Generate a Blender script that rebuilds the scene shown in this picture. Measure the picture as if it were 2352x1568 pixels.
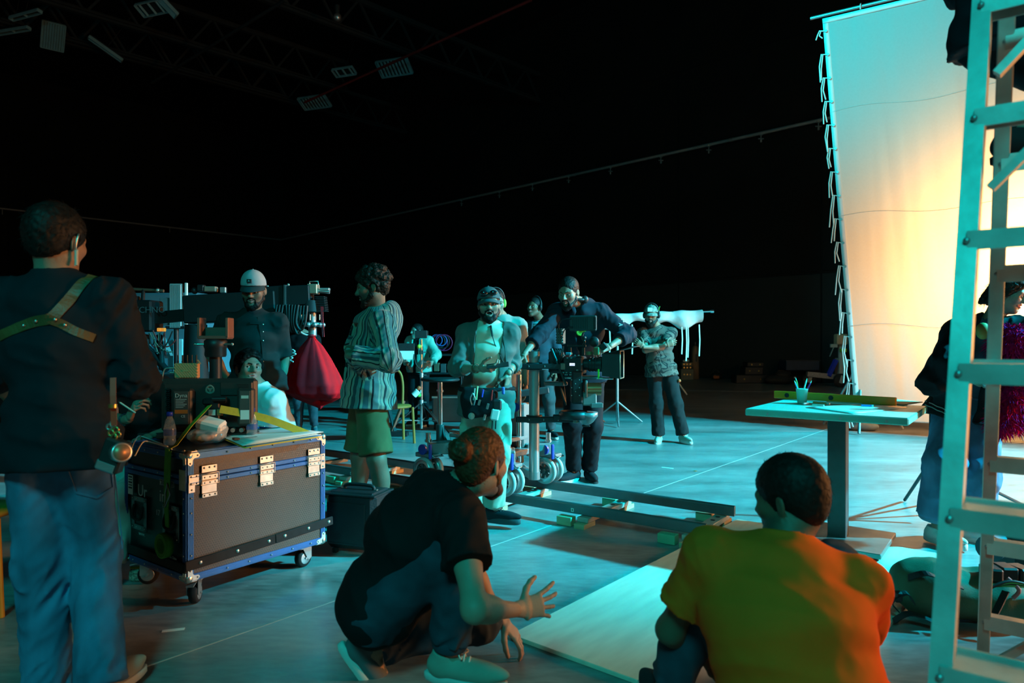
import bpy, bmesh, math, random
import numpy as np
from mathutils import Vector, Matrix
for _o in list(bpy.data.objects):
    bpy.data.objects.remove(_o, do_unlink=True)
SC = bpy.context.scene
COL = SC.collection
FPX = 1568.0            # focal length in pixels of the 2352 x 1568 frame (24 mm on 36 mm)
CAMZ = 1.27
# ---------------------------------------------------------------- camera
_cd = bpy.data.cameras.new('camera')
_cd.lens = 24.0
_cd.sensor_width = 36.0
_cd.clip_end = 200
_cam = bpy.data.objects.new('camera', _cd)
COL.objects.link(_cam)
_cam.location = (0, 0, CAMZ)
_cam.rotation_euler = (math.pi / 2, 0, 0)
SC.camera = _cam
_cd.dof.use_dof = True
_cd.dof.focus_distance = 5.2
_cd.dof.aperture_fstop = 2.8
# ---------------------------------------------------------------- world, lights, exposure
_w = bpy.data.worlds.new('world')
SC.world = _w
_w.use_nodes = True
_w.node_tree.nodes['Background'].inputs[0].default_value = (0.80, 0.66, 0.56, 1)
_w.node_tree.nodes['Background'].inputs[1].default_value = 0.050
SC.view_settings.view_transform = 'Standard'
SC.view_settings.look = 'None'
SC.view_settings.gamma = 1
SC.view_settings.use_curve_mapping = False
SC.view_settings.exposure = 0.0
SC.cycles.max_bounces = 4
SC.cycles.diffuse_bounces = 2
SC.cycles.glossy_bounces = 2
SC.cycles.transmission_bounces = 3
SC.cycles.transparent_max_bounces = 6
SC.cycles.adaptive_threshold = 0.03
SC.cycles.sample_clamp_indirect = 6.0
SC.cycles.caustics_reflective = False
SC.cycles.caustics_refractive = False
SC.cycles.use_denoising = True
def light(name, kind, loc, target, energy, color, **kw):
    d = bpy.data.lights.new(name, kind)
    d.energy = energy
    d.color = color
    for k, v in kw.items():
        setattr(d, k, v)
    o = bpy.data.objects.new(name, d)
    COL.objects.link(o)
    o.location = loc
    o.rotation_euler = (Vector(target) - Vector(loc)).to_track_quat('-Z', 'Y').to_euler()
    return o
# cyan key: a hard lamp high on the right of the stage
light('cyan_key', 'SPOT', (10.5, 3.2, 6.6), (2.8, 6.6, 0.2), 28000, (0.0, 0.70, 0.92),
      spot_size=math.radians(46), spot_blend=0.55, shadow_soft_size=0.16)
# softer teal source behind the camera on the left
light('teal_fill', 'AREA', (-1.0, -3.8, 5.8), (0.4, 3.0, 0.9), 320, (0.0, 0.78, 0.74),
      shape='RECTANGLE', size=1.6, size_y=1.2)
# second cyan lamp rigged high on the left, playing on the top of the cloth
light('cyan_top', 'SPOT', (-3.0, 3.5, 8.5), (4.4, 9.6, 6.0), 7500, (0.0, 0.80, 0.88),
      spot_size=math.radians(34), spot_blend=1.0, shadow_soft_size=0.2)
# warm lamp behind the big diffusion cloth
light('warm_lamp', 'SPOT', (7.55, 9.7, 2.35), (6.4, 7.9, 2.1), 1850, (1.0, 0.50, 0.17),
      spot_size=math.radians(150), spot_blend=1.0, shadow_soft_size=0.25)
# added warm spot without a fixture, standing in for the cloth's glow leftwards
light('added_warm_rake', 'SPOT', (6.4, 8.25, 3.4), (-1.9, 5.7, 1.1), 2600, (1.0, 0.38, 0.11),
      spot_size=math.radians(34), spot_blend=0.7, shadow_soft_size=0.3)
# warm lamp of the set, out to the right of the camera
light('warm_side', 'AREA', (9.0, 3.0, 1.4), (0.0, 3.0, 0.8), 620, (1.0, 0.36, 0.09),
      shape='RECTANGLE', size=1.6, size_y=1.6)
def at(px, py, Y):
    """photo pixel (2352 x 1568 frame) at depth Y -> world point"""
    return Vector(((px - 1176.0) / FPX * Y, Y, CAMZ - (py - 784.0) / FPX * Y))
def gr(px, py, z=0.0):
    """photo pixel -> point on the horizontal plane at height z"""
    return at(px, py, FPX * (CAMZ - z) / (py - 784.0))
# ---------------------------------------------------------------- materials
MATS = {}
def mat(name, col, rough=0.6, metal=0.0, var=0.12, vscale=6.0, bump=0.0, bscale=120.0, spec=0.4,
        stretch=None, attr=None, emit=None, alpha=None, trans=0.0, coat=0.0, sheen=0.0):
    if name in MATS:
        return MATS[name]
    m = bpy.data.materials.new(name)
    m.use_nodes = True
    nt = m.node_tree
    N, L = nt.nodes, nt.links
    b = N['Principled BSDF']
    b.inputs['Roughness'].default_value = rough
    b.inputs['Metallic'].default_value = metal
    b.inputs['Specular IOR Level'].default_value = spec
    if sheen:
        b.inputs['Sheen Weight'].default_value = sheen
    if coat:
        b.inputs['Coat Weight'].default_value = coat
    tc = N.new('ShaderNodeTexCoord')
    mp = N.new('ShaderNodeMapping')
    if stretch:
        mp.inputs['Scale'].default_value = stretch
    L.new(tc.outputs['Object'], mp.inputs[0])
    c = (*col, 1)
    nz = N.new('ShaderNodeTexNoise')
    nz.inputs['Scale'].default_value = vscale
    nz.inputs['Detail'].default_value = 4
    L.new(mp.outputs[0], nz.inputs['Vector'])
    mx = N.new('ShaderNodeMix')
    mx.data_type = 'RGBA'
    rmp = N.new('ShaderNodeMapRange')
    rmp.inputs[1].default_value, rmp.inputs[2].default_value = 0.3, 0.7
    L.new(nz.outputs[0], rmp.inputs[0])
    L.new(rmp.outputs[0], mx.inputs[0])
    if attr:
        at_ = N.new('ShaderNodeAttribute')
        at_.attribute_name = attr
        hs = N.new('ShaderNodeHueSaturation')
        hs.inputs['Value'].default_value = 1 - var
        L.new(at_.outputs['Color'], hs.inputs['Color'])
        L.new(at_.outputs['Color'], mx.inputs[6])
        L.new(hs.outputs[0], mx.inputs[7])
    else:
        mx.inputs[6].default_value = tuple(min(1, v * (1 + var)) for v in col) + (1,)
        mx.inputs[7].default_value = tuple(v * (1 - var) for v in col) + (1,)
    L.new(mx.outputs[2], b.inputs['Base Color'])
    if bump:
        n2 = N.new('ShaderNodeTexNoise')
        n2.inputs['Scale'].default_value = bscale
        n2.inputs['Detail'].default_value = 3
        L.new(mp.outputs[0], n2.inputs['Vector'])
        bp = N.new('ShaderNodeBump')
        bp.inputs['Strength'].default_value = bump
        bp.inputs['Distance'].default_value = 0.01
        L.new(n2.outputs[0], bp.inputs['Height'])
        L.new(bp.outputs[0], b.inputs['Normal'])
    if emit:
        b.inputs['Emission Color'].default_value = (*emit[0], 1)
        b.inputs['Emission Strength'].default_value = emit[1]
    if alpha is not None:
        b.inputs['Alpha'].default_value = alpha
    if trans:
        b.inputs['Transmission Weight'].default_value = trans
    MATS[name] = m
    m['bsdf'] = 1
    return m
def nodes(m):
    return m.node_tree.nodes, m.node_tree.links, m.node_tree.nodes['Principled BSDF']
# ---------------------------------------------------------------- objects
def tag(o, label=None, cat=None, group=None, kind=None):
    if label: o['label'] = label
    if cat: o['category'] = cat
    if group: o['group'] = group
    if kind: o['kind'] = kind
    return o
def thing(name, label, cat, loc=(0, 0, 0), rz=0.0, group=None):
    o = bpy.data.objects.new(name, None)
    COL.objects.link(o)
    o.location = loc
    o.rotation_euler = (0, 0, rz)
    o.empty_display_size = 0.1
    return tag(o, label, cat, group)
def link_mesh(name, V, F, m=None, parent=None, smooth=False, loc=None):
    me = bpy.data.meshes.new(name)
    if isinstance(V, np.ndarray):
        nv, nf = len(V), len(F)
        if nf and isinstance(F, np.ndarray):
            k = F.shape[1]
            me.vertices.add(nv)
            me.vertices.foreach_set('co', V.astype(np.float32).ravel())
            me.loops.add(nf * k)
            me.loops.foreach_set('vertex_index', F.astype(np.int32).ravel())
            me.polygons.add(nf)
            me.polygons.foreach_set('loop_start', np.arange(0, nf * k, k, dtype=np.int32))
            me.update(calc_edges=True)
        else:
            me.from_pydata(V.tolist(), [], F)
    else:
        me.from_pydata(V, [], F)
    if smooth:
        me.polygons.foreach_set('use_smooth', np.ones(len(me.polygons), dtype=bool))
    me.update()
    o = bpy.data.objects.new(name, me)
    COL.objects.link(o)
    if m: me.materials.append(m)
    if parent: o.parent = parent
    if loc is not None: o.location = loc
    return o
def copy_tree(o, parent=None, label=None):
    c = o.copy()
    COL.objects.link(c)
    c.parent = parent
    if label: c['label'] = label
    for ch in o.children:
        copy_tree(ch, c)
    return c
def frame_of(d):
    """orthonormal (u, v, w) with w along d"""
    w = Vector(d).normalized()
    a = Vector((0, 0, 1)) if abs(w.z) < 0.95 else Vector((1, 0, 0))
    u = a.cross(w).normalized()
    return u, w.cross(u), w
class MB:
    """collects simple solids; build() makes one mesh object"""
    def __init__(s, M=None):
        s.v, s.f, s.sm = [], [], []
        s.M = M or Matrix.Identity(4)
    def _add(s, vs, fs, smooth=False):
        n = len(s.v)
        s.v += [tuple(s.M @ Vector(p)) for p in vs]
        s.f += [tuple(i + n for i in f) for f in fs]
        s.sm += [smooth] * len(fs)
        return s
    def box(s, c, d, bev=0.0, R=None):
        c = Vector(c)
        hx, hy, hz = d[0] / 2, d[1] / 2, d[2] / 2
        b = min(bev, hx * .9, hy * .9, hz * .9)
        R = R or Matrix.Identity(3)
        vs, idx = [], {}
        if b <= 0:
            for i in (-1, 1):
                for j in (-1, 1):
                    for k in (-1, 1):
                        vs.append(c + R @ Vector((i * hx, j * hy, k * hz)))
            fs = [(0, 1, 3, 2), (4, 6, 7, 5), (0, 4, 5, 1), (2, 3, 7, 6), (0, 2, 6, 4), (1, 5, 7, 3)]
            return s._add(vs, fs)
        for i in (-1, 1):
            for j in (-1, 1):
                for k in (-1, 1):
                    for ax in range(3):
                        p = [i * (hx - b), j * (hy - b), k * (hz - b)]
                        p[ax] = (i, j, k)[ax] * (hx, hy, hz)[ax]
                        idx[(i, j, k, ax)] = len(vs)
                        vs.append(c + R @ Vector(p))
        fs = []
        for sg in (-1, 1):
            q = [(sg, -1, -1), (sg, 1, -1), (sg, 1, 1), (sg, -1, 1)]
            fs.append([idx[(*t, 0)] for t in (q if sg > 0 else q[::-1])])
            q = [(-1, sg, -1), (-1, sg, 1), (1, sg, 1), (1, sg, -1)]
            fs.append([idx[(*t, 1)] for t in (q if sg > 0 else q[::-1])])
            q = [(-1, -1, sg), (1, -1, sg), (1, 1, sg), (-1, 1, sg)]
            fs.append([idx[(*t, 2)] for t in (q if sg > 0 else q[::-1])])
        for a in (-1, 1):
            for e in (-1, 1):
                fs.append([idx[(a, e, -1, 0)], idx[(a, e, -1, 1)], idx[(a, e, 1, 1)], idx[(a, e, 1, 0)]][::(1 if a * e > 0 else -1)])
                fs.append([idx[(a, -1, e, 0)], idx[(a, 1, e, 0)], idx[(a, 1, e, 2)], idx[(a, -1, e, 2)]][::(1 if a * e > 0 else -1)])
                fs.append([idx[(-1, a, e, 1)], idx[(-1, a, e, 2)], idx[(1, a, e, 2)], idx[(1, a, e, 1)]][::(1 if a * e > 0 else -1)])
                for k in (-1, 1):
                    t = [idx[(a, e, k, 0)], idx[(a, e, k, 1)], idx[(a, e, k, 2)]]
                    fs.append(t if a * e * k > 0 else t[::-1])
        return s._add(vs, fs)
    def cyl(s, p0, p1, r0, r1=None, n=16, caps=True, smooth=True):
        p0, p1 = Vector(p0), Vector(p1)
        r1 = r0 if r1 is None else r1
        u, v, w = frame_of(p1 - p0)
        vs = []
        for p, r in ((p0, r0), (p1, r1)):
            for i in range(n):
                a = 2 * math.pi * i / n
                vs.append(p + u * (math.cos(a) * r) + v * (math.sin(a) * r))
        s._add(vs, [(i, (i + 1) % n, n + (i + 1) % n, n + i) for i in range(n)], smooth)
        if caps:
            s._add(vs, [tuple(range(n))[::-1], tuple(range(n, 2 * n))])
        return s
    def bar(s, p0, p1, w, h, up=(0, 0, 1), bev=0.0):
        """box beam from p0 to p1: w across (horizontal), h along up"""
        p0, p1 = Vector(p0), Vector(p1)
        z = (p1 - p0)
        L = z.length
        z.normalize()
        x = Vector(up).cross(z)
        if x.length < 1e-4:
            x = Vector((1, 0, 0)).cross(z)
        x.normalize()
        y = z.cross(x)
        R = Matrix((x, y, z)).transposed()
        return s.box((p0 + p1) / 2, (w, h, L), bev, R)
    def tube(s, pts, r, n=8, caps=True, closed=False):
        pts = [Vector(p) for p in pts]
        m = len(pts)
        rs = r if isinstance(r, (list, tuple)) else [r] * m
        vs = []
        u = None
        for i, p in enumerate(pts):
            a, b = pts[(i - 1) % m if closed else max(i - 1, 0)], pts[(i + 1) % m if closed else min(i + 1, m - 1)]
            w = (b - a)
            if w.length < 1e-9: w = Vector((0, 0, 1))
            w.normalize()
            if u is None:
                u = frame_of(w)[0]
            u = (u - w * u.dot(w))
            if u.length < 1e-6: u = frame_of(w)[0]
            u.normalize()
            v = w.cross(u)
            for k in range(n):
                t = 2 * math.pi * k / n
                vs.append(p + u * (math.cos(t) * rs[i]) + v * (math.sin(t) * rs[i]))
        fs = []
        for i in range(m if closed else m - 1):
            j = (i + 1) % m
            for k in range(n):
                fs.append((i * n + k, i * n + (k + 1) % n, j * n + (k + 1) % n, j * n + k))
        s._add(vs, fs, True)
        if caps and not closed:
            s._add(vs, [tuple(range(n))[::-1], tuple(range((m - 1) * n, m * n))])
        return s
    def ribbon(s, pts, width, thick, side=(1, 0, 0)):
        """flat strap along pts; side gives the direction of its width"""
        pts = [Vector(p) for p in pts]
        m = len(pts)
        vs = []
        for i, p in enumerate(pts):
            w = (pts[min(i + 1, m - 1)] - pts[max(i - 1, 0)]).normalized()
            sd = Vector(side[i]) if isinstance(side, list) else Vector(side)
            sd = (sd - w * sd.dot(w)).normalized()
            nn = w.cross(sd)
            for a, b in ((-1, -1), (1, -1), (1, 1), (-1, 1)):
                vs.append(p + sd * (a * width / 2) + nn * (b * thick / 2))
        fs = []
        for i in range(m - 1):
            for k in range(4):
                fs.append((i * 4 + k, i * 4 + (k + 1) % 4, i * 4 + 4 + (k + 1) % 4, i * 4 + 4 + k))
        fs += [(3, 2, 1, 0), tuple((m - 1) * 4 + k for k in range(4))]
        return s._add(vs, fs)
    def lathe(s, prof, c=(0, 0, 0), axis=(0, 0, 1), n=24, smooth=True):
        c = Vector(c)
        u, v, w = frame_of(axis)
        vs = []
        for r, z in prof:
            for i in range(n):
                a = 2 * math.pi * i / n
                vs.append(c + u * (math.cos(a) * r) + v * (math.sin(a) * r) + w * z)
        fs = []
        for j in range(len(prof) - 1):
            for i in range(n):
                fs.append((j * n + i, j * n + (i + 1) % n, (j + 1) * n + (i + 1) % n, (j + 1) * n + i))
        s._add(vs, fs, smooth)
        e = len(prof) - 1
        if e > 1 and prof[0][0] == prof[-1][0] > 0:
            s._add(vs, [(e * n + i, e * n + (i + 1) % n, (i + 1) % n, i) for i in range(n)], smooth)
        else:
            s._add(vs, [tuple(range(n))[::-1], tuple(range(e * n, e * n + n))])
        return s
    def prism(s, poly, p0, ex, ey, depth):
        """polygon [(a, b)] in the plane p0 + a ex + b ey, extruded along ex x ey by depth"""
        p0, ex, ey = Vector(p0), Vector(ex), Vector(ey)
        nn = ex.cross(ey).normalized() * depth
        n = len(poly)
        vs = [p0 + ex * a + ey * b for a, b in poly] + [p0 + ex * a + ey * b + nn for a, b in poly]
        fs = [tuple(range(n))[::-1], tuple(range(n, 2 * n))] + [(i, (i + 1) % n, n + (i + 1) % n, n + i) for i in range(n)]
        return s._add(vs, fs)
    def ball(s, c, r, n=12, m=8, R=None):
        c = Vector(c)
        r = (r, r, r) if isinstance(r, (int, float)) else r
        R = R or Matrix.Identity(3)
        vs = [c + R @ Vector((0, 0, -r[2]))]
        for j in range(1, m):
            t = math.pi * j / m - math.pi / 2
            for i in range(n):
                a = 2 * math.pi * i / n
                vs.append(c + R @ Vector((r[0] * math.cos(t) * math.cos(a), r[1] * math.cos(t) * math.sin(a), r[2] * math.sin(t))))
        vs.append(c + R @ Vector((0, 0, r[2])))
        e = len(vs) - 1
        fs = [(0, 1 + (i + 1) % n, 1 + i) for i in range(n)]
        for j in range(m - 2):
            for i in range(n):
                a, b = 1 + j * n, 1 + (j + 1) * n
                fs.append((a + i, a + (i + 1) % n, b + (i + 1) % n, b + i))
        a = 1 + (m - 2) * n
        fs += [(a + i, a + (i + 1) % n, e) for i in range(n)]
        return s._add(vs, fs, True)
    def sheet(s, fn, nu, nv, thick=0.0, smooth=True):
        """fn(u, v) -> point, u v in 0..1; thick gives it two sides"""
        P = [[Vector(fn(i / nu, j / nv)) for j in range(nv + 1)] for i in range(nu + 1)]
        vs = [p for r in P for p in r]
        k = nv + 1
        q = [(i * k + j, (i + 1) * k + j, (i + 1) * k + j + 1, i * k + j + 1) for i in range(nu) for j in range(nv)]
        if thick <= 0:
            return s._add(vs, q, smooth)
        nr = []
        for i in range(nu + 1):
            for j in range(nv + 1):
                a = P[min(i + 1, nu)][j] - P[max(i - 1, 0)][j]
                b = P[i][min(j + 1, nv)] - P[i][max(j - 1, 0)]
                c = a.cross(b)
                nr.append(c.normalized() * thick if c.length > 1e-12 else Vector((0, 0, thick)))
        n0 = len(vs)
        vs2 = vs + [vs[i] - nr[i] for i in range(n0)]
        fs = q + [tuple(n0 + t for t in f[::-1]) for f in q]
        for i in range(nu):
            a, b = i * k, (i + 1) * k
            fs.append((a, n0 + a, n0 + b, b))
            a, b = i * k + nv, (i + 1) * k + nv
            fs.append((a, b, n0 + b, n0 + a))
        for j in range(nv):
            a, b = j, j + 1
            fs.append((a, b, n0 + b, n0 + a))
            a, b = nu * k + j, nu * k + j + 1
            fs.append((a, n0 + a, n0 + b, b))
        return s._add(vs2, fs, smooth)
    def build(s, name, m, parent=None, loc=None):
        o = link_mesh(name, s.v, s.f, m, parent, loc=loc)
        if any(s.sm):
            o.data.polygons.foreach_set('use_smooth', np.array(s.sm, dtype=bool))
        return o
def text(name, body, size, m, parent, loc, ex, ey, extrude=0.0008, align='CENTER'):
    """lettering standing in the plane spanned by ex (reading direction) and ey (up)"""
    cu = bpy.data.curves.new(name, 'FONT')
    cu.body = body
    cu.size = size
    cu.extrude = extrude
    cu.resolution_u = 2
    cu.align_x = align
    cu.align_y = 'CENTER'
    cu.materials.append(m)
    tmp = bpy.data.objects.new(name, cu)
    COL.objects.link(tmp)
    dg = bpy.context.evaluated_depsgraph_get()
    dg.update()
    me = bpy.data.meshes.new_from_object(tmp.evaluated_get(dg))
    bpy.data.objects.remove(tmp)
    o = bpy.data.objects.new(name, me)
    if not me.materials: me.materials.append(m)
    COL.objects.link(o)
    o.parent = parent
    ex, ey = Vector(ex).normalized(), Vector(ey).normalized()
    R = Matrix((ex, ey, ex.cross(ey))).transposed().to_4x4()
    o.matrix_local = Matrix.Translation(Vector(loc)) @ R
    return o
def hang(p0, p1, sag, n=14):
    """points of a slack cable"""
    p0, p1 = Vector(p0), Vector(p1)
    return [p0.lerp(p1, i / n) + Vector((0, 0, -4 * sag * (i / n) * (1 - i / n))) for i in range(n + 1)]
def smoothpath(pts, k=6):
    """Catmull-Rom through pts"""
    pts = [Vector(p) for p in pts]
    out = []
    for i in range(len(pts) - 1):
        a, b, c, d = pts[max(i - 1, 0)], pts[i], pts[i + 1], pts[min(i + 2, len(pts) - 1)]
        for j in range(k):
            t = j / k
            out.append(0.5 * ((2 * b) + (c - a) * t + (2 * a - 5 * b + 4 * c - d) * t * t + (3 * b - a - 3 * c + d) * t ** 3))
    out.append(pts[-1])
    return out
# ---------------------------------------------------------------- implicit surfaces for bodies, hair and cloth
_rs = np.random.RandomState(11)
_perm = np.concatenate([_rs.permutation(256)] * 3).astype(np.int32)
_g = _rs.normal(size=(256, 3)).astype(np.float32)
_g /= np.linalg.norm(_g, axis=1, keepdims=True)
def perlin(x, y, z):
    x, y, z = np.broadcast_arrays(np.asarray(x, np.float32), np.asarray(y, np.float32), np.asarray(z, np.float32))
    xi, yi, zi = np.floor(x).astype(np.int32), np.floor(y).astype(np.int32), np.floor(z).astype(np.int32)
    xf, yf, zf = x - xi, y - yi, z - zi
    u, v, w = xf * xf * (3 - 2 * xf), yf * yf * (3 - 2 * yf), zf * zf * (3 - 2 * zf)
    xi &= 255; yi &= 255; zi &= 255
    out = 0
    for dx in (0, 1):
        for dy in (0, 1):
            for dz in (0, 1):
                hsh = _perm[_perm[_perm[xi + dx] + yi + dy] + zi + dz]
                g = _g[hsh]
                d = g[..., 0] * (xf - dx) + g[..., 1] * (yf - dy) + g[..., 2] * (zf - dz)
                out = out + d * (u if dx else 1 - u) * (v if dy else 1 - v) * (w if dz else 1 - w)
    return out * 1.6
def _bb(pts, r):
    a = np.array([list(p) for p in pts], np.float32)
    return a.min(0) - r, a.max(0) + r
def cone(a, b, ra, rb=None, flat=(0, 0), wr=None):
    """round cone a -> b; flat ends cut square; wr = (amp, axial frequency, seed, joint bias)"""
    rb = ra if rb is None else rb
    a, b = Vector(a), Vector(b)
    ba = b - a
    L2 = max(ba.length_squared, 1e-9)
    L = math.sqrt(L2)
    u, v, w = frame_of(ba)
    m = max(ra, rb) + (wr[0] if wr else 0)
    def fn(X, Y, Z):
        x, y, z = X - a.x, Y - a.y, Z - a.z
        t = (x * ba.x + y * ba.y + z * ba.z) / L2
        tc = np.clip(t, 0, 1)
        qx, qy, qz = x - ba.x * tc, y - ba.y * tc, z - ba.z * tc
        d = np.sqrt(qx * qx + qy * qy + qz * qz) - (ra + (rb - ra) * tc)
        if wr:
            k_ = np.abs(d) < wr[0] * 2.5 + .022
            x, y, z = (np.broadcast_to(q, d.shape)[k_] for q in (x, y, z))
            tk, tt_ = tc[k_], t[k_]
            U, V_ = (x * u.x + y * u.y + z * u.z) / m, (x * v.x + y * v.y + z * v.z) / m
            wgt = wr[3] + (1 - wr[3]) * np.abs(2 * tk - 1) ** 2
            nn = perlin(tt_ * L * wr[1] + U * 1.1 + V_ * .6, U * 1.3 + wr[2], V_ * 1.3 + tt_ * L * 2)
            d[k_] -= wr[0] * wgt * (0.9 - np.abs(nn) * 2.4)
        if flat[0]: d = np.maximum(d, -t * L)
        if flat[1]: d = np.maximum(d, (t - 1) * L)
        return d
    lo, hi = _bb((a, b), m)
    return lo, hi, fn
def seg(a, b, ra, rb, S, flat=(0, 0), wr=None, cap=0.6):
    """elliptic section loft a -> b, radii (side, depth); S is the side vector"""
    a, b = Vector(a), Vector(b)
    w = (b - a)
    L = w.length
    w.normalize()
    S = Vector(S)
    S = (S - w * S.dot(w)).normalized()
    D = w.cross(S)
    m = max(*ra, *rb) + (wr[0] if wr else 0)
    def fn(X, Y, Z):
        x, y, z = X - a.x, Y - a.y, Z - a.z
        ax = x * w.x + y * w.y + z * w.z
        t = np.clip(ax / L, 0, 1)
        e = ax - t * L
        u, v = x * S.x + y * S.y + z * S.z, x * D.x + y * D.y + z * D.z
        rx, ry = ra[0] + (rb[0] - ra[0]) * t, ra[1] + (rb[1] - ra[1]) * t
        mn = np.minimum(rx, ry)
        q = np.sqrt((u / rx) ** 2 + (v / ry) ** 2 + (e / (mn * cap)) ** 2)
        d = (q - 1) * mn
        if wr:
            k_ = np.abs(d) < wr[0] * 2.5 + .022
            u, v, ak = u[k_], v[k_], ax[k_]
            nn = perlin(u * wr[1] * .45 + wr[2], ak * wr[1] + u * 3, v * wr[1] * .45)
            d[k_] -= wr[0] * (0.9 - np.abs(nn) * 2.4)
        if flat[0]: d = np.maximum(d, -ax)
        if flat[1]: d = np.maximum(d, ax - L)
        return d
    lo, hi = _bb((a, b), m)
    return lo, hi, fn
def ell(c, r, R=None, noise=None):
    """ellipsoid; R columns are its axes; noise = (amp, freq, seed)"""
    c = Vector(c)
    r = (r, r, r) if isinstance(r, (int, float)) else r
    A = [Vector((1, 0, 0)), Vector((0, 1, 0)), Vector((0, 0, 1))] if R is None else [Vector(q) for q in R]
    def fn(X, Y, Z):
        x, y, z = X - c.x, Y - c.y, Z - c.z
        p = [(x * A[i].x + y * A[i].y + z * A[i].z) / r[i] for i in range(3)]
        k0 = np.sqrt(p[0] ** 2 + p[1] ** 2 + p[2] ** 2)
        k1 = np.sqrt((p[0] / r[0]) ** 2 + (p[1] / r[1]) ** 2 + (p[2] / r[2]) ** 2) + 1e-6
        d = k0 * (k0 - 1) / k1
        if noise:
            k_ = np.abs(d) < noise[0] * 2.5 + .022
            x, y, z = (np.broadcast_to(q, d.shape)[k_] for q in (x, y, z))
            d[k_] -= noise[0] * perlin(x * noise[1] + noise[2], y * noise[1], z * noise[1])
        return d
    e = np.array([math.sqrt(sum((A[i][j] * r[i]) ** 2 for i in range(3))) for j in range(3)], np.float32) + (noise[0] if noise else 0)
    cc = np.array(list(c), np.float32)
    return cc - e, cc + e, fn
def rbox(c, half, R=None, rad=0.01):
    c = Vector(c)
    A = [Vector((1, 0, 0)), Vector((0, 1, 0)), Vector((0, 0, 1))] if R is None else [Vector(q) for q in R]
    def fn(X, Y, Z):
        x, y, z = X - c.x, Y - c.y, Z - c.z
        q = [np.abs(x * A[i].x + y * A[i].y + z * A[i].z) - (half[i] - rad) for i in range(3)]
        o = np.sqrt(np.maximum(q[0], 0) ** 2 + np.maximum(q[1], 0) ** 2 + np.maximum(q[2], 0) ** 2)
        return o + np.minimum(np.maximum(q[0], np.maximum(q[1], q[2])), 0) - rad
    e = np.array([sum(abs(A[i][j]) * half[i] for i in range(3)) for j in range(3)], np.float32)
    cc = np.array(list(c), np.float32)
    return cc - e, cc + e, fn
def half(p, n):
    """everything on the n side of the plane (for cutting away)"""
    p, n = Vector(p), Vector(n).normalized()
    big = np.array([50.] * 3, np.float32)
    return -big, big, lambda X, Y, Z: -((X - p.x) * n.x + (Y - p.y) * n.y + (Z - p.z) * n.z)
def inter(*ps):
    lo = np.max([p[0] for p in ps], axis=0)
    hi = np.min([p[1] for p in ps], axis=0)
    def fn(X, Y, Z):
        d = ps[0][2](X, Y, Z)
        for p in ps[1:]:
            d = np.maximum(d, p[2](X, Y, Z))
        return d
    return lo, hi, fn
class Shape:
    def __init__(s):
        s.ops = []
    def add(s, p, k=0.02):
        s.ops.append(('+', p, k))
        return s
    def sub(s, p, k=0.004):
        s.ops.append(('-', p, k))
        return s
    def eval_pts(s, P):
        X, Y, Z = P[:, 0], P[:, 1], P[:, 2]
        return [p[2](X, Y, Z) for o, p, k in s.ops if o == '+']
    def mesh(s, h, relax=0):
        lo = np.min([p[0] for o, p, k in s.ops if o == '+'], axis=0) - 0.03
        hi = np.max([p[1] for o, p, k in s.ops if o == '+'], axis=0) + 0.03
        n = np.ceil((hi - lo) / h).astype(int) + 2
        d = np.full(n, 0.5, np.float32)
        ax = [(lo[i] + h * np.arange(n[i])).astype(np.float32) for i in range(3)]
        for o, (plo, phi, fn), k in s.ops:
            m = k + 2.5 * h + 0.002
            i0 = np.clip(np.floor((plo - m - lo) / h).astype(int), 0, n - 1)
            i1 = np.clip(np.ceil((phi + m - lo) / h).astype(int) + 1, 1, n)
            if np.any(i1 <= i0): continue
            sl = tuple(slice(a, b) for a, b in zip(i0, i1))
            X, Y, Z = ax[0][sl[0]][:, None, None], ax[1][sl[1]][None, :, None], ax[2][sl[2]][None, None, :]
            q = fn(X, Y, Z).astype(np.float32)
            e = d[sl]
            if o == '+':
                t = np.clip(.5 + .5 * (e - q) / k, 0, 1)
                d[sl] = e * (1 - t) + q * t - k * t * (1 - t)
            else:
                q = -q
                t = np.clip(.5 - .5 * (e - q) / k, 0, 1)
                d[sl] = e * (1 - t) + q * t + k * t * (1 - t)
        V, F = surfnets(d, lo, h)
        for _ in range(relax):
            V = lap(V, F)
        return V, F
def lap(V, F, a=0.5):
    acc = np.zeros_like(V)
    cnt = np.zeros(len(V))
    for i in range(4):
        p, q = F[:, i], F[:, (i + 1) % 4]
        for j in range(3):
            acc[:, j] += np.bincount(p, V[q, j], len(V)) + np.bincount(q, V[p, j], len(V))
        cnt += np.bincount(p, minlength=len(V)) + np.bincount(q, minlength=len(V))
    return V * (1 - a) + a * acc / np.maximum(cnt, 1)[:, None]
def vnormals(V, F):
    a, b, c, d = V[F[:, 0]], V[F[:, 1]], V[F[:, 2]], V[F[:, 3]]
    n = np.cross(c - a, d - b)
    N = np.zeros_like(V)
    for i in range(4):
        for j in range(3):
            N[:, j] += np.bincount(F[:, i], n[:, j], len(V))
    return N / (np.linalg.norm(N, axis=1, keepdims=True) + 1e-12)
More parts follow.
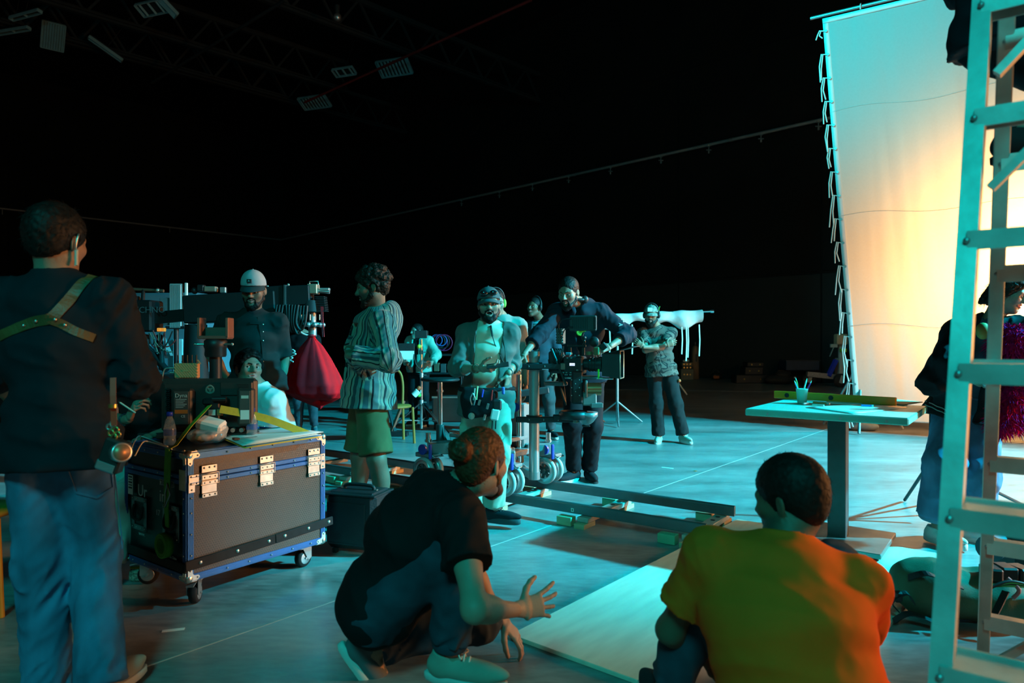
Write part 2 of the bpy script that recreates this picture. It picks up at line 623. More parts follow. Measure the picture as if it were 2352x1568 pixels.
def surfnets(d, lo, h):
    s = d < 0
    c = s.astype(np.int8)
    cs = c[:-1] + c[1:]
    cs = cs[:, :-1] + cs[:, 1:]
    cs = cs[:, :, :-1] + cs[:, :, 1:]
    act = (cs > 0) & (cs < 8)
    idx = np.full(act.shape, -1, np.int32)
    na = int(act.sum())
    idx[act] = np.arange(na, dtype=np.int32)
    acc = np.zeros((na, 3))
    cnt = np.zeros(na)
    quads = []
    for axis in range(3):
        sl0 = [slice(None)] * 3
        sl1 = [slice(None)] * 3
        sl0[axis], sl1[axis] = slice(None, -1), slice(1, None)
        s0, s1 = s[tuple(sl0)], s[tuple(sl1)]
        E = np.argwhere(s0 != s1)
        if not len(E): continue
        o1 = np.zeros(3, int)
        o1[axis] = 1
        d0 = d[tuple(E.T)]
        d1 = d[tuple((E + o1).T)]
        t = d0 / (d0 - d1)
        pos = E.astype(np.float64)
        pos[:, axis] += t
        b, e = [(1, 2), (2, 0), (0, 1)][axis]
        cells = []
        for ob, oe in ((1, 1), (0, 1), (0, 0), (1, 0)):
            q = E.copy()
            q[:, b] -= ob
            q[:, e] -= oe
            ok = np.all(q >= 0, 1) & np.all(q < np.array(act.shape), 1)
            q = np.clip(q, 0, np.array(act.shape) - 1)
            ids = np.where(ok, idx[tuple(q.T)], -1)
            cells.append(ids)
            g = ids >= 0
            for j in range(3):
                acc[:, j] += np.bincount(ids[g], pos[g, j], na)
            cnt += np.bincount(ids[g], minlength=na)
        Q = np.stack(cells, 1)
        good = np.all(Q >= 0, 1)
        flip = ~s0[tuple(E.T)]
        Q[flip] = Q[flip][:, ::-1]
        quads.append(Q[good])
    V = lo + h * acc / np.maximum(cnt, 1)[:, None]
    return V, np.concatenate(quads).astype(np.int32)
def sdf_obj(name, sh, h, m, parent=None, loc=(0, 0, 0), relax=0, disp=None):
    """mesh a Shape given in world coordinates; stored relative to loc; disp = (amp, freq, seed)"""
    V, F = sh.mesh(h, relax)
    if disp:
        for amp, fr, sd in (disp if isinstance(disp, list) else [disp]):
            N = vnormals(V, F)
            V = V + N * (amp * perlin(V[:, 0] * fr + sd, V[:, 1] * fr, V[:, 2] * fr))[:, None]
    V = V - np.array(list(loc))
    return link_mesh(name, V, F, m, parent, smooth=True)
def set_attr(o, name, arr):
    a = o.data.attributes.new(name, 'FLOAT_COLOR', 'POINT')
    b = np.ones((len(o.data.vertices), 4), np.float32)
    b[:, :arr.shape[1]] = arr
    a.data.foreach_set('color', b.ravel())
# ---------------------------------------------------------------- people
UP = Vector((0, 0, 1))
def ik(a, t, l1, l2, hint):
    """middle joint of a two-bone chain from a to t; returns (mid, end)"""
    a, t = Vector(a), Vector(t)
    d = t - a
    D = min(max(d.length, abs(l1 - l2) + 1e-3), (l1 + l2) * 0.999)
    n = d.normalized()
    t = a + n * D
    x = (l1 * l1 - l2 * l2 + D * D) / (2 * D)
    y = math.sqrt(max(l1 * l1 - x * x, 0))
    p = Vector(hint) - a
    p = p - n * p.dot(n)
    p = p.normalized() if p.length > 1e-5 else frame_of(n)[0]
    return a + n * x + p * y, t
class Person:
    def __init__(s, label, xy, face, H=1.78, skin=(.50, .33, .24), vox=.008, seed=1, cat='person', fat=1.0, z=0.0):
        s.loc = Vector((xy[0], xy[1], z))
        a = math.radians(face)
        s.f = Vector((math.sin(a), math.cos(a), 0))
        s.r = Vector((math.cos(a), -math.sin(a), 0))
        s.k = H / 1.78
        skin = tuple(c * .68 for c in skin)
        s.skin, s.h, s.seed, s.label, s.cat, s.fat = skin, vox * 1.08, seed, label, cat, fat
        s.L = dict(ua=.295 * s.k, fa=.262 * s.k, th=.435 * s.k, sh=.425 * s.k)
        l, k = s.l, s.k
        J = s.J = {}
        for sd, g in (('L', -1), ('R', 1)):
            J['hip' + sd] = l(g * .085, 0, .93)
            J['kn' + sd] = l(g * .10, .02, .50)
            J['an' + sd] = l(g * .11, -.03, .085)
            J['sh' + sd] = l(g * .165, -.015, 1.415)
            J['el' + sd] = l(g * .225, -.03, 1.125)
            J['wr' + sd] = l(g * .24, .04, .87)
            J['toe' + sd] = (s.f + s.r * (g * .18)).normalized()
            J['fd' + sd] = Vector((0, 0, -1))
            J['pn' + sd] = s.r * -g
        J['pelvis'] = l(0, 0, .97)
        J['waist'] = l(0, .005, 1.11)
        J['chest'] = l(0, .005, 1.30)
        J['neck'] = l(0, -.02, 1.495)
        J['head'] = l(0, .015, 1.655)
        s.hf, s.hu = s.f.copy(), UP.copy()
        s.curl = {'L': .45, 'R': .45}
        s.spread = {'L': .0, 'R': .0}
        s.root = None
    def l(s, x, y, z):
        """person coordinates (right, forward, up) in units of a 1.78 m body -> world"""
        return s.loc + (s.r * x + s.f * y + UP * z) * s.k
    def spine(s, pelvis, chest, neck, hipside=None, shside=None, shw=.165, bow=0.0):
        """set the trunk; hips and shoulders follow along the side vectors"""
        J, k = s.J, s.k
        hs = Vector(hipside or s.r).normalized()
        ss = Vector(shside or hs).normalized()
        p, c, n = Vector(pelvis), Vector(chest), Vector(neck)
        J['pelvis'], J['chest'], J['neck'] = p, c, n
        fw = ss.cross((n - p)).normalized()
        J['waist'] = p.lerp(c, .42) + fw * bow * -1
        dn = (p - J['waist']).normalized()
        yoke = n + (c - n).normalized() * (.078 * k)
        for sd, g in (('L', -1), ('R', 1)):
            J['hip' + sd] = p + hs * (g * .085 * k) + dn * (.03 * k)
            J['sh' + sd] = yoke + ss * (g * shw * k)
        s.ss, s.hs = ss, hs
        return s
    def look(s, head, fwd, up=None):
        s.J['head'] = Vector(head)
        f = Vector(fwd).normalized()
        u = Vector(up or UP)
        s.hf = f
        s.hu = (u - f * u.dot(f)).normalized()
        return s
    def arm(s, sd, wrist, hint, fd=None, pn=None, curl=None, spread=None):
        J = s.J
        J['el' + sd], J['wr' + sd] = ik(J['sh' + sd], wrist, s.L['ua'], s.L['fa'], hint)
        J['fd' + sd] = Vector(fd).normalized() if fd is not None else (J['wr' + sd] - J['el' + sd]).normalized()
        if pn is not None: J['pn' + sd] = Vector(pn).normalized()
        if curl is not None: s.curl[sd] = curl
        if spread is not None: s.spread[sd] = spread
        return s
    def legk(s, sd, ankle, hint, toe=None):
        J = s.J
        J['kn' + sd], J['an' + sd] = ik(J['hip' + sd], ankle, s.L['th'], s.L['sh'], hint)
        if toe is not None: J['toe' + sd] = Vector(toe).normalized()
        return s
    # ---- shapes that follow the skeleton
    def torso(s, sh, off=0.0, hem=None, wr=None, w=None, k=.035, flare=0.014, neckr=None, hemflat=True, deep=0.0):
        J, q = s.J, s.k
        hs, ss = J['hipR'] - J['hipL'], J['shR'] - J['shL']
        W = [(.160, .115), (.140, .104), (.158, .116), (.140, .088), (.058, .058)]
        W = [(a * q * (s.fat if i < 3 else 1) + off, b * q * (s.fat if i < 3 else 1) + off + (deep if i < 3 else 0)) for i, (a, b) in enumerate(W)]
        if neckr: W[4] = neckr
        yoke = J['neck'] + (J['chest'] - J['neck']).normalized() * (.07 * q)
        ch = [J['pelvis'], J['waist'], J['chest'], yoke, J['neck']]
        sd = [hs, hs.lerp(ss, .5), ss, ss, ss]
        if hem:
            W[0] = (W[0][0] + .014, W[0][1] + .010)
            d = (J['pelvis'] - J['waist']).normalized() if hem > 0 else Vector((0, 0, -1))
            e = J['pelvis'] + d * abs(hem)
            sh.add(seg(e, ch[0], (W[0][0] + flare, W[0][1] + flare), W[0], hs, flat=(1 if hemflat else 0, 0), wr=wr), k)
        for i in range(4):
            sh.add(seg(ch[i], ch[i + 1], W[i], W[i + 1], sd[i], wr=wr if i < 3 else None), k)
        for g in 'LR':
            sh.add(cone(J['neck'] + (yoke - J['neck']) * .25, J['sh' + g], .040 * q + off, .046 * q + off), .04)
            sh.add(cone(J['chest'] + (J['sh' + g] - yoke) * .40, J['sh' + g], .080 * q + off, .044 * q + off), .04)
        return sh
    def sleeve(s, sh, g, t1=2.0, off=0.0, flat=1, wr=(0, 0), k=.03, cuff=0.0, end=0.0):
        """along the arm: t1 0..1 upper arm, 1..2 forearm"""
        J, q = s.J, s.k
        a, e, w = J['sh' + g], J['el' + g], J['wr' + g]
        wu = (wr[0], wr[1], s.seed + ord(g), .3) if wr[0] else None
        wf = (wr[0], wr[1], s.seed + ord(g) + 7, .5) if wr[0] else None
        if t1 <= 1:
            r1 = (.050 + (.042 - .050) * t1) * q + off + end
            sh.add(cone(a, a.lerp(e, t1), .050 * q + off, r1, flat=(0, flat), wr=wu), k)
        else:
            t = t1 - 1
            sh.add(cone(a, e, .050 * q + off, .043 * q + off, wr=wu), k)
            r1 = (.043 + (.028 - .043) * t) * q + off + end
            sh.add(cone(e, e.lerp(w, t), .043 * q + off, r1, flat=(0, flat), wr=wf), k)
            if cuff:
                p, d = e.lerp(w, t), (w - e).normalized()
                sh.add(cone(p - d * .045, p, r1 + cuff, r1 + cuff, flat=(1, 1)), .008)
        return sh
    def pant(s, sh, g, t1=2.0, off=0.0, flat=1, wr=(0, 0), k=.04, end=0.0, knee=0.0, hipr=.082):
        J, q = s.J, s.k
        a, e, w = J['hip' + g], J['kn' + g], J['an' + g]
        wu = (wr[0] * .7, wr[1], s.seed + ord(g), .25) if wr[0] else None
        wf = (wr[0], wr[1], s.seed + ord(g) + 5, .4) if wr[0] else None
        f = s.fat ** .5
        if t1 <= 1:
            r1 = (hipr + (.060 - hipr) * t1) * q * f + off + end
            sh.add(cone(a, a.lerp(e, t1), hipr * q * f + off, r1, flat=(0, flat), wr=wu), k)
        else:
            t = t1 - 1
            rk = .060 * q * f + off + knee
            sh.add(cone(a, e, hipr * q * f + off, rk, wr=wu), k)
            r1 = (.060 + (.040 - .060) * t) * q * f + off + end
            sh.add(cone(e, e.lerp(w, t), rk, r1, flat=(0, flat), wr=wf), k)
        return sh
    def seat(s, sh, off=0.0, k=.05, top=.06):
        J, q = s.J, s.k
        hs = J['hipR'] - J['hipL']
        sh.add(seg(J['pelvis'] + (J['waist'] - J['pelvis']).normalized() * (top * q), (J['hipL'] + J['hipR']) / 2,
                   (.150 * q * s.fat + off, .108 * q * s.fat + off), (.150 * q * s.fat + off, .105 * q * s.fat + off), hs, flat=(1, 0)), k)
        return sh
    # ---- the body itself
    def hand(s, sh, g):
        J, q = s.J, s.k
        w, f = J['wr' + g], J['fd' + g]
        pn = J['pn' + g]
        pn = (pn - f * pn.dot(f)).normalized()
        side = f.cross(pn) * (-1 if g == 'L' else 1)      # towards the thumb
        c, sp = s.curl[g], s.spread[g]
        cl = c if isinstance(c, (list, tuple)) else [c] * 5
        kn = w + f * (.092 * q)
        sh.add(seg(w - (w - J['el' + g]).normalized() * .03, w + f * (.03 * q), (.0235 * q, .0215 * q), (.034 * q, .017 * q), side), .015)
        sh.add(seg(w + f * (.03 * q), kn, (.035 * q, .016 * q), (.040 * q, .013 * q), side), .015)
        LN = [(.044, .026, .022), (.048, .030, .023), (.044, .028, .022), (.035, .021, .019)]
        for i in range(4):
            o = (1.5 - i) * .0205 * q
            p = w + f * ((.090 - abs(i - 1) * .004) * q) + side * o
            d = (f + side * ((1.5 - i) * .16 * (sp + .25))).normalized()
            n = pn
            r = (.0092 - .0006 * i) * q
            ang = cl[i + 1] * .75
            for j, ln in enumerate(LN[i]):
                d, n = (d * math.cos(ang) + n * math.sin(ang)), (n * math.cos(ang) - d * math.sin(ang))
                e = p + d * (ln * q)
                sh.add(cone(p, e, r, r * .92), .004)
                p, r, ang = e, r * .92, cl[i + 1] * 1.05
        # thumb leaves the side of the palm near the wrist
        p = w + f * (.028 * q) + side * (.026 * q) + pn * .006
        d = (f * .55 + side * (.75 - .35 * cl[0]) + pn * (.25 + .5 * cl[0])).normalized()
        r = .0125 * q
        for j, ln in enumerate((.042, .032, .027)):
            e = p + d * (ln * q)
            sh.add(cone(p, e, r, r * .88), .008)
            p, r = e, r * .88
            d = (d + f * .25 - side * (.12 + .2 * cl[0])).normalized()
        return sh
    def hp(s, x, y, z):
        """head coordinates (right, forward, up) -> world"""
        return s.J['head'] + (s.hr * x + s.hf * y + s.hu * z) * s.k
    def headshape(s, open_mouth=0.0, wide=1.0, jaw=1.0):
        hp, k = s.hp, s.k
        R = (s.hr, s.hf, s.hu)
        E = lambda c, r, kk=.02: sh.add(ell(hp(*c), [v * k for v in r], R), kk)
        sh = Shape()
        E((0, -.012, .036), (.0745, .097, .086))
        E((0, .030, -.028), (.060 * wide, .062, .084), .03)
        for g in (-1, 1):
            sh.add(cone(hp(g * .048 * wide, .0, -.058), hp(g * .016, .066, -.1 * jaw), .020, .017), .03)
            E((g * .043 * wide, .058, -.018), (.022, .022, .02), .03)
            sh.add(cone(hp(g * .046, .068, .024), hp(g * .012, .086, .022), .011, .010), .018)
        E((0, .074, -.102 * jaw), (.021, .018, .017), .025)
        for g in (-1, 1):
            sh.sub(ell(hp(g * .031, .094, .002), (.019, .016, .0115), R), .012)
        sh.add(cone(hp(0, .086, .014), hp(0, .111, -.024), .0085, .0125), .012)
        for g in (-1, 1):
            E((g * .0115, .099, -.029), (.009, .011, .008), .008)
        dz = -.006 - .012 * open_mouth
        if open_mouth:
            sh.add(ell(hp(0, .076, -.066 + dz * .4), (.026, .018, .016 + .008 * open_mouth), R), .012)
        for z, r in ((-.0505, .0062), (-.0600 + dz, .0072)):
            sh.add(cone(hp(-.021, .082, -.056 + dz * .5), hp(0, .0925, z), .0045, r), .006)
            sh.add(cone(hp(.021, .082, -.056 + dz * .5), hp(0, .0925, z), .0045, r), .006)
        sh.sub(ell(hp(0, .098, -.0555 + dz * .5), (.021, .02, .0022 + .010 * open_mouth), R), .002)
        for g in (-1, 1):
            e = hp(g * .031, .0735, .001)
            sh.add(inter(ell(e, .0142 * k), half(hp(g * .031, .0735, .0040), s.hu)), .002)
            sh.add(inter(ell(e, .0139 * k), half(hp(g * .031, .0735, -.0048), s.hu * -1)), .002)
            ea = (s.hr + s.hf * (g * .35)).normalized()
            eR = (ea, (s.hf - ea * s.hf.dot(ea)).normalized(), s.hu)
            sh.add(ell(hp(g * .076, -.016, -.004), (.007, .0175, .029), eR), .006)
            sh.sub(ell(hp(g * .084, -.011, -.001), (.006, .010, .018), eR), .003)
        sh.add(cone(hp(0, -.022, -.05), s.J['neck'] + Vector((0, 0, .0)), .054 * k, .058 * k), .035)
        sh.add(cone(s.J['neck'], s.J['neck'].lerp(s.J['chest'], .35), .06 * k, .07 * k), .03)
        return sh
    def body(s, open_mouth=0.0, wide=1.0, lower=True, hands='LR', arms='LR', lips=(.42, .20, .17), stub=0.0, jaw=1.0, eyes=True, gaze=(0, 0), trunk=2.8):
        s.hr = s.hf.cross(s.hu).normalized()
        k, J = s.k, s.J
        parts = []
        hh = max(s.h * .48, .0034)
        V, F = s.headshape(open_mouth, wide, jaw).mesh(hh)
        C = np.tile(np.array(s.skin, np.float32), (len(V), 1))
        q = (V - np.array(list(J['head']))) / k
        x, y, z = q @ np.array(list(s.hr)), q @ np.array(list(s.hf)), q @ np.array(list(s.hu))
        lz = -.056 - .003
        lip = np.clip(1.3 - np.sqrt((x / .024) ** 2 + ((z - lz) / (.011 + .007 * open_mouth)) ** 2), 0, 1) * 3
        lip = np.clip(lip, 0, 1) * (y > .07)
        C = C * (1 - lip[:, None]) + np.array(lips) * lip[:, None]
        if open_mouth:
            inn = ((np.abs(x) < .02) & (np.abs(z - lz + .003) < .010 * open_mouth + .002) & (y < .088) & (y > .05))
            C[inn] = (.03, .01, .01)
        if stub:
            b = np.clip((-.022 - z) / .02, 0, 1) * np.clip((y + .03) / .04, 0, 1) * (z > -.125) * stub * (1 - lip)
            C = C * (1 - b[:, None]) + np.array((.05, .035, .03)) * b[:, None]
        parts.append((V, F, C))
        sh = Shape()
        s.torso(sh, -.012)
        for g in arms:
            sh1, sh = sh, Shape()
            s.sleeve(sh, g, 2.0, -.004, flat=0)
            e, w, a = J['el' + g], J['wr' + g], J['sh' + g]
            sh.add(ell(e.lerp(w, .28), (.044 * k, .044 * k, .075 * k), frame_of(w - e)), .02)
            sh.add(ell(a.lerp(e, .45), (.046 * k, .046 * k, .10 * k), frame_of(e - a)), .02)
            V, F = sh.mesh(s.h)
            parts.append((V, F, np.tile(np.array(s.skin, np.float32), (len(V), 1))))
            sh = sh1
        if lower:
            s.seat(sh, -.01)
            for g in 'LR':
                s.pant(sh, g, 2.0, -.006, flat=0)
                e, w = J['kn' + g], J['an' + g]
                bk = -Vector(J['toe' + g])
                sh.add(ell(e.lerp(w, .3) + bk * (.022 * k), (.05 * k, .05 * k, .11 * k), frame_of(w - e)), .03)
                sh.add(cone(w, w + J['toe' + g] * (.10 * k) - UP * (.04 * k), .032 * k, .024 * k), .02)
        V, F = sh.mesh(s.h * trunk)
        parts.append((V, F, np.tile(np.array(s.skin, np.float32), (len(V), 1))))
        for g in hands:
            sh = s.hand(Shape(), g)
            V, F = sh.mesh(max(s.h * .52, .0036))
            parts.append((V, F, np.tile(np.array(s.skin, np.float32), (len(V), 1))))
        n = 0
        VV, FF, CC = [], [], []
        for V, F, C in parts:
            VV.append(V); FF.append(F + n); CC.append(C)
            n += len(V)
        V = np.concatenate(VV) - np.array(list(s.loc))
        o = link_mesh('person', V, np.concatenate(FF), mat('skin', (.5, .33, .24), .52, attr='Col', var=.14, vscale=14, spec=.35, bump=.08, bscale=160), None, True)
        set_attr(o, 'Col', np.concatenate(CC))
        o.location = s.loc
        tag(o, s.label, s.cat)
        s.root = o
        if eyes:
            for g in (-1, 1):
                e = s.hp(g * .031, .0735, .001)
                gz = (s.hf + s.hr * gaze[0] + s.hu * gaze[1]).normalized()
                b = MB().ball(e - s.loc, .0128 * k, 14, 10).build('eye', mat('eye_white', (.34, .32, .30), .15, var=.02), o)
                MB().ball(e - s.loc + gz * (.0078 * k), .0070 * k, 10, 6).build('iris', mat('eye_iris', (.03, .018, .012), .1, var=.02), b)
        return o
    def cloth(s, name, sh, m, disp=None, relax=1, h=None, parent=None, uvs=None):
        o = sdf_obj(name, sh, h or s.h, m, parent or s.root, s.loc, relax, disp)
        return o
    # ---- head dress
    def hair(s, m, style='short', vol=1.0, back=-.075, front=.055, amp=.004, freq=60, brows=True, beard=0.0, mous=True, h=None, extra=None, strands=0, slen=.03, sr=.0011, swirl=0.0, name='hair', flowto=None, lift=.22):
        hp, k = s.hp, s.k
        R = (s.hr, s.hf, s.hu)
        sh = Shape()
        if style != 'none':
            v = .010 * vol
            sh.add(ell(hp(0, -.016, .040), ((.0745 + v) * k, (.097 + v) * k, (.086 + v * 1.1) * k), R, (amp, freq, s.seed)), .01)
            sh.add(ell(hp(0, -.060, -.012), (.058 * k, .046 * k, .062 * k), R, (amp, freq, s.seed)), .03)
            if extra: extra(sh)
            sh.sub(ell(hp(0, .118, -.010), (.078, .080, front + .03), R), .012)       # the face
            sh.sub(half(hp(0, .03, -.012), s.hu * -1 + s.hf * 1.25), .01)            # in front of and below the ears
            sh.sub(half(hp(0, -.06, back), s.hu * -1), .006)
            for g in (-1, 1):
                sh.sub(ell(hp(g * .088, -.012, -.008), (.018, .026, .034), R), .006)
        if brows:
            for g in (-1, 1):
                sh.add(cone(hp(g * .014, .0955, .0205), hp(g * .032, .0895, .0265), .0042, .0036), .003)
                sh.add(cone(hp(g * .032, .0895, .0265), hp(g * .049, .072, .0215), .0036, .002), .003)
        if beard:
            b = .004 + .010 * beard
            bs = Shape
            for g in (-1, 1):
                sh.add(cone(hp(g * .058, .006, -.018), hp(g * .056, .010, -.055), .010, .014 + b * .5), .012)
                sh.add(cone(hp(g * .056, .010, -.055), hp(g * .026, .066, -.096), .014 + b, .016 + b), .015)
                sh.add(cone(hp(g * .026, .066, -.096), hp(0, .074, -.104 - b), .016 + b, .018 + b), .015)
                if mous:
                    sh.add(cone(hp(0, .0965, -.0415), hp(g * .026, .083, -.050), .0058, .005), .004)
                    sh.add(cone(hp(g * .026, .083, -.050), hp(g * .031, .075, -.080), .006, .009), .006)
            sh.sub(ell(hp(0, .098, -.060), (.022, .016, .0125), R), .004)
        V, F = sh.mesh(h or max(s.h * .52, .0036))
        N = vnormals(V, F)
        V = V + N * (amp * .7 * perlin(V[:, 0] * freq * 2, V[:, 1] * freq * 2, V[:, 2] * freq * 2))[:, None]
        VV, FF = [V], [F]
        if strands and style != 'none':
            q = (V - np.array(list(s.J['head']))) / k
            ok = np.where(q @ np.array(list(s.hu)) > back + .01)[0]
            rs = np.random.RandomState(s.seed)
            pick = rs.choice(ok, strands)
            base = sum(len(a) for a in VV)
            flow = -s.hf * .5 - s.hu * .55
            vs, fs = [], []
            for ii in pick:
                p, n = Vector(V[ii]), Vector(N[ii])
                fl_ = (Vector(flowto) - p).normalized() if flowto is not None else flow
                t = fl_ - n * fl_.dot(n) + Vector(rs.normal(size=3)) * (.35 if flowto is None else .12)
                if swirl:
                    t = t + n.cross(s.hu) * swirl * rs.normal()
                t = (t.normalized() + n * lift).normalized()
                u = n.cross(t)
                u = u.normalized() if u.length > 1e-4 else frame_of(t)[0]
                nn = t.cross(u)
                L = slen * (.6 + .8 * rs.rand())
                for j in range(4):
                    f = j / 3
                    c = p + t * (L * f) - n * (L * .32 * f * f) - n * .002
                    r = sr * (1 - .8 * f)
                    for a in range(3):
                        vs.append(c + u * (r * math.cos(a * 2.094)) + nn * (r * math.sin(a * 2.094)))
                b0 = base + len(vs) - 12
                for j in range(3):
                    for a in range(3):
                        fs.append((b0 + j * 3 + a, b0 + j * 3 + (a + 1) % 3, b0 + j * 3 + 3 + (a + 1) % 3, b0 + j * 3 + 3 + a))
            VV.append(np.array([list(v_) for v_ in vs]))
            FF.append(np.array(fs, np.int32))
        return link_mesh(name, np.concatenate(VV) - np.array(list(s.loc)), np.concatenate(FF), m, s.root, True)
    def cap(s, m, mv, tilt=-.05, back=False, peak=.075, flatb=False, height=.0):
        """peaked cap: crown, peak, button"""
        hp, k = s.hp, s.k
        R = (s.hr, s.hf, s.hu)
        sh = Shape()
        sh.add(ell(hp(0, -.010, .040), (.086 * k, .108 * k, (.096 + height) * k), R), .01)
        if height: sh.add(ell(hp(0, .02, .075), (.074 * k, .075 * k, (.06 + height) * k), R), .02)
        sh.sub(half(hp(0, 0, .038), s.hu * -1 + s.hf * .10), .003)
        c = s.cloth('cap', sh, m, (.0015, 30, s.seed), 1, max(s.h * .5, .0035))
        g = -1 if back else 1
        def pk(u, v):
            a = (u - .5) * math.pi * .92
            r0 = Vector((.080 * math.sin(a), g * .094 * math.cos(a), 0))
            r1 = Vector((.088 * math.sin(a), g * (.094 * math.cos(a) + peak * math.cos(a) ** .6), 0))
            p = r0.lerp(r1, v)
            droop = (0 if flatb else .020) * (p.x / .08) ** 2 + tilt * v * -.5
            return hp(p.x, p.y - .008, .046 - droop) - s.loc
        MB().sheet(pk, 14, 5, .004).build('peak', mv, c)
        MB().ball(hp(0, -.010, .137 + height) - s.loc, .006, 8, 5).build('button', m, c)
        return c
    def shoe(s, g, mu, ms, up=None, L=.27, high=0.0, h=None, lace=None, roll=0.0, chunky=0.0, toe=None):
        """trainer on the foot: upper, sole, laces"""
        J, k = s.J, s.k
        an = J['an' + g]
        t = Vector(toe or J['toe' + g]).normalized()
        u = Vector(up or UP)
        u = (u - t * u.dot(t)).normalized()
        r = t.cross(u)
        b = an - u * (.085 * k)
        P = lambda x, y, z: b + (r * x + t * y + u * z) * k
        sh = Shape()
        R = (r, t, u)
        L = L * 1.0
        sh.add(ell(P(0, .07 + (L - .27) * .4, .052 + chunky * .3), (.041 * k, .135 * L / .27 * k, .034 * k), R), .02)
        sh.add(cone(P(0, -.035, .06), P(0, .13, .042), .038 * k, .030 * k), .03)
        sh.add(cone(P(0, -.02, .05), P(0, -.012, .105 + high), .040 * k, .043 * k, flat=(0, 1)), .02)
        sh.sub(half(P(0, 0, .016), u * -1), .002)
        o = s.cloth('shoe', sh, mu, None, 1, h or max(s.h * .62, .004))
        n = 28
        def out(a):
            c, q = math.cos(a), math.sin(a)
            y = .062 + .142 * L / .27 * c
            w = .046 * (abs(q) ** .8) * (1 if q > 0 else -1) * (1 - .12 * (c < 0))
            return w, y
        poly = [out(2 * math.pi * i / n) for i in range(n)]
        T = .030 + chunky
        mb = MB()
        vs = []
        for z, e in ((.0, .93), (.006, 1.0), (T - .004, 1.0), (T, .95)):
            for x, y in poly:
                vs.append(P(x * e, .062 + (y - .062) * e, z) - s.loc)
        fs = [(j * n + i, (j * n + (i + 1) % n), (j + 1) * n + (i + 1) % n, (j + 1) * n + i) for j in range(3) for i in range(n)]
        fs = [f[::-1] for f in fs]
        mb._add(vs, fs, True)
        mb._add(vs, [tuple(range(n)), tuple(range(3 * n, 4 * n))[::-1]])
        mb.build('sole', ms, o)
        if lace:
            lb = MB()
            for i in range(5):
                y = .055 + i * .019
                z = .100 - i * .0075
                lb.tube([P(-.022, y, z - .012) - s.loc, P(-.008, y + .003, z) - s.loc, P(.010, y + .008, z) - s.loc, P(.022, y + .010, z - .013) - s.loc], .0035, 6)
            for q in (-1, 1):
                lb.tube(smoothpath([P(0, .05, .102) - s.loc, P(q * .02, .045, .112) - s.loc, P(q * .034, .06, .10) - s.loc, P(q * .012, .056, .100) - s.loc], 4), .003, 5)
            lb.build('lace', lace, o)
        return o
# ---------------------------------------------------------------- the stage
def struct(o):
    o['kind'] = 'structure'
    return o
CORNER = Vector((-15.3, 45.7, 0))
DR = Vector((.7102, -.704, 0)).normalized()      # along the right wall, towards the camera
DL = Vector((-DR.y * -1 * -1, 0, 0))
DL = Vector((DR.y, -DR.x, 0))                    # along the left wall
NR, NL = DL.copy(), DR.copy()                    # wall normals into the room
def floor_mat():
    m = mat('stage_concrete', (.40, .40, .39), .38, var=.0, spec=.45)
    N, L, b = nodes(m)
    tc = N.new('ShaderNodeTexCoord')
    mp = N.new('ShaderNodeMapping')
    mp.inputs['Rotation'].default_value = (0, 0, math.radians(50))
    mp.inputs['Scale'].default_value = (1, 3.2, 1)
    L.new(tc.outputs['Object'], mp.inputs[0])
    n1 = N.new('ShaderNodeTexNoise'); n1.inputs['Scale'].default_value = .8; n1.inputs['Detail'].default_value = 8; n1.inputs['Roughness'].default_value = .62
    n2 = N.new('ShaderNodeTexNoise'); n2.inputs['Scale'].default_value = 9; n2.inputs['Detail'].default_value = 6
    n3 = N.new('ShaderNodeTexNoise'); n3.inputs['Scale'].default_value = 60; n3.inputs['Detail'].default_value = 3
    L.new(mp.outputs[0], n1.inputs[0]); L.new(mp.outputs[0], n2.inputs[0]); L.new(tc.outputs['Object'], n3.inputs[0])
    cr = N.new('ShaderNodeValToRGB')
    cr.color_ramp.elements[0].position, cr.color_ramp.elements[0].color = .36, (.13, .13, .125, 1)
    cr.color_ramp.elements[1].position, cr.color_ramp.elements[1].color = .64, (.36, .355, .345, 1)
    ad = N.new('ShaderNodeMath'); ad.operation = 'MULTIPLY_ADD'; ad.inputs[1].default_value = .35
    L.new(n2.outputs[0], ad.inputs[0])
    sc = N.new('ShaderNodeMath'); sc.operation = 'MULTIPLY'; sc.inputs[1].default_value = .65
    L.new(n1.outputs[0], sc.inputs[0]); L.new(sc.outputs[0], ad.inputs[2])
    L.new(ad.outputs[0], cr.inputs[0])
    # small pale scuffs
    sf = N.new('ShaderNodeTexNoise'); sf.inputs['Scale'].default_value = 5.5; sf.inputs['Detail'].default_value = 10; sf.inputs['Roughness'].default_value = .72
    L.new(mp.outputs[0], sf.inputs[0])
    sr = N.new('ShaderNodeMapRange'); sr.inputs[1].default_value, sr.inputs[2].default_value = .655, .70
    L.new(sf.outputs[0], sr.inputs[0])
    mx = N.new('ShaderNodeMix'); mx.data_type = 'RGBA'
    mx.inputs[7].default_value = (.46, .46, .44, 1)
    L.new(sr.outputs[0], mx.inputs[0]); L.new(cr.outputs[0], mx.inputs[6])
    L.new(mx.outputs[2], b.inputs['Base Color'])
    rr = N.new('ShaderNodeMapRange'); rr.inputs[3].default_value, rr.inputs[4].default_value = .22, .50
    L.new(n2.outputs[0], rr.inputs[0]); L.new(rr.outputs[0], b.inputs['Roughness'])
    bp = N.new('ShaderNodeBump'); bp.inputs['Strength'].default_value = .12; bp.inputs['Distance'].default_value = .004
    L.new(n3.outputs[0], bp.inputs['Height']); L.new(bp.outputs[0], b.inputs['Normal'])
    return m
WALLBLK = mat('wall_black_felt', (.010, .013, .013), .95, var=.2, vscale=.6, spec=.1)
WALLLOW = mat('wall_black_board', (.017, .026, .026), .85, var=.15, vscale=.4, spec=.15)
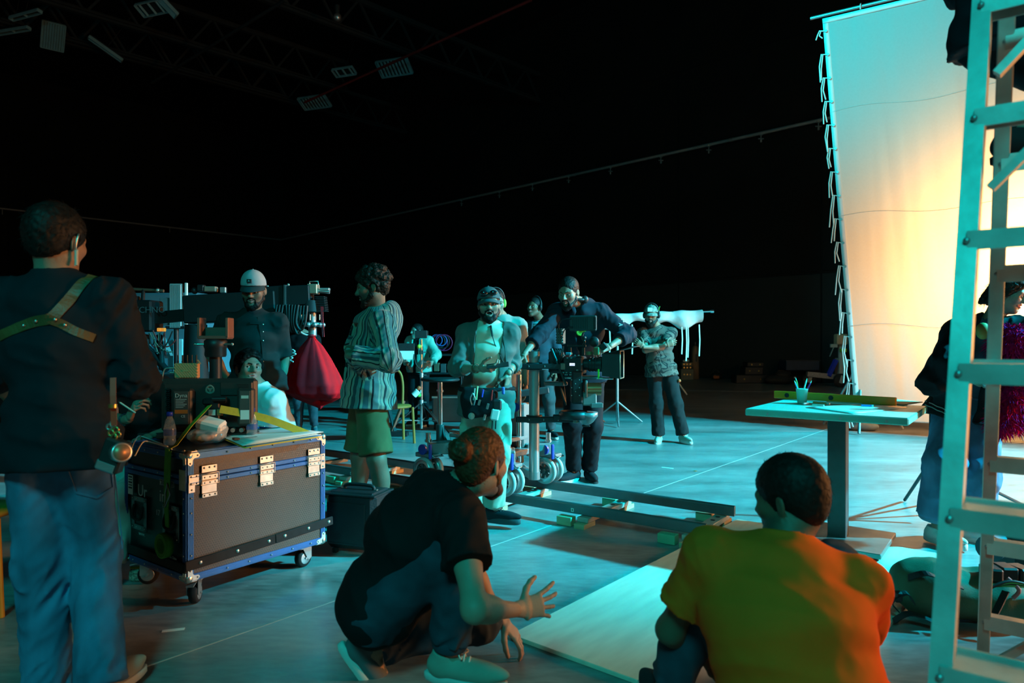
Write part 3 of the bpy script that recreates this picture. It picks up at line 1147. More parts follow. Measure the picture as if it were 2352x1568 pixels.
STEEL = mat('galvanised_steel', (.42, .44, .45), .42, .8, var=.15, vscale=20)
ALU = mat('aluminium', (.62, .63, .64), .33, .85, var=.08, vscale=15, stretch=(1, 1, 8))
BLKM = mat('black_metal', (.018, .020, .022), .45, .3, var=.15, vscale=20, spec=.5)
BLKP = mat('black_plastic', (.016, .017, .018), .5, var=.12, vscale=30, spec=.45)
RUBBER = mat('black_rubber', (.02, .02, .02), .75, var=.15, vscale=30, spec=.25)
WHITEP = mat('white_paper', (.80, .80, .76), .75, var=.03, vscale=10, spec=.2)
BRASS = mat('brass', (.60, .42, .14), .3, .9, var=.1)
CABLE = mat('black_cable', (.012, .013, .014), .55, var=.1)
A_ = CORNER + DR * 60
fl = MB()
_c = [CORNER + DL * 48, CORNER, A_, A_ + DL * 48]
fl._add([(p.x, p.y, 0) for p in _c] + [(p.x, p.y, -.2) for p in _c],
        [(0, 3, 2, 1)[::-1] if False else (0, 1, 2, 3)[::-1], (4, 5, 6, 7), (0, 1, 5, 4), (1, 2, 6, 5), (2, 3, 7, 6), (3, 0, 4, 7)])
FLOOR = struct(fl.build('floor', floor_mat()))
tag(FLOOR, 'scuffed grey concrete studio floor with pale joint lines', None)
# saw-cut joints filled with pale sealant
JM = mat('joint_sealant', (.42, .42, .39), .7, var=.2, vscale=8)
for a, b, w in ((gr(480, 1480), gr(1900, 985), .009), (gr(1330, 893), gr(1990, 903), .07)):
    d = (b - a).normalized()
    a2, b2 = a - d * (.6 if w < .05 else 0), b + d * 5
    MB().bar((a2.x, a2.y, .0004), (b2.x, b2.y, .0004), w, .0016).build('floor_joint', JM, FLOOR)
def wall(name, p, d, L, n, z1=15.0):
    w = MB()
    M = (p + d * (L / 2) - n * .15)
    w.bar(p - n * .15, p + d * L - n * .15, .3, 0.01)
    w = MB()
    R = Matrix((d, n, UP)).transposed()
    w.box(M + UP * (z1 / 2), (L, .3, z1), 0, R)
    o = struct(w.build(name, WALLBLK))
    # lower wall boards standing a little proud, one object each
    k, bw = 0, 5.0
    while k * bw < L - 1:
        c = p + d * (k * bw + bw / 2) + n * .03
        MB().box(c + UP * 1.68, (bw - .05, .06, 3.36), .012, R).build('wall_board', WALLLOW, o)
        MB().box(c + UP * 7.2, (bw - .05, .05, 7.5), .012, R).build('wall_panel', WALLBLK, o)
        k += 1
    return o
wall('wall_right', CORNER, DR, 46, NR)
wall('wall_left', CORNER, DL, 34, NL)
# ceiling deck and its beams
ce = MB()
ce._add([(p.x, p.y, 15.0) for p in _c] + [(p.x, p.y, 15.2) for p in _c], [(0, 1, 2, 3), (4, 7, 6, 5)])
CEIL = struct(ce.build('ceiling', WALLBLK))
BEAMM = mat('painted_beam', (.022, .030, .033), .7, var=.2, spec=.25)
REDM = mat('red_oxide_pipe', (.30, .02, .02), .6, var=.2)
def along(p, d, a, b):
    return p + d * a, p + d * b
def truss(name, p0, p1, label, grp, depth=1.1):
    """lattice girder: two chords and zig-zag webs"""
    t = thing(name, label, 'girder', p0, 0, grp)
    q = p1 - p0
    n = max(4, int(q.length / 1.5))
    MB().bar((0, 0, 0), q, .16, .16).bar((0, 0, 0), q, .32, .02).build('bottom_chord', BEAMM, t)
    MB().bar((0, 0, depth), q + UP * depth, .16, .16).build('top_chord', BEAMM, t)
    for i in range(n):
        a, b = q * (i / n), q * ((i + .5) / n) + UP * depth
        MB().bar(a, b, .07, .07).build('web', BEAMM, t)
        MB().bar(b, q * ((i + 1) / n), .07, .07).build('web', BEAMM, t)
    return t
ZB = 11.4
_w8 = ['seen behind the hanging cable', 'over the leftmost lamp', 'crossing above the far corner', 'at the top edge of the picture']
for i, (px, py, ln) in enumerate(((560, 205, 17), (300, 60, 17), (870, 95, 16), (140, 85, 15))):
    c = at(px, py, (ZB - CAMZ) * FPX / (784 - py))
    truss('ceiling_girder', c + DL * -8, c + DL * (ln - 8), 'dark lattice ceiling girder ' + _w8[i], 'ceiling girders')
# long red edged pipe and grey conduit under the roof
for (x0, y0), (x1, y1), m, r, nm, lb in (((1220, 0), (700, 235), REDM, .045, 'sprinkler_pipe', 'thin dark red pipe running diagonally under the ceiling'),
                                  ((655, 0), (350, 190), BEAMM, .05, 'conduit_pipe', 'thin grey conduit running diagonally under the ceiling')):
    zz = 9.55 if m is REDM else 9.3
    a = at(x0, y0, zz * FPX / (784 - y0)); b = at(x1, y1, zz * FPX / (784 - y1))
    o = MB().tube([a - a, b - a], r, 8).build(nm, m, None, a)
    tag(o, lb, 'pipe')
# wall pipe with hanging clamps
PZ = 8.0
PIPE = mat('pipe_grey', (.30, .33, .34), .5, .2, var=.1)
def wallpt(px):
    k = (px - 1176) / FPX
    # right wall: p = CORNER + DR t + NR .35
    q = CORNER + NR * .35
    t = (k * q.y - q.x) / (DR.x - k * DR.y)
    return q + DR * t
p0 = CORNER + NR * .35 + DR * .3
t = thing('wall_pipe', 'long grey curtain pipe fixed high along the right black wall', 'pipe', (p0.x, p0.y, PZ))
e = DR * 44
MB().tube([(0, 0, 0), e * .33, e * .66, e], .055, 10).build('tube', PIPE, t)
for px in (1060, 1147, 1223, 1306, 1402, 1518, 1628, 1748, 1880):
    q = wallpt(px) - p0
    q.z = 0
    c = MB()
    c.tube([q + UP * .0, q - UP * .22], .016, 6).box(q - UP * .02, (.10, .10, .10), .01).tube([q - UP * .16 - DR * .09, q - UP * .2 + DR * .09], .02, 6).box(q - UP * .25, (.05, .05, .09), .008)
    c.build('clamp', PIPE, t)
for px in (1320, 1680):
    q = wallpt(px) - p0
    q.z = 0
    MB().cyl(q - DR * .06, q + DR * .06, .066, n=10).build('coupling', STEEL, t)
p1 = CORNER + NL * .35 + DL * .3
t = thing('wall_pipe', 'grey curtain pipe fixed high along the left black wall', 'pipe', (p1.x, p1.y, PZ))
e = DL * 26
MB().tube([(0, 0, 0), e * .5, e], .05, 10).build('tube', PIPE, t)
for k in (7, 15):
    MB().tube([DL * k, DL * k - UP * .3], .02, 6).build('clamp', PIPE, t)
# louvred work lights hanging under the roof
LOUV = mat('louvre_blue_grey', (.22, .45, .52), .5, .0, var=.08)
def louvre(px, py, w, d, nslat, yaw, tilt, label, z=11.0):
    c = at(px, py, (z - CAMZ) * FPX / (784 - py))
    t = thing('ceiling_lamp', label, 'ceiling lamp', c, yaw, 'louvred lamps under the roof')
    R = Matrix.Rotation(-tilt, 4, 'X')
    b = MB(R)
    b.box((0, 0, .09), (w, d, .05), .01)
    b.build('housing', BEAMM, t)
    f = MB(R)
    for s in (-1, 1):
        f.box((s * w / 2, 0, .02), (.03, d, .10), .006).box((0, s * d / 2, .02), (w, .03, .10), .006)
    f.build('frame', LOUV, t)
    for i in range(nslat):
        MB(R).box((-w / 2 + (i + .5) * w / nslat, 0, .01), (.05, d - .04, .06), 0, Matrix.Rotation(.5, 3, 'Y')).build('slat', LOUV, t)
    MB(R).tube([(0, 0, .18), (0, 0, 1.6)], .012, 6).build('hanger', BEAMM, t)
    return t
louvre(905, 156, 1.25, .62, 9, math.radians(-20), math.radians(38), 'louvred ceiling lamp just below the red pipe, largest of the group')
louvre(722, 236, 1.30, .60, 9, math.radians(-20), math.radians(30), 'louvred ceiling lamp lowest of all, nearest the far corner')
louvre(790, 166, .85, .35, 3, math.radians(-20), math.radians(25), 'small ceiling lamp hanging on a cable left of the red pipe')
louvre(122, 84, .62, .85, 9, math.radians(40), math.radians(50), 'tilted louvred ceiling lamp near the top left corner')
louvre(242, 114, .20, 1.1, 2, math.radians(-55), math.radians(30), 'narrow ceiling lamp seen edge on beside the tilted louvred one')
louvre(348, 20, .95, .40, 3, math.radians(-20), math.radians(30), 'three slatted ceiling lamp at the top edge of the picture')
louvre(376, 8, .30, .85, 4, math.radians(-50), math.radians(40), 'short ceiling lamp touching the three slatted one at the top edge')
louvre(58, 36, 1.3, .14, 1, math.radians(-22), math.radians(10), 'long thin strip lamp in the top left corner')
louvre(30, 72, 1.3, .14, 1, math.radians(-16), math.radians(10), 'long thin strip lamp cut off by the left picture edge')
t = thing('sensor_lamp', 'small shiny round lamp under the roof at the top middle', 'ceiling lamp', at(775, 40, 20))
MB().ball((0, 0, 0), .12, 12, 8).build('bulb', ALU, t)
MB().cyl((0, 0, .05), (0, 0, .35), .07, n=10).build('socket', BEAMM, t)
# ---------------------------------------------------------------- diffusion cloth on its frame
BL, TL = at(1964, 960, 9.6), at(1889, 44, 9.6)
CE = Vector((.84, -.543, 0)).normalized()
CN = Vector((CE.y, -CE.x, 0))                  # towards the camera side
CN = CN if CN.y < 0 else -CN
CW = 6.0
m = bpy.data.materials.new('diffusion_cloth')
m.use_nodes = True
N, L = m.node_tree.nodes, m.node_tree.links
N.remove(N['Principled BSDF'])
df, tr, ms = N.new('ShaderNodeBsdfDiffuse'), N.new('ShaderNodeBsdfTranslucent'), N.new('ShaderNodeMixShader')
nz = N.new('ShaderNodeTexNoise'); nz.inputs['Scale'].default_value = 40
tc = N.new('ShaderNodeTexCoord'); L.new(tc.outputs['Object'], nz.inputs[0])
cr = N.new('ShaderNodeMix'); cr.data_type = 'RGBA'
cr.inputs[6].default_value, cr.inputs[7].default_value = (.80, .79, .77, 1), (.86, .85, .83, 1)
L.new(nz.outputs[0], cr.inputs[0])
L.new(cr.outputs[2], df.inputs[0]); L.new(cr.outputs[2], tr.inputs[0])
ms.inputs[0].default_value = .52
L.new(df.outputs[0], ms.inputs[1]); L.new(tr.outputs[0], ms.inputs[2])
L.new(ms.outputs[0], N['Material Output'].inputs[0])
CLOTHM = m
HEMM = mat('cloth_hem', (.74, .75, .74), .8, var=.04)
rig = thing('diffusion_frame', 'tall white diffusion cloth laced into a pipe frame at the right', 'diffusion screen', (BL.x, BL.y, 0))
O = Vector((BL.x, BL.y, 0))
def cpt(u, v, amp=1.0):
    p = BL.lerp(TL, v) + CE * (u * CW)
    x = u * CW
    fold = .020 * float(perlin(x * 1.7, v * 1.3, 3.1)) + .012 * float(perlin(x * 5.5 + .6 * v, v * 1.6, 9.0)) + .006 * float(perlin(x * 13, v * 3, 5.0))
    edge = min(1, u * CW / .15)
    sag = -.05 * (1 - abs(2 * v - 1)) * 0
    return p - O + CN * (fold * amp * edge + sag)
MB().sheet(lambda u, v: cpt(u, v), 150, 44).build('cloth', CLOTHM, rig)
for v in (.23, .505, .765):
    MB().tube([cpt(i / 120, v + .006 * math.sin(i * .2)) + CN * .004 for i in range(121)], .004, 5).build('seam', CLOTHM, rig)
MB().sheet(lambda u, v: cpt(u * .07 / CW, v, 0) + CN * .006, 1, 40, .008).build('hem', HEMM, rig)
MB().sheet(lambda u, v: cpt(u, 1 - v * .012, 0) + CN * .006, 60, 1, .008).build('hem', HEMM, rig)
fr = MB()
q = TL - O + UP * .06 - CN * .03
fr.tube([q - CE * .16, q + CE * (CW + .2)], .025, 10)
fr.build('top_pipe', ALU, rig)
MB().tube([BL - O - CN * .06 + CE * .05 - UP * .1, TL - O - CN * .06 + CE * .05], .025, 10).build('side_pipe', ALU, rig)
MB().tube([BL - O - CN * .05 - CE * .0, BL - O - CN * .05 + CE * CW], .022, 10).build('bottom_pipe', ALU, rig)
TIE = mat('white_tie', (.78, .78, .74), .8, var=.05)
rnd = random.Random(4)
for i in range(17):
    v = (i + .45) / 17
    p = BL.lerp(TL, v) - O + CN * .02
    a, b = rnd.uniform(-.03, .03), rnd.uniform(-.04, .02)
    ln = rnd.uniform(.26, .46) if rnd.random() > .2 else .1
    k = MB()
    k.tube([p + CE * .02, p - CE * .05 + UP * .02, p - CE * .075 - UP * (ln * .4), p - CE * (.07 + a) - UP * ln], .009, 5)
    k.tube([p + CE * .02, p - CE * .03 + UP * .015, p - CE * .05 - UP * (ln * .5), p - CE * (.045 + b) - UP * (ln * .93)], .009, 5)
    k.build('tie', TIE, rig)
    MB().cyl(p + CE * .035 + CN * .0, p + CE * .035 + CN * .012, .018, n=10).build('grommet', STEEL, rig)
for i in range(1, 8):
    p = TL - O + CE * (i * .48) + CN * .03
    MB().tube([p, p + UP * .06, p + UP * .10 - CN * .05, p + UP * .03 - CN * .10], .008, 5).build('tie', TIE, rig)
for x, dz in ((.98, 0), (1.9, .02)):
    p = BL - O + CE * x
    MB().tube([p, p - UP * .07 + CE * .02, p - UP * .165 + CE * .05], .010, 5).tube([p, p - UP * .08 - CE * .02, p - UP * .17 - CE * .0], .010, 5).build('tie', TIE, rig)
# stands that carry the frame, behind the cloth
for x in (.05, 5.6):
    k = MB()
    b = BL - O + CE * x - CN * .25
    b.z = 0
    k.tube([b + UP * .3, b + UP * 5.6], .03, 8)
    for a in (0, 2.1, 4.2):
        k.tube([b + UP * 1.0, b + Vector((.6 * math.cos(a), .6 * math.sin(a), .02))], .02, 6)
    k.build('stand', STEEL, rig)
sb = Shape()
c = gr(1972, 988)
sb.add(ell((c.x - .05, c.y + .05, .10), (.20, .13, .10)), .05).add(ell((c.x + .12, c.y, .06), (.16, .12, .06)), .05)
sb.sub(half((0, 0, .001), (0, 0, -1)), .002)
o = sdf_obj('sandbag', sb, .012, mat('teal_canvas', (.20, .26, .27), .8, bump=.2), None, c, 1, (.01, 12, 1))
o.location = c
tag(o, 'grey sandbag lying at the foot of the diffusion cloth', 'sandbag')
# warm lamp head behind the cloth
lampc = Vector((7.6, 9.6, 2.9)) - CN * .0
t = thing('studio_lamp', 'studio lamp on a stand glowing through the white cloth', 'lamp', (7.95, 10.05, 0))
MB().tube([(0, 0, .02), (0, 0, 2.3)], .025, 8).build('stand_post', BLKM, t)
for a in (0, 2.1, 4.2):
    MB().tube([(0, 0, .8), (.55 * math.cos(a), .55 * math.sin(a), .02)], .018, 6).build('leg', BLKM, t)
MB().cyl((.05, .05, 2.42), (.35, .38, 2.45), .22, .16, 20).build('lamp_head', BLKM, t)
# ---------------------------------------------------------------- plywood sheet on the floor
PLY = mat('pale_plywood', (.68, .62, .50), .6, var=.10, vscale=3, stretch=(1, 6, 1), bump=.06, bscale=40)
b0 = gr(1172, 1466)
ang = math.atan2(1.4, 1.18)
o = MB().box((1.24, -.61, .010), (2.48, 1.22, .018), .002).build('plywood_sheet', PLY)
o.location = (b0.x, b0.y, 0.0)
o.rotation_euler = (0, 0, ang)
tag(o, 'pale plywood sheet lying flat on the floor in front of the track', 'plywood sheet')
# ---------------------------------------------------------------- pedestal table and what lies on it
TEALP = mat('pale_green_laminate', (.14, .40, .34), .42, var=.06, vscale=8)
TP = Vector((2.03, 4.25, 0))
TR = math.radians(-37)
TZ = .862
t = thing('pedestal_table', 'square pale green table on a single dark column', 'table', TP + UP * .02, TR)
MB().box((0, 0, TZ - .022 - .02), (.87, .87, .042), .006).build('table_top', TEALP, t)
DKP = mat('dark_grey_steel', (.055, .065, .068), .45, .3, var=.15, vscale=10)
MB().box((0, 0, TZ - .055 - .02), (.40, .40, .022), .003).build('mounting_plate', DKP, t)
MB().box((0, 0, (TZ - .06) / 2), (.105, .09, TZ - .09), .004).build('column', DKP, t)
MB().box((0, 0, .030), (.56, .56, .03), .004).build('base_plate', mat('worn_steel_plate', (.20, .19, .18), .38, .5, var=.3, vscale=5), t)
for a in (-1, 1):
    for b in (-1, 1):
        MB().cyl((a * .25, b * .25, 0), (a * .25, b * .25, .02), .015, n=10).build('foot', RUBBER, t)
for a in (-.3, .1, .33):
    MB().cyl((a, -.4365, TZ - .045), (a, -.4325, TZ - .045), .007, n=10).build('screw', STEEL, t)
def tt(px, py, z=TZ):
    return gr(px, py, z)
c = tt(1842, 926)
cup = thing('pencil_cup', 'mint green paper cup holding coloured pencils on the table', 'cup', c)
prof = [(.026, .0), (.028, .002), (.037, .092), (.039, .096), (.036, .097), (.033, .094), (.027, .006), (.0, .005)]
MB().lathe(prof, n=28).build('cup_wall', mat('mint_paper', (.38, .66, .56), .6, var=.03), cup)
for (dx, dy, ln, col, nm, lb) in ((-.034, 0, .155, (.10, .45, .80), 'pencil', 'light blue pencil leaning furthest left in the mint cup'),
                              (-.017, .01, .165, (.80, .40, .08), 'pencil', 'orange pencil leaning left in the mint cup'),
                              (.024, .005, .165, (.75, .78, .70), 'pencil', 'white pencil with blue tip leaning right in the mint cup'),
                              (.038, -.005, .160, (.75, .02, .22), 'pencil', 'magenta pencil leaning furthest right in the mint cup')):
    m = mat('pencil_%s' % lb.split()[0], col, .4, var=.05)
    b = c + Vector((dx * -.3, dy, .008))
    d = Vector((dx * 1.9, dy * 2, .15)).normalized()
    p = MB().cyl((0, 0, 0), d * (ln - .018), .0048, n=8, smooth=False).build(nm, m, None, b)
    MB().cyl(d * (ln - .018), d * ln, .0048, .0008, n=8).build('tip', mat('pencil_tip', (.75, .62, .48), .6), p)
    tag(p, lb, 'pencil', 'pencils in the mint cup')
def slab(name, corners, th, m, label, cat, group=None, curl=0.0):
    cs = [Vector(q) for q in corners]
    o0 = cs[0]
    b = MB()
    b.sheet(lambda u, v: (cs[0].lerp(cs[1], u)).lerp(cs[3].lerp(cs[2], u), v) - o0 + UP * (th + curl * u * u * v), 6, 6, th)
    o = b.build(name, m, None, o0)
    return tag(o, label, cat, group)
slab('paper_sheet', [tt(1850, 936), tt(1958, 951), tt(2085, 936), tt(1990, 925)], .002, WHITEP, 'large white drawing paper nearest the front of the table', 'paper')
slab('paper_sheet', [tt(1880, 925, TZ + .003), tt(1960, 930, TZ + .003), tt(2010, 921, TZ + .003), tt(1935, 917, TZ + .003)], .002, WHITEP, 'small white paper behind the large drawing paper', 'paper')
slab('paper_sheet', [tt(2012, 925, TZ + .001), tt(2075, 931, TZ + .001), tt(2120, 924, TZ + .001), tt(2055, 917, TZ + .001)], .004, mat('kraft_paper', (.45, .32, .20), .7), 'brown sheet under the papers at the right of the table', 'paper')
for (x0, y0, x1, y1, col, lb, r) in ((1846, 927, 1856, 926, (.75, .55, .55), 'pale pink eraser stick beside the mint cup', .006),
                                (1866, 929, 1892, 931, (.45, .70, .55), 'light green marker lying left of the papers', .005),
                                (1868, 924, 1905, 927, (.75, .35, .12), 'orange capped marker lying behind the green one', .006),
                                (1952, 920, 2016, 926, (.55, .03, .06), 'dark red pencil lying on the papers', .0065),
                                (1978, 931, 2006, 932, (.05, .20, .60), 'blue crayon lying on the large drawing paper', .006)):
    a, b = tt(x0, y0, TZ + .009), tt(x1, y1, TZ + .009)
    o = MB().cyl((0, 0, 0), b - a, r, n=10).build('marker_pen', mat('marker_' + lb.split()[0] + lb.split()[1], col, .4), None, a)
    k = MB().cyl((b - a) * .86, (b - a) * 1.02, r * 1.12, n=10).build('pen_cap', mat('marker_cap', (.7, .7, .66), .4), o)
    tag(o, lb, 'marker pen')
# long yellow spirit level lying along the far edge of the table
a, b = gr(1781, 914, TZ), gr(2060, 931.5, TZ)
a, b = a + Vector((-.012, -.015, .028)), b + Vector((-.012, -.015, .028))
o = MB().bar((0, 0, 0), b - a, .022, .052, bev=.003).build('spirit_level', mat('level_yellow', (.75, .26, .01), .4, var=.06), None, a)
tag(o, 'long yellow spirit level along the back edge of the green table', 'spirit level')
nrm = (b - a).cross(UP).normalized()
for f in (.12, .5):
    p = (b - a) * f + nrm * .013
    MB().cyl(p - nrm * .002, p + nrm * .002, .016, n=14).build('vial', BLKP, o)
# ---------------------------------------------------------------- step ladder close on the right
LADM = mat('worn_aluminium_paint', (.52, .55, .53), .42, .35, var=.22, vscale=9, bump=.05, bscale=60)
FB, FS = Vector((.737, 1.24, 0)), Vector((.183, .23, 1))
RB, RS = Vector((1.745, 2.535, 0)), Vector((-.223, -.325, 1))
RD = Vector((.793, -.609, 0)).normalized()
lad = thing('step_ladder', 'tall scratched aluminium step ladder close to the camera', 'ladder', (FB.x, FB.y, 0))
sp = Vector((.609, .793, 0))
def lp(b, s_, z, w=0.0):
    return b + s_ * z + RD * w - FB
for w0, w1, nm in ((0, .06, 'front_rail'), (.56, .50, 'front_rail')):
    a, b = lp(FB, FS, 0, w0), lp(FB, FS, 2.42, w1)
    k = MB()
    k.bar(a, b, .040, .006, up=sp)
    k.bar(a + sp * .035 + RD * (.018 if w0 == 0 else -.018), b + sp * .035 + RD * (.018 if w0 == 0 else -.018), .005, .07, up=sp)
    k.bar(a + sp * .068, b + sp * .068, .036, .006, up=sp)
    k.build(nm, LADM, lad)
for w0, w1 in ((0, .06), (.56, .50)):
    a, b = lp(RB, RS, 0, w0), lp(RB, RS, 2.40, w1)
    k = MB()
    k.bar(a, b, .038, .022, up=sp, bev=.003)
    k.build('rear_rail', LADM, lad)
for i in range(1, 8):
    z = .3 * i
    w = .06 * z / 2.42
    a, b = lp(FB, FS, z, w), lp(FB, FS, z, .56 - w)
    k = MB()
    k.bar(a - sp * .006 + UP * .0, b - sp * .006, .004, .044, up=UP)
    k.bar(a + sp * .045 + UP * .020, b + sp * .045 + UP * .020, .10, .005, up=UP)
    k.bar(a + sp * .10 + UP * .012, b + sp * .10 + UP * .012, .004, .035, up=UP)
    k.build('step', LADM, lad)
    for q in (a, b):
        MB().lathe([(.0, -.004), (.006, -.003), (.0075, 0)], q - sp * .011, sp, 12).build('rivet', STEEL, lad)
    if z < 2.2:
        z2 = z - .03
        w = .06 * z2 / 2.4
        a, b = lp(RB, RS, z2, w), lp(RB, RS, z2, .56 - w)
        MB().bar(a - sp * .014, b - sp * .014, .006, .05, up=UP).bar(a + UP * .022 + sp * .008, b + UP * .022 + sp * .008, .04, .005).build('rear_rung', LADM, lad)
        MB().lathe([(.0, -.004), (.006, -.003), (.0075, 0)], a - sp * .012, sp, 12).build('rivet', STEEL, lad)
        # gusset struts under the steps
    if i in (6, 7):
        a = lp(FB, FS, z, w)
        MB().bar(a + sp * .05 + RD * .03 - UP * .16, a + sp * .05 + RD * .17 - UP * .01, .03, .02).build('strut', LADM, lad)
a = lp(RB, RS, .0, .01)
MB().bar(a + UP * .06, a + RD * .22 + UP * .27, .03, .025).build('strut', LADM, lad)
MB().box(lp(FB, FS, 2.46, .28) + sp * .06, (.60, .24, .05), .01, Matrix((RD, sp, UP)).transposed()).build('top_cap', LADM, lad)
for z in (1.2,):
    for w in (.03, .53):
        MB().bar(lp(FB, FS, z, w) + sp * .04, lp(RB, RS, z, w), .02, .006).build('spreader', LADM, lad)
# ---------------------------------------------------------------- flight case with the video desk on top
def sharecopy(o, parent, loc, rot=None):
    c = o.copy()
    COL.objects.link(c)
    c.parent = parent
    c.location = loc
    if rot is not None: c.rotation_euler = rot
    return c
def hex_mat():
    m = mat('hex_phenolic_board', (.060, .040, .030), .30, var=.0, spec=.6)
    N, L, b = nodes(m)
    tc = N.new('ShaderNodeTexCoord')
    def vm(op, a, bb=None):
        n = N.new('ShaderNodeVectorMath'); n.operation = op
        if isinstance(a, tuple): n.inputs[0].default_value = a
        else: L.new(a, n.inputs[0])
        if bb is not None:
            if isinstance(bb, tuple): n.inputs[1].default_value = bb
            else: L.new(bb, n.inputs[1])
        return n.outputs[0] if op not in ('DOT_PRODUCT', 'LENGTH') else n.outputs[1]
    def mt(op, a, bb=None):
        n = N.new('ShaderNodeMath'); n.operation = op
        for i, q in enumerate((a, bb)):
            if q is None: continue
            if isinstance(q, (int, float)): n.inputs[i].default_value = q
            else: L.new(q, n.inputs[i])
        return n.outputs[0]
    S = 1 / .0125
    sx = N.new('ShaderNodeSeparateXYZ'); L.new(tc.outputs['Object'], sx.inputs[0])
    cb = N.new('ShaderNodeCombineXYZ')
    L.new(sx.outputs[0], cb.inputs[0]); L.new(sx.outputs[2], cb.inputs[1])
    p = vm('MULTIPLY', cb.outputs[0], (S, S, 0))
    q = vm('MULTIPLY', p, (1, 1 / 1.7320508, 0))
    R = (1, 1.7320508, 0)
    fa = vm('MULTIPLY', vm('SUBTRACT', vm('FRACTION', q), (.5, .5, 0)), R)
    fb = vm('MULTIPLY', vm('SUBTRACT', vm('FRACTION', vm('ADD', q, (.5, .5, 0))), (.5, .5, 0)), R)
    la, lb = vm('LENGTH', fa), vm('LENGTH', fb)
    sel = mt('LESS_THAN', la, lb)
    mx = N.new('ShaderNodeMix'); mx.data_type = 'VECTOR'
    L.new(sel, mx.inputs[0]); L.new(fb, mx.inputs[4]); L.new(fa, mx.inputs[5])
    ab = vm('ABSOLUTE', mx.outputs[1])
    d = mt('MAXIMUM', vm('DOT_PRODUCT', ab, (1, 0, 0)), vm('DOT_PRODUCT', ab, (.5, .8660254, 0)))
    st = N.new('ShaderNodeMapRange'); st.inputs[1].default_value, st.inputs[2].default_value = .36, .42
    L.new(d, st.inputs[0])
    cm = N.new('ShaderNodeMix'); cm.data_type = 'RGBA'
    cm.inputs[6].default_value, cm.inputs[7].default_value = (.028, .020, .016, 1), (.105, .075, .055, 1)
    L.new(st.outputs[0], cm.inputs[0]); L.new(cm.outputs[2], b.inputs['Base Color'])
    bp = N.new('ShaderNodeBump'); bp.inputs['Strength'].default_value = .35; bp.inputs['Distance'].default_value = .002
    L.new(st.outputs[0], bp.inputs['Height']); L.new(bp.outputs[0], b.inputs['Normal'])
    return m
HEX = hex_mat()
BLUEA = mat('blue_anodised', (.03, .13, .36), .36, .55, var=.12, vscale=10)
NICK = mat('nickel_steel', (.58, .55, .50), .32, .9, var=.15, vscale=25)
PANELB = mat('black_laminate', (.014, .016, .017), .35, var=.15, vscale=15, spec=.5)
ex, ey = Vector((.584, .812, 0)).normalized(), Vector((-.812, .584, 0)).normalized()
CO = Vector((-1.528, 3.21, 0))
CL, CD, Z0, Z1 = .80, .60, .14, .742
CA = math.atan2(ex.y, ex.x)
case = thing('flight_case', 'blue edged black flight case on castors with straps and papers on top', 'flight case', CO, CA)
ZL = .615                     # lid line
MB().box((CL / 2, CD / 2, (Z0 + ZL) / 2), (CL - .012, CD - .012, ZL - Z0), .002).build('body', PANELB, case)
MB().box((CL / 2, CD / 2, (Z1 + ZL) / 2), (CL - .012, CD - .012, Z1 - ZL), .002).build('lid', PANELB, case)
MB().box((CL / 2, .003, (Z0 + ZL) / 2), (CL - .03, .008, ZL - Z0 - .01), 0).build('front_panel', HEX, case)
MB().box((CL / 2, .003, (Z1 + ZL) / 2), (CL - .03, .008, Z1 - ZL - .01), 0).build('lid_front_panel', HEX, case)
def edge(p0, p1, na, nb, w=.030, ridge=True):
    """L extrusion along an edge with faces towards na and nb"""
    p0, p1, na, nb = Vector(p0), Vector(p1), Vector(na), Vector(nb)
    e = MB()
    d = (p1 - p0).normalized()
    for n, o in ((na, nb), (nb, na)):
        c = (p0 + p1) / 2 - o * (w / 2) + n * .003
        R = Matrix((d, o, n)).transposed()
        e.box(c, ((p1 - p0).length, w, .006), .001, R)
        for f in (.3, .55, .8):
            e.box(c + o * (w * (.5 - f)) + n * .0035, ((p1 - p0).length, .0025, .002), 0, R)
    return e.build('edge_profile', BLUEA, case)
X, Y, Z = Vector((1, 0, 0)), Vector((0, 1, 0)), UP
for z, nz in ((Z0, -Z), (Z1, Z)):
    edge((0, 0, z), (CL, 0, z), -Y, nz); edge((0, CD, z), (CL, CD, z), Y, nz)
    edge((0, 0, z), (0, CD, z), -X, nz); edge((CL, 0, z), (CL, CD, z), X, nz)
for x, nx in ((0, -X), (CL, X)):
    for y, ny in ((0, -Y), (CD, Y)):
        edge((x, y, Z0), (x, y, Z1), nx, ny)
for z in (ZL - .013, ZL + .013):
    MB().box((CL / 2, -.002, z), (CL - .02, .012, .023), .003).box((CL / 2, -.009, z), (CL - .02, .003, .003)).build('lid_profile', BLUEA, case)
    MB().box((-.002, CD / 2, z), (.012, CD - .02, .023), .003).build('lid_profile', BLUEA, case)
    MB().box((CL + .002, CD / 2, z), (.012, CD - .02, .023), .003).build('lid_profile', BLUEA, case)
# ball corners
first = None
for x, sx_ in ((0, -1), (CL, 1)):
    for y, sy_ in ((0, -1), (CD, 1)):
        for z, sz_ in ((Z0, -1), (Z1, 1)):
            c = Vector((x, y, z))
            k = MB()
            k.ball(c - Vector((sx_, sy_, sz_)) * .010, .023, 16, 10)
            for n, a, b in ((X * sx_, Y * -sy_, Z * -sz_), (Y * sy_, X * -sx_, Z * -sz_), (Z * sz_, X * -sx_, Y * -sy_)):
                poly = [(0, 0), (.050, 0), (.060, .012), (.052, .022), (.032, .024), (.024, .032), (.022, .052), (.012, .060), (0, .050)]
                if a.cross(b).dot(n) < 0: a, b = b, a
                k.prism(poly, c + n * .004, a, b, .004)
                for q, w in ((.048, .012), (.012, .048)):
                    k.ball(c + n * .009 + a * q + b * w, .0045, 8, 5)
            k.build('ball_corner', NICK, case)
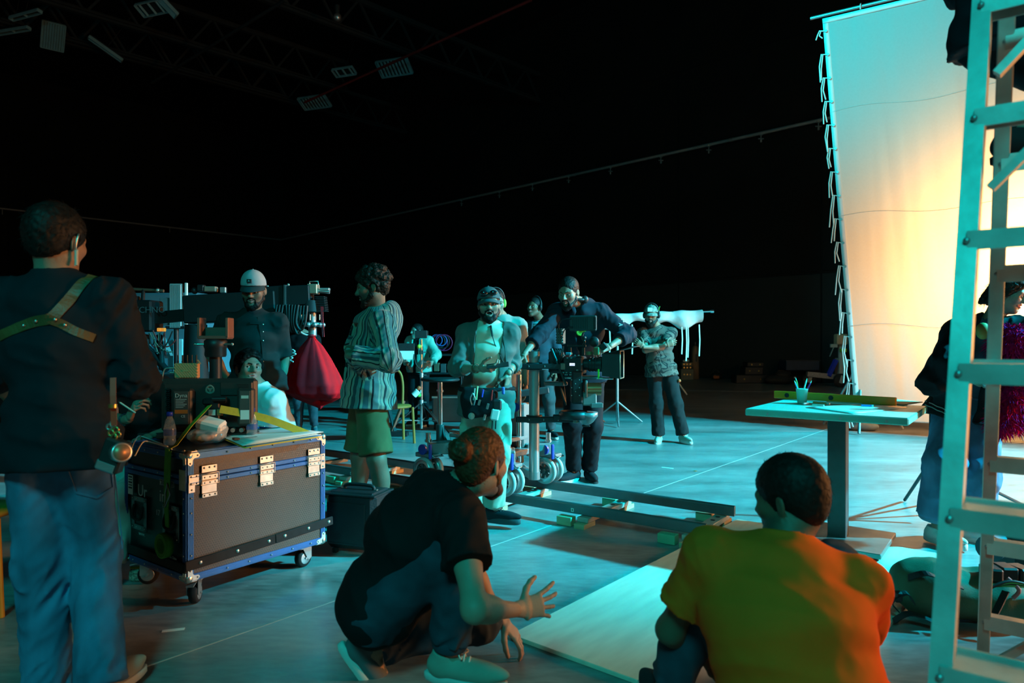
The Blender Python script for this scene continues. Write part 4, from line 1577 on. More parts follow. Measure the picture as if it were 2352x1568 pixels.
# corner braces at the lid line
for x, sx_ in ((0, 1), (CL, -1)):
    k = MB()
    k.box((x + sx_ * .030, -.007, ZL), (.055, .006, .052), .002).box((x + sx_ * .018, -.007, ZL - .035), (.034, .006, .05), .002)
    k.box((x - sx_ * .006, .030, ZL), (.006, .055, .10), .002)
    for dx, dz in ((.015, .016), (.042, .016), (.015, -.018), (.042, -.018), (.018, -.046)):
        k.ball((x + sx_ * dx, -.011, ZL + dz), .0045, 8, 5)
    k.build('corner_brace', NICK, case)
# butterfly latches
for x in (.105, .42, .72):
    t = MB()
    t.box((x, -.010, ZL + .044), (.080, .005, .036), .002)
    for i in range(3):
        t.ball((x - .027 + i * .027, -.0135, ZL + .050), .005, 8, 5)
    t.build('latch_keeper', NICK, case)
    t = MB()
    t.box((x, -.014, ZL + .005), (.084, .007, .026), .003).box((x, -.014, ZL - .021), (.084, .007, .020), .003)
    t.box((x, -.009, ZL - .052), (.076, .004, .04), .001).box((x, -.012, ZL - .082), (.080, .008, .022), .003)
    for i in range(3):
        t.ball((x - .027 + i * .027, -.018, ZL + .005), .004, 8, 5).ball((x - .027 + i * .027, -.017, ZL - .082), .0045, 8, 5).ball((x - .027 + i * .027, -.018, ZL - .021), .004, 8, 5)
    w = [(x - .046, -.016, ZL + .022), (x - .046, -.016, ZL - .030), (x + .046, -.016, ZL - .030), (x + .046, -.016, ZL + .022)]
    t.tube(w, .003, 6, closed=True)
    t.build('latch', NICK, case)
# black bumper strap along the front
for x0, x1, z in ((-.015, .47, .225), (.472, CL + .05, .243)):
    k = MB()
    k.bar((x0, -.010, z - .01), (x1, -.010, z + .008), .012, .047, bev=.003)
    k.build('bumper_bar', RUBBER, case)
    for f in (.15, .55, .92):
        p = Vector((x0, -.016, z - .008)).lerp(Vector((x1, -.016, z + .008)), f)
        MB().lathe([(.010, 0), (.009, .003), (.004, .005), (0, .005)], p, (0, -1, 0), 12).build('bolt', NICK, case)
MB().bar((-.012, CD + .01, .205), (-.012, -.012, .205), .012, .045, bev=.003).build('bumper_bar', RUBBER, case)
# rivets on the profiles
rv = MB().lathe([(.0045, 0), (.004, .002), (.002, .0035), (0, .0038)], (0, 0, 0), (0, -1, 0), 8)
rv0 = rv.build('rivet', NICK, case)
rv0.location = (.2, -.010, Z0 + .015)
for x in (.32, .45, .58, .70):
    sharecopy(rv0, case, (x, -.010, Z0 + .015))
for x in (.2, .33, .46, .59, .70):
    sharecopy(rv0, case, (x, -.010, Z1 - .015))
    if abs(x - .42) > .06: sharecopy(rv0, case, (x, -.012, ZL + .013)); sharecopy(rv0, case, (x, -.012, ZL - .013))
for z in (.26, .36, .46, .53):
    sharecopy(rv0, case, (.015, -.010, z)); sharecopy(rv0, case, (CL - .015, -.010, z))
    for y in (.012, CD - .012):
        sharecopy(rv0, case, (-.010, y, z), (0, 0, -math.pi / 2))
for y in (.12, .25, .38, .5):
    for z in (Z0 + .015, Z1 - .015, ZL + .013):
        sharecopy(rv0, case, (-.010, y, z), (0, 0, -math.pi / 2))
# recessed handles on the left end
for y in (.13, .44):
    h = MB()
    poly = [(-.062, -.075), (.062, -.075), (.075, -.062), (.075, .062), (.062, .075), (-.062, .075), (-.075, .062), (-.075, -.062)]
    h.box((-.008, y, .425), (.004, .15, .02), 0)
    h = MB()
    for s_ in (-1, 1):
        h.box((-.008, y + s_ * .062, .40), (.006, .026, .17), .002).box((-.008, y, .40 + s_ * .072), (.006, .15, .026), .002)
    hd = h.build('handle_dish', mat('dull_steel', (.22, .24, .25), .4, .8, var=.2), case)
    MB().box((-.002, y, .40), (.004, .10, .118), 0).build('dish_bottom', mat('dark_dish', (.05, .055, .06), .4, .7), hd)
    MB().tube(smoothpath([(-.010, y - .045, .44), (-.02, y - .045, .40), (-.022, y - .03, .375), (-.022, y + .03, .375), (-.02, y + .045, .40), (-.010, y + .045, .44)], 3), .007, 8).build('grip', RUBBER, hd)
    for a in range(8):
        MB().ball((-.012, y + (.062 if a % 2 else -.062) * (1 if a < 4 else .35), .40 + (.072 if (a // 2) % 2 else -.072)), .004, 6, 4).build('screw', NICK, hd)
# lettering and stickers on the left end
WP = mat('white_print', (.55, .58, .56), .6, var=.1)
lx, ly = (0, -1, 0), UP
MB().box((-.0085, .53, .535), (.001, .05, .10)).build('sticker', WHITEP, case)
for i in range(5):
    MB().box((-.0095, .53, .575 - i * .014), (.001, .036, .005 if i % 2 else .008)).build('sticker_line', BLKP, case)
text('lettering', 'Ur', .085, WP, case, (-.0095, .405, .515), lx, ly)
text('lettering', 'in', .085, WP, case, (-.0095, .205, .515), lx, ly)
text('lettering', '17', .04, WP, case, (-.0095, .25, .43), lx, ly)
text('lettering', 'www.', .026, WP, case, (-.0095, .41, .30), lx, ly)
text('lettering', 'ket.net', .026, WP, case, (-.0095, .165, .30), lx, ly)
text('lettering', 'Made in China', .019, WP, case, (-.0095, .13, .235), lx, ly)
for i, y in enumerate((.22, .185, .15, .115)):
    MB().box((-.0092, y, .585), (.001, .028, .028)).build('handling_mark', WP, case)
    MB().box((-.0100, y, .585), (.001, .022, .022)).build('handling_mark_field', PANELB, case)
    MB().prism([(-.006, -.008), (.006, -.008), (0, .009)] if i % 2 else [(-.005, -.008), (.005, -.008), (.005, .006), (-.005, .006)], (-.0106, y, .585), lx, ly, .0006).build('handling_mark_sign', WP, case)
def castor(x, y, a):
    g = MB()
    g.box((x, y, .128), (.085, .10, .008), .002).build('castor_plate', STEEL, case)
    d = Vector((math.cos(a), math.sin(a), 0))
    s_ = Vector((-d.y, d.x, 0))
    c = Vector((x, y, .052)) + d * .025
    k = MB()
    for q in (-1, 1):
        k.prism([(-.035, .075), (.035, .075), (.036, .0), (.018, -.012), (.006, .0)], c + s_ * (q * .026 - .0015), d, UP, .003)
    k.cyl((x, y, .12), (x, y, .108), .03, n=16).cyl(c - s_ * .03, c + s_ * .03, .007, n=8)
    k.build('castor_fork', STEEL, case)
    w = MB().lathe([(.020, -.020), (.044, -.020), (.050, -.013), (.051, 0), (.050, .013), (.044, .020), (.020, .020)], c, s_, 28).build('castor_wheel', RUBBER, case)
    MB().lathe([(.0, -.0225), (.030, -.0215), (.034, -.0205), (.034, .0205), (.030, .0215), (0, .0225)], c, s_, 20).build('wheel_hub', STEEL, w)
    MB().bar(c + UP * .065 + d * .02, c + UP * .055 + d * .085, .035, .006).build('brake_pedal', STEEL, case)
castor(.10, .09, 3.9); castor(CL - .10, .09, .1); castor(.10, CD - .09, 2.4); castor(CL - .10, CD - .09, 1.2)
def ct(px, py, z=Z1):
    """photo pixel -> point on the case top"""
    return gr(px, py, z)
# ---- field monitor seen from behind
MT = Vector((-1.645, 3.72, Z1 + .007))
mon = thing('production_monitor', 'large black production monitor on the flight case, seen from behind', 'monitor', MT, math.radians(6))
BRN = mat('anodised_black_shell', (.045, .040, .036), .42, .2, var=.12, vscale=8)
MB().box((0, .0, .175), (.50, .045, .29), .016).build('shell', BRN, mon)
MB().box((0, -.028, .175), (.46, .02, .25), .012).build('back_cover', BRN, mon)
MB().box((.15, -.040, .265), (.17, .012, .075), .006).build('vent_housing', BRN, mon)
for i in range(7):
    MB().box((.185, -.047, .245 + i * .0075), (.062, .004, .003)).build('vent_slat', BLKP, mon)
MB().box((.0, .026, .175), (.47, .004, .25)).build('screen', mat('screen_dark', (.01, .01, .012), .12), mon)
for x, w, lb in ((-.115, .105, 'left'), (.21, .085, 'right')):
    q = MB().box((x, -.070, .17), (w, .055, .20), .010).build('battery', BRN, mon)
    MB().box((x, -.098, .17), (w - .03, .004, .175), .003).build('battery_plate', mat('plate_grey', (.075, .065, .058), .5), q)
    if lb == 'left':
        text('battery_print', 'Dyna', .030, WP, q, (x, -.1008, .235), (1, 0, 0), UP)
        MB().box((x, -.1005, .150), (w - .04, .002, .020)).build('orange_stripe', mat('orange_print', (.75, .16, .02), .5), q)
        for i in range(6):
            MB().box((x - .004 * (i % 3), -.1005, .215 - i * .0085), (w - .05 - .008 * (i % 3), .001, .0028)).build('small_print', WP, q)
        text('battery_print', 'CE', .018, WP, q, (x + .01, -.1008, .125), (1, 0, 0), UP)
    else:
        MB().box((x, -.1005, .225), (.038, .001, .016)).build('display', mat('lcd_grey', (.5, .55, .5), .4), q)
        MB().box((x, -.1005, .130), (.045, .001, .05)).build('label_sticker', WHITEP, q)
MB().lathe([(.016, 0), (.020, .003), (.024, 0)], (.012, -.040, .262), (0, -1, 0), 24).build('emblem_ring', mat('emblem', (.25, .20, .16), .4), mon)
for a in range(3):
    t_ = a * 2.094 + math.pi / 2
    MB().lathe([(.010, 0), (.013, .002), (.015, 0)], (.012 + .011 * math.cos(t_), -.040, .262 + .011 * math.sin(t_)), (0, -1, 0), 18).build('emblem_lobe', MATS['emblem'], mon)
MB().box((.05, -.060, .20), (.13, .05, .035), .008).box((.055, -.075, .15), (.05, .06, .09), .006).cyl((.045, -.10, .215), (.115, -.10, .215), .014, n=12).build('mount_arm', BLKM, mon)
MB().box((.045, -.110, .145), (.035, .004, .030)).build('mount_label', WHITEP, mon)
MB().box((.085, -.108, .145), (.032, .006, .034), .004).build('mount_tab', mat('tab_orange', (.40, .16, .05), .5), mon)
for x in (-.205, -.195):
    MB().tube([(x + .006 * math.sin(i * 1.9), -.05 + .008 * math.cos(i * 1.9), .27 - i * .0032) for i in range(70)], .0035, 5).build('coiled_lead', CABLE, mon)
MB().box((0, -.02, .016), (.50, .13, .024), .005).build('foot_bar', BRN, mon)
for x in (.14, .185):
    MB().cyl((x, -.05, .045), (x, -.075, .045), .012, n=12).build('connector', NICK, mon)
# ---- wireless unit with five aerials standing on the monitor
wt = thing('video_transmitter', 'ribbed brown wireless unit with five stub aerials on the monitor', 'transmitter', MT + Vector((-.125, .0, .322)), math.radians(6))
WBM = mat('bronze_cast', (.55, .28, .12), .5, .0, var=.12)
MB().box((0, 0, .040), (.125, .034, .082), .005).build('housing', WBM, wt)
for i in range(13):
    a = -.056 + i * .0135
    p0 = Vector((max(a - .03, -.060), -.0185, .077 if a - .03 > -.060 else .077 - (-.060 - (a - .03)) * 1.25))
    p1 = Vector((min(a + .03, .060), -.0185, .004 if a + .03 < .060 else .004 + (a + .03 - .060) * 1.25))
    MB().bar(p0, p1, .006, .004, up=(0, -1, 0)).build('rib', WBM, wt)
MB().box((0, -.0215, .040), (.034, .002, .009)).build('name_plate', mat('brass_plate', (.6, .45, .2), .4, .6), wt)
for i in range(5):
    x = -.048 + i * .024
    MB().cyl((x, 0, .080), (x, 0, .125), .0042, n=8).cyl((x, 0, .085), (x, 0, .092), .006, n=8).build('aerial', BLKP, wt)
MB().cyl((-.085, -.01, .055), (-.060, -.01, .055), .007, n=10).cyl((-.085, -.01, .030), (-.062, -.01, .030), .007, n=10).build('plug', NICK, wt)
MB().tube(smoothpath([(-.085, -.01, .055), (-.115, -.01, .045), (-.125, -.012, -.03), (-.11, -.02, -.12), (-.06, -.06, -.20)], 5), .0035, 6).build('lead', mat('grey_lead', (.35, .32, .28), .5), wt)
# ---- U shaped bracket with a lens mount behind the wireless unit
ub = thing('camera_bracket', 'brown U shaped bracket on a lens ring behind the wireless unit', 'bracket', MT + Vector((-.10, .30, 0)), math.radians(4))
UBM = mat('brown_bracket', (.20, .10, .075), .5, .3)
MB().box((0, 0, .545), (.17, .10, .02), .003).box((-.08, 0, .60), (.018, .10, .12), .003).box((.08, 0, .60), (.018, .10, .12), .003).box((.0, .04, .575), (.15, .012, .06), .002).build('cradle', UBM, ub)
MB().lathe([(.055, .43), (.060, .44), (.060, .48), (.064, .485), (.064, .525), (.05, .535)], (0, 0, 0), UP, 24).build('lens_ring', BLKM, ub)
for s_ in (-1, 1):
    MB().cyl((s_ * .06, -.02, .505), (s_ * .105, -.03, .505), .006, n=8).ball((s_ * .105, -.03, .505), .010, 8, 6).build('thumb_screw', NICK, ub)
MB().tube([(0, 0, .0), (0, 0, .44)], .035, 14).build('post', BLKM, ub)
# ---- bottles
BOT = mat('clear_bottle', (.55, .72, .78), .08, var=.02, alpha=.22, spec=.6)
WATER = mat('bottle_label_blue', (.05, .12, .35), .4, alpha=.6)
def bottle(p, lb, s_=1.0):
    t = thing('water_bottle', lb, 'bottle', p, 0, 'small water bottles')
    pr = [(.002, .002), (.026, .0), (.030, .006), (.030, .03), (.0275, .04), (.030, .05), (.030, .085), (.028, .095), (.022, .125), (.013, .145), (.0125, .156), (.0, .157)]
    MB().lathe([(r * s_, z * s_) for r, z in pr], n=24).build('bottle_body', BOT, t)
    MB().lathe([(.0305 * s_, .052 * s_), (.0306 * s_, .083 * s_)], n=24).build('label_band', WATER, t)
    MB().lathe([(.0, .151), (.0155 * s_, .151 * s_), (.0155 * s_, .170 * s_), (.013 * s_, .173 * s_), (0, .173 * s_)], n=18).build('cap', mat('blue_cap', (.02, .06, .62), .4), t)
    return t
bottle(ct(390, 1022), 'small water bottle with blue cap left of the pastry bag', .98)
bottle(MT + Vector((.245, -.045, 0)), 'small water bottle with blue cap at the right end of the monitor', .95)
# ---- pastry bag with a white box inside
pc = ct(468, 1018)
bagm = mat('clear_plastic_bag', (.72, .78, .78), .2, var=.03, alpha=.4, spec=.6)
s_ = Shape()
s_.add(ell(pc + Vector((0, .02, .035)), (.095, .075, .045), None, (.010, 22, 3)), .03).add(ell(pc + Vector((.05, .03, .06)), (.06, .05, .045), None, (.010, 30, 1)), .03)
s_.sub(half((0, 0, Z1 + .004), (0, 0, -1)), .003)
bag = sdf_obj('pastry_bag', s_, .006, bagm, None, pc, 0, (.004, 45, 2))
bag.location = pc
tag(bag, 'clear plastic bag with pastries and white box between bottle and papers', 'plastic bag')
s_ = Shape()
for i, (dx, dy) in enumerate(((-.04, 0), (.01, .01), (.0, -.03))):
    s_.add(ell(Vector((dx, dy, .03)), (.04, .03, .022), None, (.005, 40, i)), .01)
sdf_obj('pastry', s_, .005, mat('baked_pastry', (.55, .30, .15), .6, bump=.2), bag, (0, 0, 0), 1)
MB().box((.03, .02, .095), (.13, .09, .05), .01, Matrix.Rotation(.25, 3, 'Y') @ Matrix.Rotation(.3, 3, 'X')).build('paper_box', WHITEP, bag)
# ---- papers
MINT = mat('mint_paper_sheet', (.60, .74, .72), .7, var=.03)
pz = Z1 + .006
quad = [(505, 1000), (560, 1024), (735, 998), (640, 984)]
specs = [((-4, 4), WHITEP, 0, 'lowest white script sheet of the pile on the case'), ((2, 6), mat('yellow_sheet', (.80, .45, .05), .7), 1, 'orange yellow folder edge in the paper pile'),
         ((6, 2), mat('blue_sheet', (.05, .25, .50), .7), 2, 'blue sheet in the paper pile'), ((-8, -2), MINT, 3, 'mint sheet fanned out to the left in the pile'),
         ((-2, 0), MINT, 4, 'second mint sheet of the pile'), ((8, -4), WHITEP, 5, 'topmost white script sheet with printed lines and clip')]
for (dx, dy), m, i, lb in specs:
    z = pz + i * .0035
    cs = [gr(x + dx, y + dy, z) for x, y in quad]
    o = slab('script_sheet', cs, .0025, m, lb, 'paper', 'papers piled on the flight case', .004 if i == 5 else 0)
top = pz + 6 * .0035 + .003
a, b = gr(535, 1009, top), gr(590, 1003, top)
clip = MB().bar((0, 0, .004), (b - a) * .25, .022, .012, bev=.002).build('binder_clip', BLKM, None, a)
tag(clip, 'small black binder clip on the papers', 'binder clip')
MB().bar((b - a) * .25 + UP * .002, (b - a) + UP * .002, .010, .001).build('print_line', BLKP, clip)
# small laptop-like black deck and cables to the left
o = MB().box((0, 0, .012), (.24, .18, .022), .004).build('control_deck', BLKP)
p = ct(372, 1003)
o.location = (p.x + .02, p.y + .02, Z1 + .008)
o.rotation_euler = (0, 0, CA - .9)
tag(o, 'flat black control deck behind the left water bottle', 'control deck')
for i in range(4):
    MB().lathe([(.007, 0), (.011, .002), (.012, 0)], (-.05 + i * .032, -.05, .0235), UP, 16).build('button_ring', WP, o)
cb = mat('white_cable', (.55, .62, .60), .5)
for i, (a, b, c, lb) in enumerate((((300, 1035), (330, 1012), (385, 1030), 'pale cable looping over the left rear edge of the case'), ((310, 1048), (345, 1024), (395, 1036), 'second pale cable nearest the left edge of the case'))):
    P = [ct(*a) + UP * .004, ct((a[0] + b[0]) / 2, (a[1] + b[1]) / 2 - 6) + UP * .03, ct(*b) + UP * .02, ct(*c) + UP * .010]
    o = MB().tube([q - P[0] for q in smoothpath(P, 6)], .0035, 6).build('signal_cable', cb, None, P[0])
    tag(o, lb, 'cable')
# ---- lashing straps
GRN = mat('green_webbing', (.08, .32, .03), .7, var=.1, vscale=30, bump=.2, bscale=300)
YEL = mat('yellow_webbing', (.55, .36, .02), .65, var=.1, vscale=30, bump=.2, bscale=300)
mid = MT + Vector((.055, -.13, .185))
ed = CO + ey * .14 - ex * .012 + UP * (Z1 + .014)
p0 = mid
t = thing('lashing_strap', 'green ratchet strap from the monitor, coiled against the left end', 'strap', p0)
P = [mid, mid.lerp(ed, .5), ed + ex * .03 + UP * .01, ed]
MB().ribbon([q - p0 for q in P], .028, .002, side=ey).build('webbing', mat('yellowgreen_webbing', (.45, .50, .04), .7), t)
dn = ed - ex * .008
P = [dn, dn - UP * .10 + ey * .01, dn - UP * .25 + ey * .012, dn - UP * .38 + ey * .0]
MB().ribbon([q - p0 for q in P], .036, .004, side=ey).build('webbing', GRN, t)
P = [dn - UP * .01 - ey * .02, dn - UP * .12 - ey * .035 - ex * .012, dn - UP * .27 - ey * .015 - ex * .01]
MB().ribbon([q - p0 for q in P], .03, .003, side=ey).build('webbing', GRN, t)
cc = dn - UP * .46 - ex * .016
MB().lathe([(.032, -.016), (.060, -.016), (.060, .016), (.032, .016)], cc - p0, ex, 28).lathe([(.038, -.018), (.042, -.019), (.046, -.018)], cc - p0, ex, 28).lathe([(.050, -.018), (.053, -.019), (.056, -.018)], cc - p0, ex, 28).build('coil', GRN, t)
q = dn - UP * .16 - p0 - ey * .03 - ex * .016
MB().tube([q, q - UP * .05 + ey * .02, q - UP * .11 - ex * .01, q - UP * .05 - ey * .025], .004, 6, closed=True).build('hook', STEEL, t)
p0 = mid + Vector((.05, .01, -.02))
e2 = CO + ex * (CL - .1) - ey * -.10 + UP * (Z1 + .035)
e2 = gr(708, 997, Z1 + .012)
P = [p0 - p0, (e2 - p0) * .5 + UP * .02, e2 - p0]
o = MB().ribbon(smoothpath(P, 5), .040, .0025, side=(ex * .3 + UP)).build('lashing_strap', YEL, None, p0)
tag(o, 'yellow ratchet strap from the monitor to the right corner of the case', 'strap')
# ---- pilot case on the floor behind the crouching man
c = gr(815, 1276)
t = thing('trolley_bag', 'black leather trolley bag standing beside the flight case', 'bag', (c.x, c.y + .12, 0), math.radians(-18))
LEA = mat('black_leather', (.016, .018, .020), .42, var=.15, vscale=12, bump=.25, bscale=90, spec=.5)
MB().box((0, 0, .20), (.34, .24, .34), .03).build('shell', LEA, t)
MB().box((0, 0, .355), (.345, .245, .012), .004).box((-.02, -.121, .19), (.26, .01, .24), .004).build('piping', LEA, t)
MB().tube(smoothpath([(-.10, .0, .37), (-.08, -.0, .395), (.08, 0, .395), (.10, 0, .37)], 4), .011, 8).build('grip', LEA, t)
for x in (-.11, .11):
    MB().box((x, 0, .372), (.03, .02, .008), .002).build('grip_fitting', NICK, t)
    MB().cyl((x - .012, .09, .028), (x + .012, .09, .028), .028, n=14).build('wheel', RUBBER, t)
    MB().box((x, -.09, .015), (.03, .03, .03), .004).build('foot', RUBBER, t)
# ---------------------------------------------------------------- camera track
TD = Vector((-.815, .579, 0)).normalized()          # along the track, away from the camera
TN = Vector((.579, .815, 0)).normalized()           # across, to the far rail
GA = .56
TO = Vector((1.205, 4.215, 0))                      # near end of the front rail
RAILM = mat('grey_track_rail', (.16, .19, .20), .38, .6, var=.10, vscale=6)
CROSSM = mat('pale_sleeper', (.50, .46, .40), .5, .3, var=.15)
SOFTW = mat('softwood', (.50, .38, .22), .7, var=.2, vscale=4, stretch=(1, 1, 6))
GWED = mat('green_wedge', (.20, .42, .25), .6, var=.12)
track = thing('dolly_track', 'straight grey dolly track with cross sleepers on wooden wedges', 'dolly track', TO)
HT = .135
SEC = 2.44
for s0 in (0, 1):
    for q, nm in ((0, 'rail'), (1, 'rail')):
        a = TD * (s0 * SEC + .004) + TN * (q * GA)
        b = TD * ((s0 + 1) * SEC - .004) + TN * (q * GA)
        k = MB()
        k.bar(a + UP * (HT - .032), b + UP * (HT - .032), .034, .058, bev=.003)
        k.tube([a + UP * (HT - .006), b + UP * (HT - .006)], .017, 10)
        k.build(nm, RAILM, track)
    for i in range(4):
        c = TD * (s0 * SEC + .10 + i * .746)
        k = MB()
        k.bar(c + UP * .052 - TN * .06, c + UP * .052 + TN * (GA + .06), .085, .034, bev=.003)
        k.build('sleeper', CROSSM, track)
        for f in (.12, .30, .70, .88):
            MB().cyl(c + UP * .069 + TN * (GA * f), c + UP * .0705 + TN * (GA * f), .016, n=14).build('sleeper_hole', BLKM, track)
        MB().cyl(c + UP * .07 + TN * (GA * .22), c + UP * .10 + TN * (GA * .22), .006, n=8).build('bolt', NICK, track)
WM = mat('white_mark', (.75, .78, .76), .6)
for s_ in (.02, .93, 1.62, 2.5, 3.2):
    p = TD * (s_ + .02) - TN * .0182 + UP * .098
    MB().bar(p - TD * .011, p + TD * .011, .001, .026).build('mark', WM, track)
    MB().bar(p - TD * .003 - TN * .001, p + TD * .003 - TN * .001, .001, .014).build('mark_arrow', BLKM, track)
# wedges and packing blocks under the sleepers
wn = ['at the near end of the front rail', 'one sleeper back under the front rail', 'of the front rail nearest the centre man\'s shoe', 'of the front rail behind the crouching man', 'of the front rail just right of the bare legs', 'of the front rail just left of the bare legs']
bn = [w.replace('front', 'back') for w in wn]
for s0 in (0, 1):
    for j in range(4 if s0 == 0 else 2):
        for q in (0, 1):
            c = TO + TD * (s0 * SEC + .10 + j * .746) + TN * (q * GA)
            k = MB()
            k.prism([(-.09, 0), (.09, 0), (.09, .012), (-.09, .032)], TN * -.025 - TD * .0, TN if q else -TN, UP, .05)
            m = GWED if (j + q) % 2 == 0 else SOFTW
            side = -1 if q == 0 else 1
            o = MB()
            o.bar(TN * (side * .05) + TD * .035 + UP * .0165, TN * (side * .05) - TD * .075 + UP * .0165, .075, .032, bev=.002)
            o.bar(TN * (side * .055) + TD * .10 + UP * .030, TN * (side * .055) + TD * .19 + UP * .030, .07, .058, bev=.003)
            o = MB().bar(TN * (side * .055) + TD * .075 + UP * .031, TN * (side * .055) + TD * .19 + UP * .031, .07, .060, bev=.003).build('packing_block', m, None, (c.x, c.y, 0))
            tag(o, ('green painted' if m is GWED else 'bare wooden') + ' packing block ' + (bn if q else wn)[s0 * 4 + j], 'wooden block', 'packing blocks under the track')
            o = MB().bar(TN * (side * .03) + TD * .04 + UP * .0165, TN * (side * .03) - TD * .04 + UP * .0165, .16, .033, bev=.002).build('wedge', SOFTW, None, (c.x, c.y, 0))
            tag(o, 'flat wooden wedge under the sleeper ' + (bn if q else wn)[s0 * 4 + j], 'wedge', 'wedges under the track')
# ---------------------------------------------------------------- camera dolly
GREYM = mat('dolly_grey', (.30, .31, .31), .40, .55, var=.10, vscale=8)
DGREY = mat('dolly_dark_grey', (.09, .095, .10), .45, .4, var=.12)
BLUEK = mat('blue_knob', (.02, .06, .42), .4, var=.08)
CHROME = mat('chrome_tube', (.70, .72, .74), .14, 1.0, var=.04)
TITAN = mat('titan_tube', (.40, .41, .41), .36, .7, var=.02)
# frame: x along the track towards the camera-right, y across to the far rail
w1 = gr(1248, 1104, HT)                              # near wheel touching the back rail
DO = TO + TN * (GA / 2) + TD * ((w1 - TO).dot(TD) + .36)
DA = math.atan2(-TD.y, -TD.x)
dl = thing('camera_dolly', 'grey wheeled camera dolly with chrome columns standing on the track', 'camera dolly', (DO.x, DO.y, 0), DA)
G2 = GA / 2
def wheelset(x, y, sgn):
    """two rubber tyred spoked wheels flanking the rail in a small bogie"""
    for dy in (-.055, .055):
        c = Vector((x, y + dy, HT + .095))
        w = MB().lathe([(.080, -.018), (.104, -.016), (.108, 0), (.104, .016), (.080, .018)], c, (0, 1, 0), 36).build('wheel', mat('pale_tyre', (.40, .44, .44), .5), dl)
        MB().lathe([(.060, -.020), (.086, -.020), (.088, -.014), (.088, .014), (.086, .020), (.060, .020)], c, (0, 1, 0), 36).build('rim', ALU, w)
        k = MB().lathe([(.0, -.026), (.018, -.026), (.024, -.020), (.024, .020), (.018, .026), (0, .026)], c, (0, 1, 0), 18)
        for a in range(7):
            t_ = a * 2 * math.pi / 7
            k.bar(c + Vector((math.cos(t_), 0, math.sin(t_))) * .018, c + Vector((math.cos(t_), 0, math.sin(t_))) * .066, .022, .018, up=(0, 1, 0))
        k.build('spokes', DGREY, w)
    MB().box((x, y, HT + .215), (.20, .10, .035), .006).build('bogie_block', GREYM, dl)
    MB().box((x, y, HT + .15), (.05, .04, .13), .006).build('axle_fork', DGREY, dl)
    MB().tube([(x + .075, y - .05, HT + .225), (x + .115, y - .05, HT + .21), (x + .115, y + .05, HT + .21), (x + .075, y + .05, HT + .225)], .006, 6).build('lock_bail', CHROME, dl)
WX = .40
for x in (-WX, WX):
    for y in (-G2, G2):
        wheelset(x, y, 1)
# chassis
MB().box((0, 0, .40), (.72, .34, .045), .008).box((0, 0, .50), (.60, .28, .03), .006).build('chassis', GREYM, dl)
for s_ in (-1, 1):
    for q in (-1, 1):
        p = Vector((s_ * WX, q * G2, .40))
        MB().bar(Vector((s_ * .28, q * .12, .405)), p, .11, .10, bev=.008).build('leg_arm', GREYM, dl)
        MB().cyl(p + UP * .05, p + UP * .13, .022, n=16).cyl(p + UP * .055, p + UP * .075, .03, n=16).build('leg_pin', CHROME, dl)
        MB().cyl(p + Vector((0, -.075, .0)), p + Vector((0, -.055, .0)), .042, n=20).build('blue_knob', BLUEK, dl)
        MB().bar(p + Vector((.085, -.07, .05)), p + Vector((.085, -.07, -.07)), .03, .02, bev=.006).build('blue_lever', BLUEK, dl)
MB().cyl((0.10, -.10, .36), (.10, -.10, .50), .10, n=28).build('drum', DGREY, dl)
text('lettering', 'MAGNUM', .035, WP, dl, (.12, -.205, .43), (1, 0, 0), UP)
MB().box((.28, -.18, .38), (.05, .004, .03), .002).build('blue_plate', BLUEK, dl)
# columns; pixel columns of the photo at the dolly's depth
inv = (Matrix.Translation(DO) @ Matrix.Rotation(DA, 4, 'Z')).inverted()
loc = lambda px, py, Yd: inv @ at(px, py, Yd)
cy = DO.y
a = loc(1227, 1100, 5.25); b = loc(1227, 808, 5.25)
a.xy = b.xy
MB().cyl(a, b, .040, n=28).build('column', TITAN, dl)
MB().cyl(b - UP * .05, b + UP * .004, .044, n=28).build('column_collar', GREYM, dl)
MB().cyl(a, a + UP * .06, .045, n=28).build('column_collar', GREYM, dl)
MB().bar(a + UP * .02, Vector((.10, -.1, .42)), .07, .05).build('column_foot', GREYM, dl)
COLTOP, COLX = b.copy(), b.copy()
c = loc(1192, 1060, 5.45); d = loc(1192, 860, 5.45); d.xy = c.xy
MB().cyl(c, d, .022, n=20).build('lift_cylinder', CHROME, dl)
MB().box((c + d) / 2 + Vector((-.03, .06, -.06)), (.13, .10, .36), .01).build('centre_post', GREYM, dl)
MB().cyl(loc(1183, 935, 5.36), loc(1183, 935, 5.33), .035, n=20).build('blue_knob', BLUEK, dl)
# clamp arms on the column carrying the head
for py, ln, x0 in ((838, 1290, 1145), (960, 1318, 1185)):
    p, q = loc(x0, py, 5.2), loc(ln, py + 3, 5.2)
    p.z = q.z
    k = MB().bar(p, q, .05, .042, bev=.006)
    k.build('clamp_arm', BLKM, dl)
    cc = Vector((COLX.x, COLX.y, p.z))
    MB().lathe([(.042, -.028), (.062, -.028), (.062, .028), (.042, .028)], cc, UP, 24).build('clamp_ring', BLKM, dl)
    MB().box(q + Vector((.02, 0, 0)), (.04, .05, .05), .006).build('clamp_block', mat('red_grey', (.32, .20, .16), .45, .4), dl)
    for f in (.25, .5, .75):
        MB().cyl(p.lerp(q, f) + Vector((0, -.028, 0)), p.lerp(q, f) + Vector((0, -.022, 0)), .010, n=12).build('clamp_screw', STEEL, dl)
